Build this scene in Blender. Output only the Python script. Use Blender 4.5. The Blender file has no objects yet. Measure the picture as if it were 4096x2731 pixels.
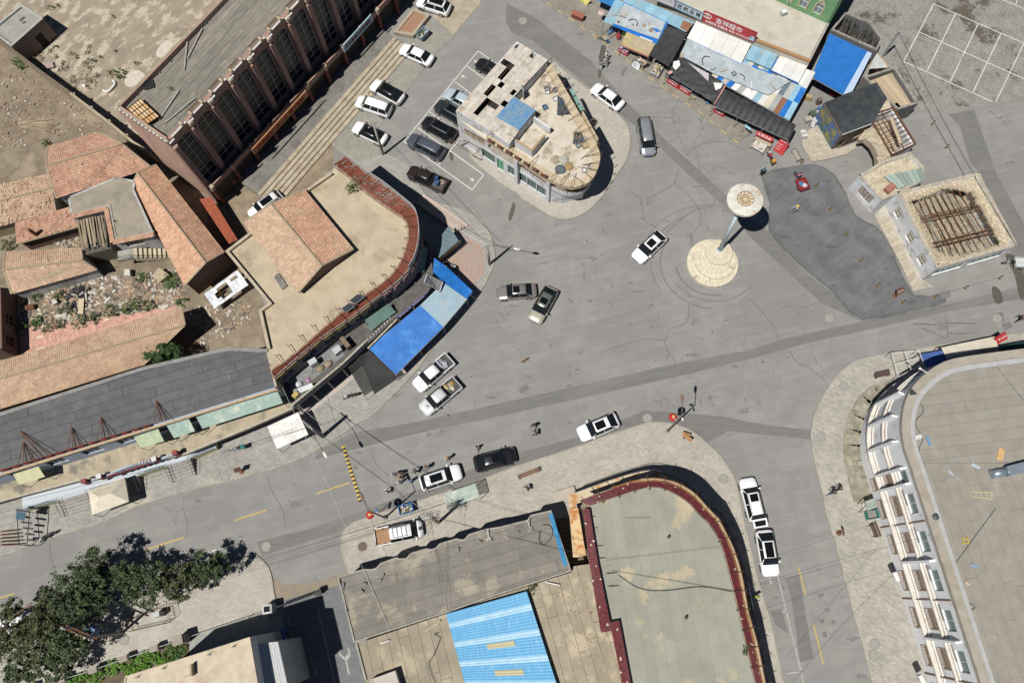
import bpy,bmesh,math,random
from mathutils import Vector as VC,Matrix as MX
R=math.radians
from math import cos,sin,pi,atan2,radians
AT=lambda d:atan2(d.y,d.x)
Z=lambda h:VC((0,0,h))
F0=lambda p:VC((p.x,p.y,0))
RR=random.Random;BD=bpy.data;rn=range;en=enumerate
rnd=RR(7);ru=rnd.uniform
scene=bpy.context.scene
CAM_H=86.0
_K=4096/2352
_F=1800*_K
_N=(1210*_K,1335*_K)
_d=VC(((_N[0]-2048)/_F,-(_N[1]-1365.5)/_F,-1)).normalized()
_RZ=-_d
_RY=(VC((0,1,0))-_RZ*_RZ.y).normalized()
_RX=_RY.cross(_RZ)
cam=BD.cameras.new('camera');cam_o=BD.objects.new('camera',cam)
scene.collection.objects.link(cam_o);scene.camera=cam_o
cam.sensor_width=36;cam.lens=36*1800/2352;cam.clip_start=1;cam.clip_end=4000
cam_o.matrix_world=MX.Translation((0,0,CAM_H))@MX((_RX,_RY,_RZ)).to_4x4()
SUN_EL,SUN_AZ=R(63.3),R(42.5)
world=BD.worlds.new('World');scene.world=world;world.use_nodes=True
wn=world.node_tree;bg=wn.nodes['Background']
sky=wn.nodes.new('ShaderNodeTexSky');sky.sky_type='NISHITA';sky.sun_disc=False
sky.sun_elevation=SUN_EL
sdir=VC((-cos(SUN_AZ)*cos(SUN_EL),-sin(SUN_AZ)*cos(SUN_EL),sin(SUN_EL)))
sky.sun_rotation=atan2(sdir.x,sdir.y)
sky.altitude=4200;sky.dust_density=0.2;sky.air_density=0.85
wn.links.new(sky.outputs[0],bg.inputs[0]);bg.inputs[1].default_value=0.052
sl=BD.lights.new('sun','SUN');sl.energy=5.0;sl.angle=R(0.53);sl.color=(1,0.965,0.905)
so=BD.objects.new('sun',sl);scene.collection.objects.link(so)
so.rotation_euler=sdir.to_track_quat('Z','Y').to_euler();so.location=sdir*200
vs=scene.view_settings
vs.view_transform='Standard';vs.look='None';vs.exposure=0.07;vs.gamma=1.0;vs.use_curve_mapping=False
scene.cycles.max_bounces=5;scene.cycles.diffuse_bounces=3;scene.cycles.transparent_max_bounces=6
TT={'o':(0,0,2352/4096),'A':(400,300,2.6133),'B':(1000,0,3.92),'H':(1800,150,2.34),'I':(2350,0,2.352),'D':(0,480,3.136),'E':(1000,1150,2.6133),'J':(3200,0,2.24),'G':(0,1550,1.494)}
for _r,_y in en((0,700,1400,2031)):
 for _c,_x in en((0,1000,2000,3000)):
  TT['%d%d'%(_r,_c)]=(_x,_y,2.24 if _c<3 else 2352/1096)
def P(t,x,y,z=0.0):
 a=TT[t];sx=a[0]+x/a[2];sy=a[1]+y/a[2]
 r=VC(((sx-2048)/_F,-(sy-1365.5)/_F,-1))
 w=VC((r.dot(_RX),r.dot(_RY),r.dot(_RZ)))
 k=(CAM_H-z)/-w.z
 return VC((w.x*k,w.y*k,z))
def PS(t,pts,z=0.0):
 out=[]
 for p in pts:
  out.append(P(p[0],p[1],p[2],z)if isinstance(p[0],str)else P(t,p[0],p[1],z))
 return out
COL=scene.collection
def pp(o,label=None,cat=None,group=None,kind=None):
 if label:o['label']=label
 if cat:o['category']=cat
 if group:o['group']=group
 if kind:o['kind']=kind
 return o
def TH(name,label,cat,loc=(0,0,0),rz=0.0,group=None):
 o=BD.objects.new(name,None);COL.objects.link(o);o.empty_display_size=.3
 o.location=VC(loc);o.rotation_euler=(0,0,rz)
 return pp(o,label,cat,group)
def abs_of(o):
 v=Z(0)
 while o is not None:
  v=v+o.location;o=o.parent
 return v
def link(name,me,par=None,wc=True):
 o=BD.objects.new(name,me);COL.objects.link(o)
 if par is not None:
  o.parent=par
  if wc:o.location=-abs_of(par)
 return o
class MB:
 def __init__(s):s.v=[];s.f=[];s.m=[];s.mi=0
 def add(s,vs,fs):
  n=len(s.v);s.v+=[tuple(v)for v in vs];s.f+=[tuple(i+n for i in f)for f in fs];s.m+=[s.mi]*len(fs);return s
 def box(s,c,d,rz=0.0,M=None):
  c=VC(c);x,y,z=d[0]/2,d[1]/2,d[2]/2
  q=MX.Rotation(rz,3,'Z')if M is None else M
  vs=[c+q@VC((a*x,b*y,e*z))for a in(-1,1)for b in(-1,1)for e in(-1,1)]
  return s.add(vs,[(0,1,3,2),(4,6,7,5),(0,4,5,1),(2,3,7,6),(0,2,6,4),(1,5,7,3)])
 def bar(s,a,b,w,h=None):
  a=VC(a);b=VC(b);d=b-a;L=d.length
  if L<1e-6:return s
  q=d.to_track_quat('X','Z').to_matrix()
  return s.box((a+b)/2,(L,w,h or w),M=q)
 def tube(s,a,b,r,r2=None,n=8,cap=True):
  a=VC(a);b=VC(b);d=b-a;r2=r if r2 is None else r2
  if d.length<1e-6:return s
  q=d.to_track_quat('Z','Y').to_matrix()
  vs=[]
  for i in rn(n):
   t=2*pi*i/n;e=VC((cos(t),sin(t),0));vs.append(a+q@(e*r))
  for i in rn(n):
   t=2*pi*i/n;e=VC((cos(t),sin(t),0));vs.append(b+q@(e*r2))
  fs=[(i,(i+1)%n,n+(i+1)%n,n+i)for i in rn(n)]
  if cap:fs+=[tuple(rn(n-1,-1,-1)),tuple(rn(n,2*n))]
  return s.add(vs,fs)
 def path(s,pts,r,n=6):
  for a,b in zip(pts,pts[1:]):s.tube(a,b,r,n=n)
  return s
 def lathe(s,c,prof,n=24):
  c=VC(c);vs=[];fs=[]
  for r,z in prof:
   for i in rn(n):
    t=2*pi*i/n;vs.append(c+VC((r*cos(t),r*sin(t),z)))
  for k in rn(len(prof)-1):
   for i in rn(n):
    j=(i+1)%n;fs.append((k*n+i,k*n+j,(k+1)*n+j,(k+1)*n+i))
  fs.append(tuple(rn(n-1,-1,-1)));fs.append(tuple((len(prof)-1)*n+i for i in rn(n)))
  return s.add(vs,fs)
 def prism(s,pts,z0,z1,z1s=None):
  n=len(pts)
  if area(pts)<0:pts=list(reversed(pts));z1s=list(reversed(z1s))if z1s else None
  vs=[(p[0],p[1],z0)for p in pts]+[(p[0],p[1],(z1s[i]if z1s else z1))for i,p in en(pts)]
  fs=[tuple(rn(n-1,-1,-1)),tuple(rn(n,2*n))]+[(i,(i+1)%n,n+(i+1)%n,n+i)for i in rn(n)]
  return s.add(vs,fs)
 def sheet(s,pts,z=None):
  vs=[(p[0],p[1],p[2]if z is None else z)for p in pts]
  if area(vs)<0:vs=vs[::-1]
  return s.add(vs,[tuple(rn(len(vs)))])
 def quad(s,a,b,c,d):return s.add([a,b,c,d],[(0,1,2,3)])
 def bd(s,name,mats,par=None,smooth=False,wc=True,**kw):
  me=BD.meshes.new(name);me.from_pydata(s.v,[],s.f)
  for m in(mats if isinstance(mats,(list,tuple))else[mats]):me.materials.append(m)
  me.polygons.foreach_set('material_index',s.m)
  if smooth:me.polygons.foreach_set('use_smooth',[True]*len(s.f))
  me.update()
  o=link(name,me,par,wc)
  return pp(o,**kw)if kw else o
MB.bl=lambda s,*a,**k:s.bd(*a,wc=False,**k)
def area(p):return sum(p[i][0]*p[(i+1)%len(p)][1]-p[(i+1)%len(p)][0]*p[i][1]for i in rn(len(p)))/2
def ccw(p):return list(p)if area(p)>0 else list(reversed(p))
def ofs(pts,d,closed=True):
 n=len(pts);out=[]
 for i in rn(n):
  p=VC(pts[i][:2])
  a=VC(pts[(i-1)%n][:2])if(closed or i>0)else None
  b=VC(pts[(i+1)%n][:2])if(closed or i<n-1)else None
  ds=[]
  if a is not None:ds.append((p-a).normalized())
  if b is not None:ds.append((b-p).normalized())
  ns=[VC((e.y,-e.x))for e in ds]
  m=sum(ns,VC((0,0)))
  if m.length<1e-4:m=ns[0]
  m.normalize();k=max(.35,m.dot(ns[0]))
  q=p+m*(d/k);out.append(VC((q.x,q.y,pts[i][2]if len(pts[i])>2 else 0)))
 return out
def wmb(mb,pts,th,z0,z1,closed=False,side=0.0):
 A=ofs(pts,(side*.5+.5)*th,closed);B=ofs(pts,(side*.5-.5)*th,closed)
 n=len(pts);m=n if closed else n-1
 zz=lambda z,i:z[i%n]if isinstance(z,(list,tuple))else z
 for i in rn(m):
  j=(i+1)%n
  vs=[(A[i].x,A[i].y,zz(z0,i)),(A[j].x,A[j].y,zz(z0,j)),(B[j].x,B[j].y,zz(z0,j)),(B[i].x,B[i].y,zz(z0,i)),(A[i].x,A[i].y,zz(z1,i)),(A[j].x,A[j].y,zz(z1,j)),(B[j].x,B[j].y,zz(z1,j)),(B[i].x,B[i].y,zz(z1,i))]
  fs=[(0,1,2,3),(7,6,5,4),(1,0,4,5),(3,2,6,7)]
  if not closed and i==0:fs.append((0,3,7,4))
  if not closed and i==m-1:fs.append((2,1,5,6))
  mb.add(vs,fs)
 return mb
def lq(a,b,t):return a+(b-a)*t
def bil(q,u,v):
 return lq(lq(q[0],q[1],u),lq(q[3],q[2],u),v)
def clip(poly,rect):
 out=[VC(p[:2])for p in poly];rect=ccw([VC(p[:2])for p in rect])
 for i in rn(len(rect)):
  a=rect[i];b=rect[(i+1)%len(rect)];e=b-a
  inp=out;out=[]
  for k in rn(len(inp)):
   p=inp[k];q=inp[(k+1)%len(inp)]
   sp=e.x*(p.y-a.y)-e.y*(p.x-a.x);sq=e.x*(q.y-a.y)-e.y*(q.x-a.x)
   if sp>=0:out.append(p)
   if(sp>=0)!=(sq>=0)and abs(sp-sq)>1e-9:out.append(p+(q-p)*(sp/(sp-sq)))
  if len(out)<3:return[]
 o2=[]
 for p in out:
  if not o2 or(p-o2[-1]).length>1e-4:o2 .append(p)
 return o2 if len(o2)>2 and abs(area(o2))>.004 else[]
def sml(pts,n=4,closed=False):
 out=[];N=len(pts);m=N if closed else N-1
 for i in rn(m):
  g=(lambda k:pts[k%N])if closed else(lambda k:pts[min(max(k,0),N-1)])
  p0,p1,p2,p3=g(i-1),g(i),g(i+1),g(i+2)
  for k in rn(n):
   t=k/n
   out.append(.5*((2*p1)+(p2-p0)*t+(2*p0-5*p1+4*p2-p3)*t*t+(3*p1-p0-3*p2+p3)*t**3))
 if not closed:out.append(pts[-1])
 return out
def length(pts):return sum((b-a).length for a,b in zip(pts,pts[1:]))
def alg(pts,s):
 for a,b in zip(pts,pts[1:]):
  L=(b-a).length
  if s<=L or b is pts[-1]:
   return lq(a,b,s/L if L>0 else 0),(b-a).normalized()
  s-=L
MATS={}
def mat(name,c,c2=None,scl=3.0,amt=None,rgh=.92,bump=0.0,bscale=None,metal=0.0,island=0.0,orn=0.0,stn=None,sns=.35,snw=(.5,.68),detail=6,spec=.3,stch=None,rz=0.0,emit=None,coat=0.0,speck=None):
 if name in MATS:return MATS[name]
 m=BD.materials.new(name);m.use_nodes=True;nt=m.node_tree;N=nt.nodes;L=nt.links
 b=N['Principled BSDF'];b.inputs['Roughness'].default_value=rgh;b.inputs['Metallic'].default_value=metal
 b.inputs['Specular IOR Level'].default_value=spec
 if coat:b.inputs['Coat Weight'].default_value=coat;b.inputs['Coat Roughness'].default_value=.05
 tc=N.new('ShaderNodeTexCoord');vec=tc.outputs['Object']
 if stch or rz:
  mp=N.new('ShaderNodeMapping');mp.inputs['Rotation'].default_value=(0,0,-rz);L.new(vec,mp.inputs[0]);vec=mp.outputs[0]
  if stch:
   m2=N.new('ShaderNodeMapping');m2 .inputs['Scale'].default_value=stch;L.new(vec,m2 .inputs[0]);vec=m2 .outputs[0]
 col=None
 def mix(fac,a,bb,mode='MIX'):
  x=N.new('ShaderNodeMix');x.data_type='RGBA';x.blend_type=mode
  for sck,val in((x.inputs[0],fac),(x.inputs[6],a),(x.inputs[7],bb)):
   if isinstance(val,(int,float)):sck.default_value=val
   elif isinstance(val,(tuple,list)):sck.default_value=(*val[:3],1)
   else:L.new(val,sck)
  return x.outputs[2]
 def noise(sc,det=6,ro=.6,off=0):
  n=N.new('ShaderNodeTexNoise');n.inputs['Scale'].default_value=sc;n.inputs['Detail'].default_value=det;n.inputs['Roughness'].default_value=ro
  if off:
   mp=N.new('ShaderNodeMapping');mp.inputs['Location'].default_value=(off,off*1.7,off*.6);L.new(vec,mp.inputs[0]);L.new(mp.outputs[0],n.inputs[0])
  else:L.new(vec,n.inputs[0])
  return n.outputs['Fac']
 def ramp(f,lo,hi):
  r=N.new('ShaderNodeMapRange');r.inputs[1].default_value=lo;r.inputs[2].default_value=hi;r.interpolation_type='SMOOTHSTEP';L.new(f,r.inputs[0]);return r.outputs[0]
 if c2 is not None:
  col=mix(ramp(noise(scl,detail),.36,.64),c,c2)
 else:col=mix(0.0,c,c)
 if stn is not None:
  col=mix(ramp(noise(sns,8,.66,11.3),*snw),col,stn)
 if speck is not None:
  col=mix(ramp(noise(speck[1],4,.5,5.1),speck[2],speck[2]+.05),col,speck[0])
 if island:
  g=N.new('ShaderNodeNewGeometry');r=N.new('ShaderNodeMapRange');r.inputs[3].default_value=1-island;r.inputs[4].default_value=1+island;L.new(g.outputs['Random Per Island'],r.inputs[0])
  cc=N.new('ShaderNodeCombineColor')
  for k in rn(3):L.new(r.outputs[0],cc.inputs[k])
  col=mix(1.0,col,cc.outputs[0],'MULTIPLY')
 if orn:
  g=N.new('ShaderNodeObjectInfo');r=N.new('ShaderNodeMapRange');r.inputs[3].default_value=1-orn;r.inputs[4].default_value=1+orn;L.new(g.outputs['Random'],r.inputs[0])
  cc=N.new('ShaderNodeCombineColor')
  for k in rn(3):L.new(r.outputs[0],cc.inputs[k])
  col=mix(1.0,col,cc.outputs[0],'MULTIPLY')
 L.new(col,b.inputs['Base Color'])
 if bump:
  bn=N.new('ShaderNodeBump');bn.inputs['Strength'].default_value=bump;bn.inputs['Distance'].default_value=.03
  L.new(noise(bscale or scl*6,5,.65,3.3),bn.inputs['Height']);L.new(bn.outputs[0],b.inputs['Normal'])
 if emit:b.inputs['Emission Color'].default_value=(*emit[:3],1);b.inputs['Emission Strength'].default_value=emit[3]
 MATS[name]=m;m['_n']=1
 return m
def paving(name,c1,c2,mortar,bw,bh,rz,msize=.035,patch=None,jit=.5):
 m=mat(name,c1);nt=m.node_tree;N=nt.nodes;L=nt.links;b=N['Principled BSDF']
 tc=N.new('ShaderNodeTexCoord');mp=N.new('ShaderNodeMapping');mp.inputs['Rotation'].default_value=(0,0,-rz);L.new(tc.outputs['Object'],mp.inputs[0])
 br=N.new('ShaderNodeTexBrick');br.offset=.5;L.new(mp.outputs[0],br.inputs[0])
 br.inputs['Scale'].default_value=1;br.inputs['Brick Width'].default_value=bw;br.inputs['Row Height'].default_value=bh
 br.inputs['Mortar Size'].default_value=msize*bh;br.inputs['Mortar Smooth'].default_value=.2;br.inputs['Bias'].default_value=-.1
 br.inputs['Color1'].default_value=(*c1,1);br.inputs['Color2'].default_value=(*c2,1);br.inputs['Mortar'].default_value=(*mortar,1)
 n=N.new('ShaderNodeTexNoise');n.inputs['Scale'].default_value=.45;n.inputs['Detail'].default_value=9;n.inputs['Roughness'].default_value=.68;L.new(tc.outputs['Object'],n.inputs[0])
 r=N.new('ShaderNodeMapRange');r.inputs[1].default_value=.3;r.inputs[2].default_value=.7;r.inputs[3].default_value=1-jit*.3;r.inputs[4].default_value=1+jit*.2;L.new(n.outputs['Fac'],r.inputs[0])
 x=N.new('ShaderNodeMix');x.data_type='RGBA';x.blend_type='MULTIPLY';x.inputs[0].default_value=1
 cc=N.new('ShaderNodeCombineColor')
 for k in rn(3):L.new(r.outputs[0],cc.inputs[k])
 L.new(br.outputs['Color'],x.inputs[6]);L.new(cc.outputs[0],x.inputs[7]);out=x.outputs[2]
 if patch:
  n2=N.new('ShaderNodeTexNoise');n2 .inputs['Scale'].default_value=.22;n2 .inputs['Detail'].default_value=8;n2 .inputs['Roughness'].default_value=.7;L.new(mp.outputs[0],n2 .inputs[0])
  r2=N.new('ShaderNodeMapRange');r2 .inputs[1].default_value=patch[1];r2 .inputs[2].default_value=patch[1]+.1;L.new(n2 .outputs['Fac'],r2 .inputs[0])
  y=N.new('ShaderNodeMix');y.data_type='RGBA';L.new(r2 .outputs[0],y.inputs[0]);L.new(out,y.inputs[6]);y.inputs[7].default_value=(*patch[0],1);out=y.outputs[2]
 L.new(out,b.inputs['Base Color'])
 bn=N.new('ShaderNodeBump');bn.inputs['Strength'].default_value=.4;bn.inputs['Distance'].default_value=.01;bn.invert=True
 L.new(br.outputs['Fac'],bn.inputs['Height']);L.new(bn.outputs[0],b.inputs['Normal'])
 return m
def glassy(name,c,rgh=.06,spec=.6,metal=0.0):
 return mat(name,c,rgh=rgh,spec=spec,metal=metal)
def see_through(name,c,alpha,rgh=.4,c2=None,scl=3):
 m=mat(name,c,c2=c2,scl=scl,rgh=rgh);m.node_tree.nodes['Principled BSDF'].inputs['Alpha'].default_value=alpha;return m
def asphalt(name,c,c2,crack=True,dark=(.1,.1,.1),smudge=.69,rz=R(14)):
 m=mat(name,c,c2,scl=.5,bump=.25,bscale=22,stn=tuple(v*.83 for v in c),sns=.1,snw=(.48,.62),speck=(tuple(v*.6 for v in c),5,.73))
 nt=m.node_tree;N=nt.nodes;L=nt.links;b=N['Principled BSDF'];base=b.inputs['Base Color'].links[0].from_socket
 tc=N.new('ShaderNodeTexCoord')
 def noise(sc,det,vec,ro=.6):
  n=N.new('ShaderNodeTexNoise');n.inputs['Scale'].default_value=sc;n.inputs['Detail'].default_value=det;n.inputs['Roughness'].default_value=ro;L.new(vec,n.inputs[0]);return n
 def rng(s,lo,hi,a=0,bb=1):
  r=N.new('ShaderNodeMapRange');r.interpolation_type='SMOOTHSTEP'
  for k,v in zip((1,2,3,4),(lo,hi,a,bb)):r.inputs[k].default_value=v
  L.new(s,r.inputs[0]);return r.outputs[0]
 def mix(f,a,col):
  x=N.new('ShaderNodeMix');x.data_type='RGBA';L.new(f,x.inputs[0]);L.new(a,x.inputs[6]);x.inputs[7].default_value=(*col,1);return x.outputs[2]
 def mul(a,bb):
  x=N.new('ShaderNodeMath');x.operation='MULTIPLY';L.new(a,x.inputs[0]);L.new(bb,x.inputs[1]);return x.outputs[0]
 mp=N.new('ShaderNodeMapping');mp.inputs['Rotation'].default_value=(0,0,-rz);L.new(tc.outputs['Object'],mp.inputs[0])
 m2=N.new('ShaderNodeMapping');m2 .inputs['Scale'].default_value=(.12,1.3,1);L.new(mp.outputs[0],m2 .inputs[0])
 st=noise(1.0,7,m2 .outputs[0],.7)
 base=mix(rng(st.outputs['Fac'],.5,.72,0,.8),base,tuple(v*.8 for v in c))
 base=mix(rng(st.outputs['Fac'],.5,.28,0,.6),base,tuple(v*1.17 for v in c))
 m3=N.new('ShaderNodeMapping');m3 .inputs['Rotation'].default_value=(0,0,R(50));m3 .inputs['Scale'].default_value=(.5,1.2,1);L.new(tc.outputs['Object'],m3 .inputs[0])
 sm=noise(.75,3,m3 .outputs[0],.45)
 base=mix(rng(sm.outputs['Fac'],smudge,smudge+.02,0,.62),base,dark)
 gr=noise(7,9,tc.outputs['Object'],.75);base=mix(rng(gr.outputs['Fac'],.5,.75,0,.5),base,tuple(v*.72 for v in c));base=mix(rng(gr.outputs['Fac'],.47,.25,0,.5),base,tuple(v*1.22 for v in c))
 if crack:
  nn=noise(.35,5,tc.outputs['Object']);a=N.new('ShaderNodeVectorMath');a.operation='MULTIPLY_ADD'
  L.new(nn.outputs['Color'],a.inputs[0]);a.inputs[1].default_value=(5,5,0);L.new(tc.outputs['Object'],a.inputs[2])
  v=N.new('ShaderNodeTexVoronoi');v.feature='DISTANCE_TO_EDGE';v.inputs['Scale'].default_value=.085;L.new(a.outputs[0],v.inputs['Vector'])
  msk=noise(.06,2,tc.outputs['Object'])
  base=mix(mul(rng(v.outputs['Distance'],.004,.0015),rng(msk.outputs['Fac'],.48,.6,0,.7)),base,tuple(v*.5 for v in c))
 L.new(base,b.inputs['Base Color'])
 return m
M1=asphalt('old_asphalt',(.240,.235,.222),(.208,.204,.194),dark=(.13,.128,.12))
M53=mat('patched_asphalt',(.166,.162,.152),(.145,.142,.134),scl=1.4,bump=.25,bscale=24,stn=(.18,.172,.16),sns=.25,stch=(.5,1.6,1),rz=R(13))
M19=asphalt('oil_dark_asphalt',(.148,.15,.152),(.100,.104,.108),crack=False,dark=(.07,.072,.075),smudge=.66,rz=R(40))
M21=mat('bare_dirt',(.27,.215,.150),(.20,.160,.112),scl=.9,bump=.5,bscale=9,stn=(.155,.125,.09),sns=.22,speck=(.36,.31,.25)and((.36,.31,.25),6,.66))
M95=mat('pale_yard_crust',(.30,.250,.185),(.235,.195,.15),scl=.45,bump=.3,bscale=8,stn=(.42,.37,.29),sns=.55,snw=(.50,.60),stch=(1,1.5,1),rz=R(50),speck=((.2,.165,.12),3,.68))
M87=mat('brown_waste_ground',(.225,.183,.130),(.160,.128,.092),scl=.6,bump=.5,bscale=10,stn=(.28,.23,.165),sns=.35,speck=((.4,.34,.27),5,.66))
M54=paving('grey_pavers',(.405,.378,.325),(.325,.306,.265),(.15,.138,.118),.42,.21,R(20))
M55=paving('bluegrey_pavers',(.335,.32,.285),(.255,.252,.24),(.14,.135,.125),.42,.21,R(17),patch=((.38,.355,.30),.56))
M56=paving('market_pavers',(.255,.235,.198),(.20,.188,.165),(.11,.1,.085),.36,.19,R(-38),jit=.7)
M57=paving('pale_pavers',(.41,.385,.335),(.35,.328,.285),(.17,.155,.13),.4,.2,R(13))
M58=paving('curved_pavers',(.395,.37,.32),(.29,.28,.25),(.14,.13,.115),.42,.2,R(-28),jit=.6)
M59=paving('car_park_pavers',(.29,.275,.238),(.235,.226,.2),(.135,.125,.105),.34,.2,R(42),patch=((.3,.27,.22),.62))
M15=mat('grey_cobble',(.30,.286,.258),(.25,.24,.218),scl=.6)
_nt=M15 .node_tree;_b=_nt.nodes['Principled BSDF']
_tc=_nt.nodes.new('ShaderNodeTexCoord');_v=_nt.nodes.new('ShaderNodeTexVoronoi');_v.inputs['Scale'].default_value=4.2;_v.inputs['Randomness'].default_value=.55
_nt.links.new(_tc.outputs['Object'],_v.inputs['Vector'])
def _cob():
 N=_nt.nodes;L=_nt.links;base=_b.inputs['Base Color'].links[0].from_socket
 r=N.new('ShaderNodeMapRange');r.inputs[1].default_value=.25;r.inputs[2].default_value=.55;r.inputs[3].default_value=1.05;r.inputs[4].default_value=.74;L.new(_v.outputs['Distance'],r.inputs[0])
 cc=N.new('ShaderNodeCombineColor');[L.new(r.outputs[0],cc.inputs[k])for k in rn(3)]
 x=N.new('ShaderNodeMix');x.data_type='RGBA';x.blend_type='MULTIPLY';x.inputs[0].default_value=1;L.new(base,x.inputs[6]);L.new(cc.outputs[0],x.inputs[7])
 n=N.new('ShaderNodeTexNoise');n.inputs['Scale'].default_value=.16;n.inputs['Detail'].default_value=9;n.inputs['Roughness'].default_value=.72;L.new(_tc.outputs['Object'],n.inputs[0])
 wet=N.new('ShaderNodeMath');wet.operation='MULTIPLY_ADD';L.new(_v.outputs['Distance'],wet.inputs[0]);wet.inputs[1].default_value=-.10;L.new(n.outputs['Fac'],wet.inputs[2])
 r2=N.new('ShaderNodeMapRange');r2 .inputs[1].default_value=.50;r2 .inputs[2].default_value=.53;L.new(wet.outputs[0],r2 .inputs[0])
 y=N.new('ShaderNodeMix');y.data_type='RGBA';L.new(r2 .outputs[0],y.inputs[0]);L.new(x.outputs[2],y.inputs[6]);y.inputs[7].default_value=(.10,.086,.066,1)
 L.new(y.outputs[2],_b.inputs['Base Color'])
 bn=N.new('ShaderNodeBump');bn.inputs['Strength'].default_value=.5;bn.inputs['Distance'].default_value=.02;bn.invert=True;L.new(_v.outputs['Distance'],bn.inputs['Height']);L.new(bn.outputs[0],_b.inputs['Normal'])
_cob()
M38=mat('kerb_concrete',(.36,.33,.27),(.27,.25,.21),scl=4,orn=.15)
M90=mat('white_road_paint',(.62,.61,.58),(.40,.39,.37),scl=7,rgh=.7)
M48=mat('worn_white_paint',(.42,.41,.39),(.27,.265,.25),scl=6)
M96=mat('yellow_road_paint',(.52,.36,.11),(.34,.26,.12),scl=6,rgh=.7)
M16=mat('bare_concrete',(.33,.31,.27),(.25,.235,.205),scl=1.2,bump=.2,stn=(.19,.175,.15),sns=.6)
M70=mat('sandy_concrete',(.37,.32,.245),(.29,.25,.19),scl=.8,bump=.25,stn=(.22,.19,.145),sns=.4)
def stc(name,pts,z,m,thick=None):
 mb=MB()
 if thick is None:mb.sheet(pts,z)
 else:mb.prism(pts,z-thick,z)
 return mb.bd(name,m,kind='structure')
B=1800
stc('ground',[VC((-B,-B,0)),VC((B,-B,0)),VC((B,B,0)),VC((-B,B,0))],-.02,M21)
stc('road',[VC((-120,-60,0)),VC((110,-60,0)),VC((110,130,0)),VC((-24,130,0)),VC((-24,45,0)),VC((-40,20,0)),VC((-120,-4,0))],0.0,M1)
stc('yard',PS('o',[(-300,-300),(700,-300),(500,100),(300,330),(150,200),(0,90),(-300,-120)]),.0,M95)
stc('waste_ground',PS('o',[(-300,-120),(0,90),(150,200),(300,330),(480,440),(560,560),(640,800),(420,860),(-300,980)]),.004,M87)
kerb_me=None
def kerb(par,pts,z=.13,w=.16,step=.95,m=None,alt=None):
 global kerb_me
 if kerb_me is None:
  k=MB().box((0,0,0),(1,1,1));me=BD.meshes.new('kerb_stone');me.from_pydata(k.v,[],k.f);kerb_me=me
 pts=[F0(p)for p in pts];L=length(pts);n=max(1,int(L/step));s=L/n
 for i in rn(n):
  a,_=alg(pts,i*s);b,_=alg(pts,(i+1)*s-.02)
  d=b-a
  if d.length<.1:continue
  mm=alt[i%len(alt)]if alt else(m or M38)
  key='kerb_'+mm.name
  me=BD.meshes.get(key)
  if me is None:me=kerb_me.copy();me.name=key;me.materials.append(mm)
  o=BD.objects.new('kerb_stone',me);COL.objects.link(o);o.parent=par
  o.location=((a+b)/2)+VC((0,0,z/2+ru(-.004,.004)));o.rotation_euler=(0,0,AT(d));o.scale=(d.length,w,z+.01)
def pavement(name,kerbline,back,m,z=.12,alt=None,kerb_on=True,sm=3):
 kl=sml(kerbline,sm)
 o=stc(name,kl+back,z,m,thick=z+.02)
 if kerb_on:kerb(o,kl,z+.012,alt=alt)
 return o
k1=PS('11',[('01',1195,1390),('01',1410,1490),(1600,215),(1950,340),(2110,470),(2180,640),(2190,760),(2150,880),(2060,1045),(1900,1240),(1700,1450),('21',1500,170),('21',1300,380),('21',1100,580),('21',960,655),('21',820,750),('21',680,840),('21',560,915),('21',300,1030),('20',2240,1118),('20',2000,1180),('20',1640,1270),('20',1250,1390),('20',1000,1500),('30',880,145),('30',620,215),('30',300,320),('30',0,435),('30',-900,740)])
pavement('pavement',k1,PS('o',[(-300,1150),(0,1060),(600,900),(640,880),(800,700),(900,520),(800,420),(740,400)]),M55)
stc('car_park_paving',PS('01',[(1835,328),(1640,510),(1420,800),(1215,1062),(1140,1145),(1195,1385),(1300,1440),(1000,1560),(700,1262),(900,1010),(1120,700),(1300,470),(1480,330),(1600,190)]),.05,M59,.07)
M_KY=mat('kerb_yellow',(.42,.34,.19),(.33,.27,.16),scl=6);M_KG=mat('kerb_greyblack',(.2,.19,.17),(.27,.25,.22),scl=6)
k2=PS('02',[(-60,-330),(370,0),(520,100),(700,230),(850,330),(1000,440),(1130,540),(1270,650),(1420,760),(1600,890),(1800,1020),(1990,1180),(2140,1290)])
pavement('market_pavement',k2,PS('o',[(1722,300),(1800,120),(1500,-140)]),M56,alt=[M_KY,M_KG])
k3=PS('02',[('01',1960,1330),('01',1975,1420),('12',0,70),('12',100,130),('12',240,240),('12',430,360),('12',560,400),('12',680,380),('12',800,310),('12',900,210),('12',960,120),('12',1040,5),(1130,1430),(1165,1300),(1150,1170),(1090,1060),(960,950),(850,850),(720,760),(600,660),(480,560)])
pavement('corner_pavement',k3,PS('o',[(1220,200),(1130,250)]),M57)
k4=PS('22',[('31',880,580),('31',850,480),('31',820,330),('31',822,250),('31',850,190),('31',930,130),('21',1060,1500),('21',1340,1405),('21',1700,1290),('21',2100,1150),(0,1095),(170,1035),(650,880),(1030,745),(1230,680),(1370,650),(1500,655),(1640,690),(1750,750),(1880,860),(1990,970),(2070,1100),(2110,1200),(2150,1370),(2190,1560),('33',60,590),('33',130,830),('33',200,1100),('33',280,1500),('33',420,2200)])
pavement('pavement',k4,PS('o',[(1500,1800),(1400,1400),(1000,1440),(810,1330)]),M54)
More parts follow.
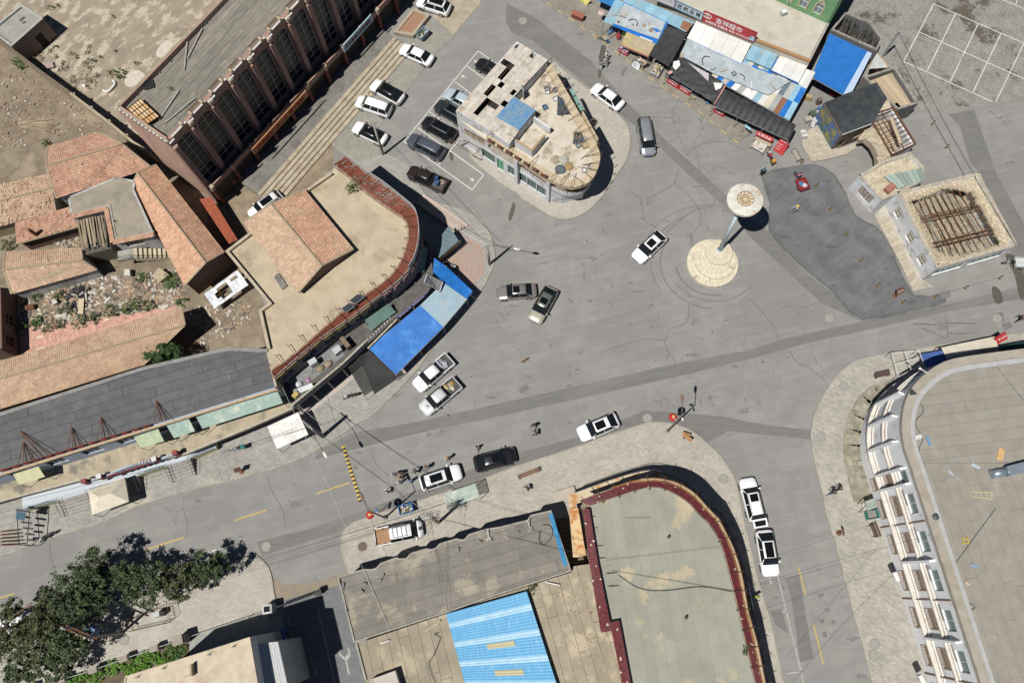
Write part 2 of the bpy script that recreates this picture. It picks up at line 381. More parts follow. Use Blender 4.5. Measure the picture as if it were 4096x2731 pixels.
k5=PS('23',[('o',2700,710),('o',2352,765),('o',2100,803),(980,75),(870,120),(780,190),(690,290),(610,420),(560,540),(530,650),(525,760),(545,900),(580,1070),(620,1230),(650,1380),(685,1500),('33',740,320),('33',800,560),('33',850,750),('33',900,940),('33',960,1130),('33',1000,1300),('33',1050,1500),('33',1240,2300)])
pavement('pavement',k5,PS('o',[(2500,1900),(2500,900)]),M58)
k6=PS('30',[(-800,1460),(0,1185),(1065,825),(1530,665),(2240,430),('31',55,447),('31',110,470),('31',150,510),('31',180,570),('31',200,660),('31',218,780),('31',235,860)])
pavement('tree_pavement',k6,PS('30',[('31',150,925),(2240,965),(1750,1120),(1640,1180),(1400,1250),(1130,1350),(850,1440),(440,1568),(-800,1980)]),M57)
stc('garden_soil',PS('30',[(1690,1200),(1400,1262),(1130,1362),(850,1452),(440,1580),(-300,1900),(900,2100),(1700,1330)]),.03,mat('garden_soil',(.13,.10,.07),(.09,.07,.05),scl=2,bump=.4))
stc('forecourt',PS('30',[(1700,1190),(1760,1130),(2240,975),('31',150,935),('31',260,905),('31',310,1080),('31',0,1160),(1700,1330)]),.05,mat('grey_slab_court',(.31,.31,.28),(.25,.25,.23),scl=1.5))
stc('cobbled_square',PS('03',[(870,-300),(820,100),(1150,330),(1200,570),(1330,700),(1450,930),(1430,965),(1700,938),(2352,862),(3200,740),(3000,-700),(1200,-700)]),.006,M15)
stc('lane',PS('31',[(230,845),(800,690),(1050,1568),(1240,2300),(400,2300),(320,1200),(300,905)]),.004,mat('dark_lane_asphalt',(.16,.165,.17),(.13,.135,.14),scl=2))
stc('dusty_apron',PS('31',[(205,620),(240,840),(800,690),(860,570),(560,670),(300,690)]),.008,mat('road_dust',(.25,.21,.155),(.21,.185,.145),scl=1.2,stn=(.19,.175,.15),sns=.5))
stc('asphalt_patch',PS('21',[(660,870),(690,858),(900,745),(1500,640),(2240,475),('22',1580,120),('22',2240,0),('13',250,1418),('13',600,1338),('13',950,1257),('13',1500,1150),('13',2352,955),('13',2700,890),('13',2700,1000),('13',2352,1060),('13',1700,1170),('13',930,1345),('13',500,1440),('13',0,1578),('22',1560,245),(2240,590),(1700,700),(1400,770),(960,880),(560,985)]),.004,M53)
stc('asphalt_patch',PS('02',[(60,30),(330,170),(620,400),(830,560),(1100,880),(1260,1040),(1500,1270),(1830,1568),('12',2080,230),('12',2160,330),('13',150,480),('13',420,790),('13',700,1010),('13',950,1252),('13',620,1105),('13',300,810),('13',0,530),('12',2040,310),('12',1690,0),(1290,1190),(1050,1010),(880,850),(700,700),(480,520),(300,370),(110,300),(50,200)]),.008,M53)
stc('asphalt_patch',PS('22',[(0,1095),(170,1035),(650,880),(1030,745),(1230,680),(1500,655),(1640,690),(1750,750),(1850,830),(2050,725),(2240,745),('23',525,765),('23',530,690),('23',0,620),(2050,600),(1500,550),(1300,540),(1100,620),(700,775),(0,965),('21',1500,1250),('21',1000,1440),('31',560,180),('31',60,300),('31',110,420),('31',830,200),('21',1000,1520),('21',1340,1400),('21',1700,1290)]),.004,M53)
def stain_film():
 o=sml(ccw(PS('13',[(150,485),(420,780),(700,1012),(955,1255),(1440,1165),(1700,1100),(1640,1010),(1420,1020),(1280,760),(1220,600),(1100,440),(920,345),(830,150),(740,0),('03',700,1470),('03',560,1400),('03',300,1430),(90,0),(160,250)])),2,True);n=len(o);q=ofs(o,-.6);me=BD.meshes.new('dark_asphalt')
 me.from_pydata([(p.x,p.y,.012)for p in o+q],[],[tuple(rn(n,2*n))]+[(i,(i+1)%n,n+(i+1)%n,n+i)for i in rn(n)])
 a=me.attributes.new('film','FLOAT','POINT');a.data.foreach_set('value',[0.0]*n+[1.0]*n);m=M19;N=m.node_tree.nodes;L=m.node_tree.links
 at=N.new('ShaderNodeAttribute');at.attribute_name='film';no=N.new('ShaderNodeTexNoise');no.inputs['Scale'].default_value=.9;no.inputs['Detail'].default_value=8;tc=N.new('ShaderNodeTexCoord');L.new(tc.outputs['Object'],no.inputs[0])
 f=N.new('ShaderNodeMath');f.operation='MULTIPLY_ADD';L.new(at.outputs['Fac'],f.inputs[0]);f.inputs[1].default_value=1.5;L.new(no.outputs['Fac'],f.inputs[2]);r=N.new('ShaderNodeMapRange');r.inputs[1].default_value=.6;r.inputs[2].default_value=1.6;L.new(f.outputs[0],r.inputs[0]);L.new(r.outputs[0],N['Principled BSDF'].inputs['Alpha'])
 me.materials.append(m);pp(link('dark_asphalt',me),kind='structure')
stain_film()
stc('asphalt_patch',PS('03',[(1700,985),(1920,940),(2120,1502),('13',2352,420),('13',2352,900),('13',2200,560),('13',1990,0),('03',1890,1400),('03',1800,1080)]),.004,M53)
for q in([(300,600),(420,565),(545,1290),(430,1320),(360,800)],[(170,880),(270,860),(330,1080),(220,1000)],[(580,735),(630,725),(640,755),(590,768)],[(620,1060),(655,1055),(665,1105),(630,1112)],[(595,950),(635,948),(638,985),(600,985)],[(695,960),(730,955),(735,990),(700,998)]):
 stc('asphalt_patch',PS('33',q),.004,M53)
for t,q in(('22',[(165,350),(235,305),(265,345),(195,392)]),('21',[(925,1045),(955,1035),(965,1065),(935,1075)]),('21',[(1580,745),(1610,735),(1620,765),(1590,775)]),('13',[(1615,1270),(1685,1258),(1692,1325),(1620,1335)]),('13',[(2080,1190),(2170,1178),(2185,1255),(2095,1270)]),('13',[(2155,1275),(2235,1258),(2255,1310),(2180,1330)]),('13',[(1620,1000),(1715,985),(1725,1050),(1640,1060)])):
 stc('asphalt_patch',PS(t,q),.016,M53)
def ribbon(name,pts,w,m,z=.02):
 pts=sml(pts,3);A=ofs(pts,w/2,False);Bq=ofs(pts,-w/2,False);mb=MB()
 for i in rn(len(pts)-1):mb.add([(A[i].x,A[i].y,z),(A[i+1].x,A[i+1].y,z),(Bq[i+1].x,Bq[i+1].y,z),(Bq[i].x,Bq[i].y,z)],[(3,2,1,0)])
 return mb.bd(name,m,kind='structure')
M17=mat('crack_sealant',(.10,.098,.092),(.14,.135,.125),scl=5)
M72=mat('tyre_rubber_film',(.14,.139,.133),(.175,.172,.164),scl=3)
for t,p,w in(('02',[(1700,700),(1600,900),(1540,1030),(1590,1180),(1640,1300),(1670,1390)],.05),('02',[(1270,1060),(1400,1050),(1540,1060)],.05),('02',[(1670,1390),(1750,1320),(1900,1270),(2080,1290),(2200,1360)],.06),('12',[(1160,140),(1265,230),(1290,400),(1380,460),(1420,505)],.07),('12',[(1300,225),(1450,150),(1560,70),(1600,-60)],.07),('12',[(1560,70),(1700,200),(1780,310),(1800,390)],.06),('12',[(1480,530),(1620,400),(1760,310),(1880,290),(1930,220)],.07),('12',[(960,1568),(1290,1470),(1470,1480),(1520,1380),(1670,1320),(1690,1160)],.06),('12',[(1470,1480),(1500,1568)],.06),('12',[(1065,815),(1140,825),(1220,775)],.05),('13',[(0,1060),(60,1130),(150,1230),(220,1330),(245,1410)],.06),('13',[(180,1200),(350,1120),(460,1135),(600,1090)],.05),('21',[(1095,900),(1120,1010),(1220,1110),(1245,1200)],.035),('21',[(150,1120),(195,1260),(300,1450),(310,1568)],.035),('23',[(335,0),(400,100),(520,160),(640,260)],.08),('22',[(1500,0),(1580,120)],.07),('22',[(1440,530),(1465,430),(1560,500),(1580,510)],.05),('30',[(440,310),(460,450),(500,600)],.03),('30',[(1640,0),(1680,150),(1670,250)],.03),('13',[(1680,1215),(1690,1300),(1700,1400)],.08),('13',[(1400,1275),(1600,1285)],.14),('13',[(1690,1270),(1945,1275)],.14),('13',[(1470,1310),(1680,1400)],.1),('13',[(1700,1350),(1800,1365),(1950,1345)],.1)):
 ribbon('asphalt_crack',PS(t,p),w,M17)
for cx,cy,r,a0,a1,w in((1905,800,470,95,215,.16),(1905,790,560,150,250,.12),(1905,790,640,200,300,.1),(1905,800,330,80,180,.2),(1905,800,395,30,150,.12)):
 c=P('12',cx,cy);e=P('12',cx+r,cy)-c;rr=e.length
 ribbon('tyre_mark',[c+VC((rr*cos(R(-a)),rr*.9*sin(R(-a)),0))for a in rn(a0,a1+1,8)],w,M72,z=.022)
for i in rn(80):
 t,x,y=rnd.choice((('12',200,1150),('12',700,900),('12',1300,1150),('22',1500,300),('22',2050,450),('22',500,200),('21',1800,400),('12',2050,1350),('12',700,500),('23',200,300)))
 x+=ru(-300,300);y+=ru(-220,220);a=ru(0,6.28);l=ru(15,60)
 ribbon('tyre_mark',PS(t,[(x,y),(x+l*.5*cos(a)+ru(-6,6),y+l*.5*sin(a)+ru(-6,6)),(x+l*cos(a),y+l*sin(a))]),ru(.07,.24),M72,z=.024)
M88=mat('damp_spill',(.075,.068,.058),(.105,.095,.08),scl=4,rgh=.55)
def blob(name,t,pts,m,z=.026):
 stc(name,sml(PS(t,pts),4,True),z,m)
blob('damp_spill','12',[(118,245),(135,270),(128,330),(100,400),(80,412),(78,370),(95,310)],M88)
blob('damp_spill','02',[(910,415),(945,420),(945,470),(925,540),(905,570),(885,530),(895,470)],M88)
blob('damp_spill','02',[(890,620),(908,640),(900,690),(885,702),(880,670)],M88)
blob('damp_spill','02',[(1110,610),(1145,605),(1120,650),(1095,690),(1085,660)],M53,.018)
blob('damp_spill','13',[(2080,960),(2130,970),(2170,1050),(2160,1100),(2110,1100),(2080,1030)],M88)
blob('damp_spill','13',[(2190,690),(2280,700),(2352,860),(2352,1060),(2310,1040),(2270,860)],M88)
blob('damp_spill','01',[(1785,1358),(1815,1370),(1822,1430),(1800,1440),(1788,1400)],M88)
def line(t,a,b,w=.13,m=None,z=.03,name='road_marking'):
 A=P(t,*a);Bp=P(t,*b);d=(Bp-A).normalized();n=VC((-d.y,d.x,0))*w/2
 return MB().sheet([A-n,Bp-n,Bp+n,A+n],z).bd(name,m or M90,kind='structure')
for a,b in(((2045,460),(1380,1270)),((2045,460),(2300,640)),((1380,1270),(1990,1703)),((1500,1145),(2094,1568)),((1945,597),(2220,797)),((1835,735),(2110,935)),((1722,868),(1997,1068)),((1608,1005),(1883,1205)),((1690,1480),(2300,735)),((2094,1568),(1990,1703))):
 line('01',a,b,z=.03+.001*rnd.random())
def arrow(t,tail,tip,w=.1,m=None):
 A=P(t,*tail);Bp=P(t,*tip);d=(Bp-A).normalized();n=VC((-d.y,d.x,0));m_=m or M90;h=Bp-d*.45
 MB().sheet([A-n*w/2,h-n*w/2,h-n*.24,Bp,h+n*.24,h+n*w/2,A+n*w/2],.031).bd('road_marking',m_,kind='structure')
arrow('01',(2060,580),(2005,540));arrow('01',(1940,706),(1890,675));arrow('11',(1965,25),(2010,57));arrow('33',(170,590),(180,660),.08,M48)
for a,b in(((1575,38),(2352,375)),((1575,38),(1318,530)),((1318,530),(2075,875)),((1455,280),(2700,835)),((1765,118),(1520,610)),((1960,203),(1720,700)),((2155,288),(1915,790)),((2352,372),(2110,875)),((2352,375),(2700,525)),((2160,0),(2500,140)),((2330,-90),(2280,40))):
 line('03',a,b,.13,z=.03+.001*rnd.random())
for t,a,b in(('21',(595,1285),(895,1185)),('21',(-140,1525),(155,1430)),('30',(1560,290),(1650,262)),('30',(1290,380),(1560,290)),('30',(-150,850),(130,765)),('33',(415,510),(478,752)),('33',(545,1000),(630,1338))):
 line(t,a,b,.15,M96)
for t,a,b in(('33',(232,560),(470,1540)),('33',(280,887),(315,887)),('33',(310,1420),(440,1403)),('31',(340,995),(470,1568)),('31',(610,905),(760,1568))):
 line(t,a,b,.13,M48)
for a,b in(((0,1010),(1040,662)),((1040,662),(1965,365)),((1040,662),(1068,820)),((1505,512),(1530,660)),((1965,365),(1990,450)),((-600,1210),(0,1010))):
 line('30',a,b,.13,z=.03+.001*rnd.random())
arrow('31',(540,1320),(600,1500),.12,M48)
MB().sheet(PS('31',[(880,1490),(852,1362),(798,1320),(795,1250),(810,1300),(850,1335),(882,1290),(873,1230),(902,1290),(900,1345),(893,1330),(868,1362),(897,1485)]),.03).bd('road_marking',M48,kind='structure')
line('22',(1252,905),(1268,940),.07,z=.15);line('22',(1268,940),(1318,922),.07,z=.151);line('22',(1318,922),(1305,888),.07,z=.152)
def speed_bump():
 a=P('21',835,858);b=P('21',992,1358);L=(b-a).length;n=28;s=L/n;d=(b-a).normalized();ang=AT(d)
 t=TH('speed_bump','rubber speed bump of yellow and black blocks across the road','speed bump',a)
 my=mat('bump_yellow',(.62,.42,.05),(.5,.35,.07),scl=9,rgh=.6);mk=mat('bump_black',(.035,.035,.035),(.06,.06,.055),scl=9,rgh=.7)
 for i in rn(n):
  c=a+d*(s*(i+.5));mb=MB();q=MX.Rotation(ang,3,'Z')
  vs=[c+q@VC(v)for x in(-s/2+.01,s/2-.01)for v in((x,-.2,.002),(x,-.12,.05),(x,.12,.05),(x,.2,.002))]
  mb.add(vs,[(0,1,2,3),(7,6,5,4),(0,4,5,1),(1,5,6,2),(2,6,7,3),(3,7,4,0)]);mb.bd('block',my if i%2==0 else mk,t)
speed_bump()
def manholes():
 mm=mat('cast_cover',(.33,.315,.28),(.22,.21,.19),scl=14,rgh=.7,bump=.4,bscale=40);mr=mat('cover_ring',(.27,.255,.22),(.2,.19,.17),scl=9);mdk=mat('rust_cover',(.15,.115,.085),(.11,.085,.065),scl=12)
 for t,x,y,z,r,dk,lab in(('02',205,190,.01,.5,0,'round iron manhole cover in the asphalt by the market kerb'),('13',680,1228,.01,.5,0,'pale round manhole cover alone in the plaza asphalt'),('13',2120,1230,.02,.5,0,'round manhole cover in a dark square asphalt repair'),('22',1320,610,.01,.45,0,'round manhole cover on dark asphalt beside the rounded pavement kerb'),('22',2003,1150,.125,.45,0,'pale manhole cover in the pavement beside the street lamp corner kerb'),('23',805,308,.125,.45,0,'manhole cover in the curved pavement near the slatted bench'),('23',612,738,.125,.45,0,'manhole cover at the kerb of the curved pavement'),('33',1070,1165,.125,.45,0,'upper manhole cover of a pair on the pavement by the white building'),('33',1062,1262,.125,.45,0,'lower manhole cover of a pair on the pavement by the white building'),('20',2080,1010,.125,.45,0,'manhole cover on the pavement nearest the teal motorcycle'),('20',1930,1108,.125,.45,0,'manhole cover on the pavement beside a brown sandwich board'),('20',2020,1140,.125,.4,0,'plain pale manhole cover close to the road kerb'),('20',470,1430,.125,.42,0,'manhole cover at the foot of the railed terrace steps'),('30',1112,1178,.125,.45,0,'manhole cover on the tree-lined pavement near the garden fence'),('31',145,345,.01,.45,0,'round manhole cover in the side road beside the rounded kerb'),('31',1008,345,.125,.45,1,'rusty brown manhole cover beside the parked white truck'),('03',1790,490,.02,.5,0,'stone ringed manhole inside the painted parking grid'),('03',1420,65,.02,.4,0,'small pale manhole on the cobbles above the parking grid')):
  c=P(t,x,y,z);th=TH('manhole_cover',lab,'manhole cover',c,group='manhole covers')
  MB().lathe(c,[(r+.09,-.01),(r+.09,.008),(r+.01,.012),(r+.01,-.01)],20).bd('ring',mr,th);MB().lathe(c,[(r,-.01),(r,.018),(r-.05,.022)],20).bd('cover',mdk if dk else mm,th)
manholes()
M26=glassy('dark_window_glass',(.02,.024,.028))
M25=mat('white_window_frame',(.55,.55,.54),rgh=.5)
M20=mat('dark_room',(.03,.028,.025))
M69=mat('rusty_steel',(.16,.075,.04),(.10,.05,.03),scl=6)
M73=mat('grey_steel',(.32,.33,.34),(.25,.26,.27),scl=6,rgh=.5,metal=.4)
M6=mat('black_painted_steel',(.03,.03,.03),(.05,.048,.045),scl=6,rgh=.6)
M93=mat('weathered_wood',(.36,.29,.2),(.25,.2,.14),scl=5,orn=.25,stch=(1,6,1))
M52=mat('pale_timber',(.48,.40,.28),(.38,.31,.21),scl=5,orn=.2)
def basis(a,b):
 d=(b-a);d=F0(d);L=d.length;d.normalize();return d,VC((d.y,-d.x,0)),L
def wfc(root,a,b,z0,z1,t,m,ops,name='wall'):
 d,n,L=basis(a,b);mb=MB();cuts=sorted({0.0,L,*[min(max(o[0],0),L)for o in ops],*[min(max(o[1],0),L)for o in ops]})
 for s0,s1 in zip(cuts,cuts[1:]):
  if s1-s0<.01:continue
  mid=(s0+s1)/2;hs=sorted([(o[2],o[3])for o in ops if o[0]<=mid<=o[1]]);z=z0
  for h0,h1 in hs+[(z1,z1)]:
   if h0-z>.01:
    p=[a+d*s0,a+d*s1,a+d*s1-n*t,a+d*s0-n*t];mb.prism([F0(q)for q in p],z,h0)
   z=max(z,h1)
 return mb.bd(name,m,root)
def window(root,a,b,s0,s1,h0,h1,deep=.16,nx=2,ny=2,fm=None,gm=None,bar=.05,name='window',sill=None,arch=0.0):
 d,n,L=basis(a,b);fm=fm or M25;gm=gm or M26;o=a-n*deep
 def pt(s,h,k=0):return VC((o.x+d.x*s+n.x*k,o.y+d.y*s+n.y*k,h))
 mb=MB()
 for i in rn(nx+1):
  s=lq(s0+bar/2,s1-bar/2,i/nx);mb.bar(pt(s,h0),pt(s,h1),bar)
 for i in rn(ny+1):
  h=lq(h0+bar/2,h1-bar/2,i/ny);mb.bar(pt(s0,h),pt(s1,h),bar*.9)
 if sill:mb.bar(pt(s0-.05,h0-.03,deep),pt(s1+.05,h0-.03,deep),.16,.06)
 w=mb.bd(name,fm,root)
 MB().quad(pt(s0,h0,-.02),pt(s1,h0,-.02),pt(s1,h1,-.02),pt(s0,h1,-.02)).bd('pane',gm,w)
 return w
def bld(root,pts,z0,z1,wm,ops={},t=.22,roofm=None,rz=None,roof_name='roof',winkw={},core=None,rooftop=True):
 assert area(pts)>0,'plan must run anticlockwise '+root.name
 inn=ofs(pts,-t-.02)
 MB().prism(inn,z0,z1-.25).bd('core',core or M20,root)
 n=len(pts)
 for i in rn(n):
  a,b=pts[i],pts[(i+1)%n];a=F0(a);b=F0(b);oo=ops.get(i,[])
  wfc(root,a,b,z0,z1,t,wm[i]if isinstance(wm,dict)and i in wm else(wm.get(-1)if isinstance(wm,dict)else wm),oo)
  for o in oo:
   kw=dict(winkw);kw.update(o[4]if len(o)>4 else{});window(root,a,b,o[0],o[1],o[2],o[3],**kw)
 if rooftop:
  return MB().prism(ofs(pts,-t*.5),z1-.22,rz or z1-.1).bd(roof_name,roofm or M16,root)
def row(L,n,w,h0,h1,m0=.5,m1=.5,**kw):
 g=(L-m0-m1-n*w)/max(1,n-1)if n>1 else 0
 return[(m0+i*(w+g),m0+i*(w+g)+w,h0,h1,kw)for i in rn(n)]
def sheets(root,poly,z,ang,w,L,m,name='roof_sheet',th=.012,gap=.02,stag=True,jz=.006,ms=None,org=None):
 d=VC((cos(ang),sin(ang)));n=VC((-d.y,d.x));us=[p.x*d.x+p.y*d.y for p in poly];vs_=[p.x*n.x+p.y*n.y for p in poly]
 v=min(vs_);k=0
 while v<max(vs_):
  u=min(us)-(rnd.random()*L if stag else 0)
  while u<max(us):
   r=[d*(u+gap/2)+n*(v+gap/2),d*(u+L-gap/2)+n*(v+gap/2),d*(u+L-gap/2)+n*(v+w-gap/2),d*(u+gap/2)+n*(v+w-gap/2)]
   c=clip(poly,r)
   if c:
    zz=z+rnd.random()*jz;MB().prism([F0(p)for p in c],z-.01,zz+th).bd(name,rnd.choice(ms)if ms else m,root)
   u+=L
  v+=w;k+=1
def corr(q,pitch=.2,amp=.025,rows=1,along_u=True,th=0.0,sag=0.0):
 mb=MB();W=((q[1]-q[0]).length+(q[2]-q[3]).length)/2;n=max(2,int(W/pitch))*2;nr=rows
 nrm=(q[1]-q[0]).cross(q[3]-q[0]).normalized()
 if nrm.z<0:nrm=-nrm
 vs=[]
 for j in rn(nr+1):
  for i in rn(n+1):
   u=i/n;v=j/nr;p=bil(q,u,v)+nrm*(amp if i%2 else-amp)
   if sag:p.z-=sag*4*v*(1-v)
   vs.append(p)
 fs=[(j*(n+1)+i,j*(n+1)+i+1,(j+1)*(n+1)+i+1,(j+1)*(n+1)+i)for j in rn(nr)for i in rn(n)]
 if(q[1]-q[0]).cross(q[3]-q[0]).z<0:fs=[f[::-1]for f in fs]
 return mb.add(vs,fs)
def crf(root,q,m,n=1,pitch=.2,amp=.02,name='roof_sheet',ms=None,rows=1,sag=0,over=.02,rowcut=1):
 for j in rn(rowcut):
  for i in rn(n):
   u0,u1=i/n,(i+1)/n;v0,v1=j/rowcut,(j+1)/rowcut;lift=VC((0,0,.008*(i%2)+.012*j))
   qq=[bil(q,u0,v0)+lift,bil(q,u1,v0)+lift,bil(q,u1,min(1,v1+over))+lift,bil(q,u0,min(1,v1+over))+lift]
   mb=corr(qq,pitch,amp,rows,sag=sag if rowcut==1 else 0)
   o=mb.bd(name,ms[(j*n+i)%len(ms)]if ms else m,root)
def tiles(root,q,m,tw=.24,tl=.34,jit=.012,miss=0.0,name='roof_tiles',mess=0.0,lift=.03):
 md=mat('tile_gap_shade',(.13,.085,.06));mb=MB();W=max((q[1]-q[0]).length,(q[2]-q[3]).length);Hh=((q[3]-q[0]).length+(q[2]-q[1]).length)/2  # dark lip colour paints in the shade of the gaps under tile rows
 nc=max(1,round(W/tw));nr=max(1,round(Hh/tl));nrm=(q[1]-q[0]).cross(q[3]-q[0])
 if nrm.length<1e-4:nrm=(q[1]-q[0]).cross(q[2]-q[0])
 nrm.normalize()
 if nrm.z<0:nrm=-nrm
 for j in rn(nr):
  off=ru(-.1,.1)
  for i in rn(nc):
   if rnd.random()<miss:continue
   u0=i/nc;u1=(i+1)/nc;v0=max(0,(j-.18)/nr);v1=(j+1)/nr
   jj=VC((ru(-jit,jit),ru(-jit,jit),0))
   lo=nrm*(lift+.02+ru(0,.012));hi=nrm*(.006+ru(0,.006));rib=nrm*.035
   if mess and rnd.random()<mess:
    jj+=VC((ru(-.12,.12),ru(-.12,.12),ru(0,.06)));lo+=nrm*ru(0,.06)
   um=u0+(u1-u0)*.45
   a=bil(q,u0,v0)+lo+jj;b=bil(q,um,v0)+lo+rib+jj;c=bil(q,u1,v0)+lo+jj*.6
   d=bil(q,u1,v1)+hi;e=bil(q,um,v1)+hi+rib;f=bil(q,u0,v1)+hi
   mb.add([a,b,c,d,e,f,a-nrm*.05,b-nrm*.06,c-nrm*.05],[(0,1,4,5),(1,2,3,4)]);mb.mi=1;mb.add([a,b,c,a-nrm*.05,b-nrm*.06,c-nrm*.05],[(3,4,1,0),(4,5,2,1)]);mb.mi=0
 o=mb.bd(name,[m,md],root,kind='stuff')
 return o
def ridge(root,a,b,m,r=.13,name='ridge_cap',step=.42):
 L=(b-a).length;n=max(1,int(L/step))
 mb=MB()
 for i in rn(n):
  p=lq(a,b,i/n);p2=lq(a,b,(i+1.08)/n);k=VC((0,0,ru(-.012,.012)))
  mb.tube(p+k,p2+k,r*ru(.9,1.05),r*.9,n=6)
 return mb.bd(name,m,root)
def gable(root,e0,e1,e2,e3,ze,zr,m,rm,wm,over=.0,miss=0,mess=0,z0=0,walls=True,hip0=0,hip1=0,tm2=None,tw=.24,tl=.34):
 E=[VC((p.x,p.y,ze))for p in(e0,e1,e2,e3)]
 r0=(E[0]+E[3])/2;r1=(E[1]+E[2])/2;r0 .z=r1 .z=zr
 d=(r1-r0)
 r0=r0+d*hip0;r1=r1-d*hip1
 tiles(root,[E[0],E[1],r1,r0],m,miss=miss,mess=mess,tw=tw,tl=tl);tiles(root,[E[2],E[3],r0,r1],tm2 or m,miss=miss,mess=mess,tw=tw,tl=tl)
 mb=MB();k=Z(.06);mb.add([E[0]-k,E[1]-k,r1-k,r0-k,E[2]-k,E[3]-k],[(0,1,2,3),(4,5,3,2)])
 if hip0:mb.add([E[3]-k,E[0]-k,r0-k],[(0,1,2)])
 if hip1:mb.add([E[1]-k,E[2]-k,r1-k],[(0,1,2)])
 mb.bd('roof_deck',rm,root)
 if hip0:tiles(root,[E[3],E[0],r0,r0],m)
 if hip1:tiles(root,[E[1],E[2],r1,r1],m)
 ridge(root,r0+Z(.09),r1+Z(.09),rm)
 if walls:
  c=[F0(p)for p in E];inn=ofs(c,-.3)if area(c)>0 else ofs(c,.3)
  mb=MB();mb.prism(inn,z0,ze-.08)
  if not hip0:
   a,b=inn[3],inn[0];mb.add([(a.x,a.y,ze-.08),(b.x,b.y,ze-.08),((a.x+b.x)/2,(a.y+b.y)/2,zr-.15)],[(0,1,2)])
  if not hip1:
   a,b=inn[1],inn[2];mb.add([(a.x,a.y,ze-.08),(b.x,b.y,ze-.08),((a.x+b.x)/2,(a.y+b.y)/2,zr-.15)],[(0,1,2)])
  mb.bd('wall',wm,root)
 return r0,r1
FONT=None
def lett(root,s,o,r,u,size,m,depth=.03,width=None,name='lettering',rise=.01,bold=0.0):
 cu=BD.curves.new('t','FONT');cu.body=s;cu.align_x='CENTER';cu.align_y='CENTER';cu.size=size;cu.extrude=depth/2;cu.resolution_u=1;cu.offset=bold
 tmp=BD.objects.new('t',cu);COL.objects.link(tmp)
 bpy.context.view_layer.update()
 me=BD.meshes.new_from_object(tmp.evaluated_get(bpy.context.evaluated_depsgraph_get()))
 BD.objects.remove(tmp);BD.curves.remove(cu)
 xs=[v.co.x for v in me.vertices]or[0,1];ys=[v.co.y for v in me.vertices]or[0,1]
 cx=(min(xs)+max(xs))/2;cy=(min(ys)+max(ys))/2;k=1.0
 if width and max(xs)>min(xs):k=width/(max(xs)-min(xs))
 r=r.normalized();u=(u-r*u.dot(r)).normalized();n=r.cross(u)
 for v in me.vertices:
  x,y,z=(v.co.x-cx)*k,(v.co.y-cy),v.co.z
  v.co=o+r*x+u*y+n*(z+rise+depth/2)
 me.materials.clear();me.materials.append(m);me.update()
 return link(name,me,root)
def slab(mb,o,r,u,w,h,th):
 r=r.normalized();u=(u-r*u.dot(r)).normalized();n=r.cross(u);M=MX((r,u,n)).transposed()
 return mb.box(o-n*(th/2),(w,h,th),M=M)
def tarp(q,nu,nv,amp=.08,sag=.0,seed=0,drop=0.0):
 g=RR(seed);vs=[]
 ph=[(g.uniform(1,5),g.uniform(1,5),g.uniform(0,6))for _ in rn(7)]
 for j in rn(nv+1):
  for i in rn(nu+1):
   u=i/nu;v=j/nv;p=bil(q,u,v)
   h=sum(sin(6.28*(a*u+b*v)+c)for a,b,c in ph)/7*amp+g.uniform(-1,1)*amp*.18
   h-=sag*16*u*(1-u)*v*(1-v)
   if drop and(i in(0,nu)or j in(0,nv)):h-=drop*g.random()
   vs.append(p+VC((g.uniform(-1,1)*amp*.15,g.uniform(-1,1)*amp*.15,h)))
 fs=[(j*(nu+1)+i,j*(nu+1)+i+1,(j+1)*(nu+1)+i+1,(j+1)*(nu+1)+i)for j in rn(nv)for i in rn(nu)]
 if(q[1]-q[0]).cross(q[3]-q[0]).z<0:fs=[f[::-1]for f in fs]
 return MB().add(vs,fs)
def rlg(root,pts,z,h,m,step=.18,r=.012,name='railing'):
 mb=MB();pts=[F0(p)for p in pts];zz=z if isinstance(z,(list,tuple))else[z]*len(pts);L=length(pts);n=max(2,int(L/step))
 for k in(h,h*.12):
  for i in rn(len(pts)-1):mb.bar(pts[i]+Z(zz[i]+k),pts[i+1]+Z(zz[i+1]+k),.035)
 acc=0
 for i in rn(len(pts)-1):
  l=(pts[i+1]-pts[i]).length;m_=max(1,int(l/step))
  for j in rn(m_+1):
   p=lq(pts[i],pts[i+1],j/m_);zb=lq(zz[i],zz[i+1],j/m_);mb.bar(p+Z(zb),p+Z(zb+h),r*2)
 return mb.bd(name,m,root)
def steps(root,a,b,d,n,rise,tread,z0,m,name='step'):
 for i in rn(n):
  p=[a+d*(tread*i),b+d*(tread*i),b+d*(tread*(i+1)),a+d*(tread*(i+1))]
  MB().prism([F0(q)for q in p],0.0,z0-rise*i).bd(name,m,root)
def scatter(name,poly,z,n,m,smin,smax,label,cat='debris',flat=.4,elong=2.5,seed=1,mats=None):
 g=RR(seed);xs=[p.x for p in poly];ys=[p.y for p in poly];mb=MB();k=0;tries=0
 while k<n and tries<n*20:
  tries+=1;x=g.uniform(min(xs),max(xs));y=g.uniform(min(ys),max(ys))
  if not inside(poly,x,y):continue
  s=smin+(smax-smin)*g.random()**4;l=s*g.uniform(1,elong);t=max(.01,s*flat*g.random())
  q=MX.Rotation(g.uniform(0,6.28),3,'Z')@MX.Rotation(g.uniform(-.35,.35),3,'X')
  if mats:mb.mi=g.randrange(len(mats))
  mb.box((x,y,z+t*.5+g.random()*s*.15),(l,s,t),M=q);k+=1
 return mb.bd(name,mats or m,label=label,category=cat,kind='stuff')if False else pp(mb.bd(name,mats or m),label,cat,None,'stuff')
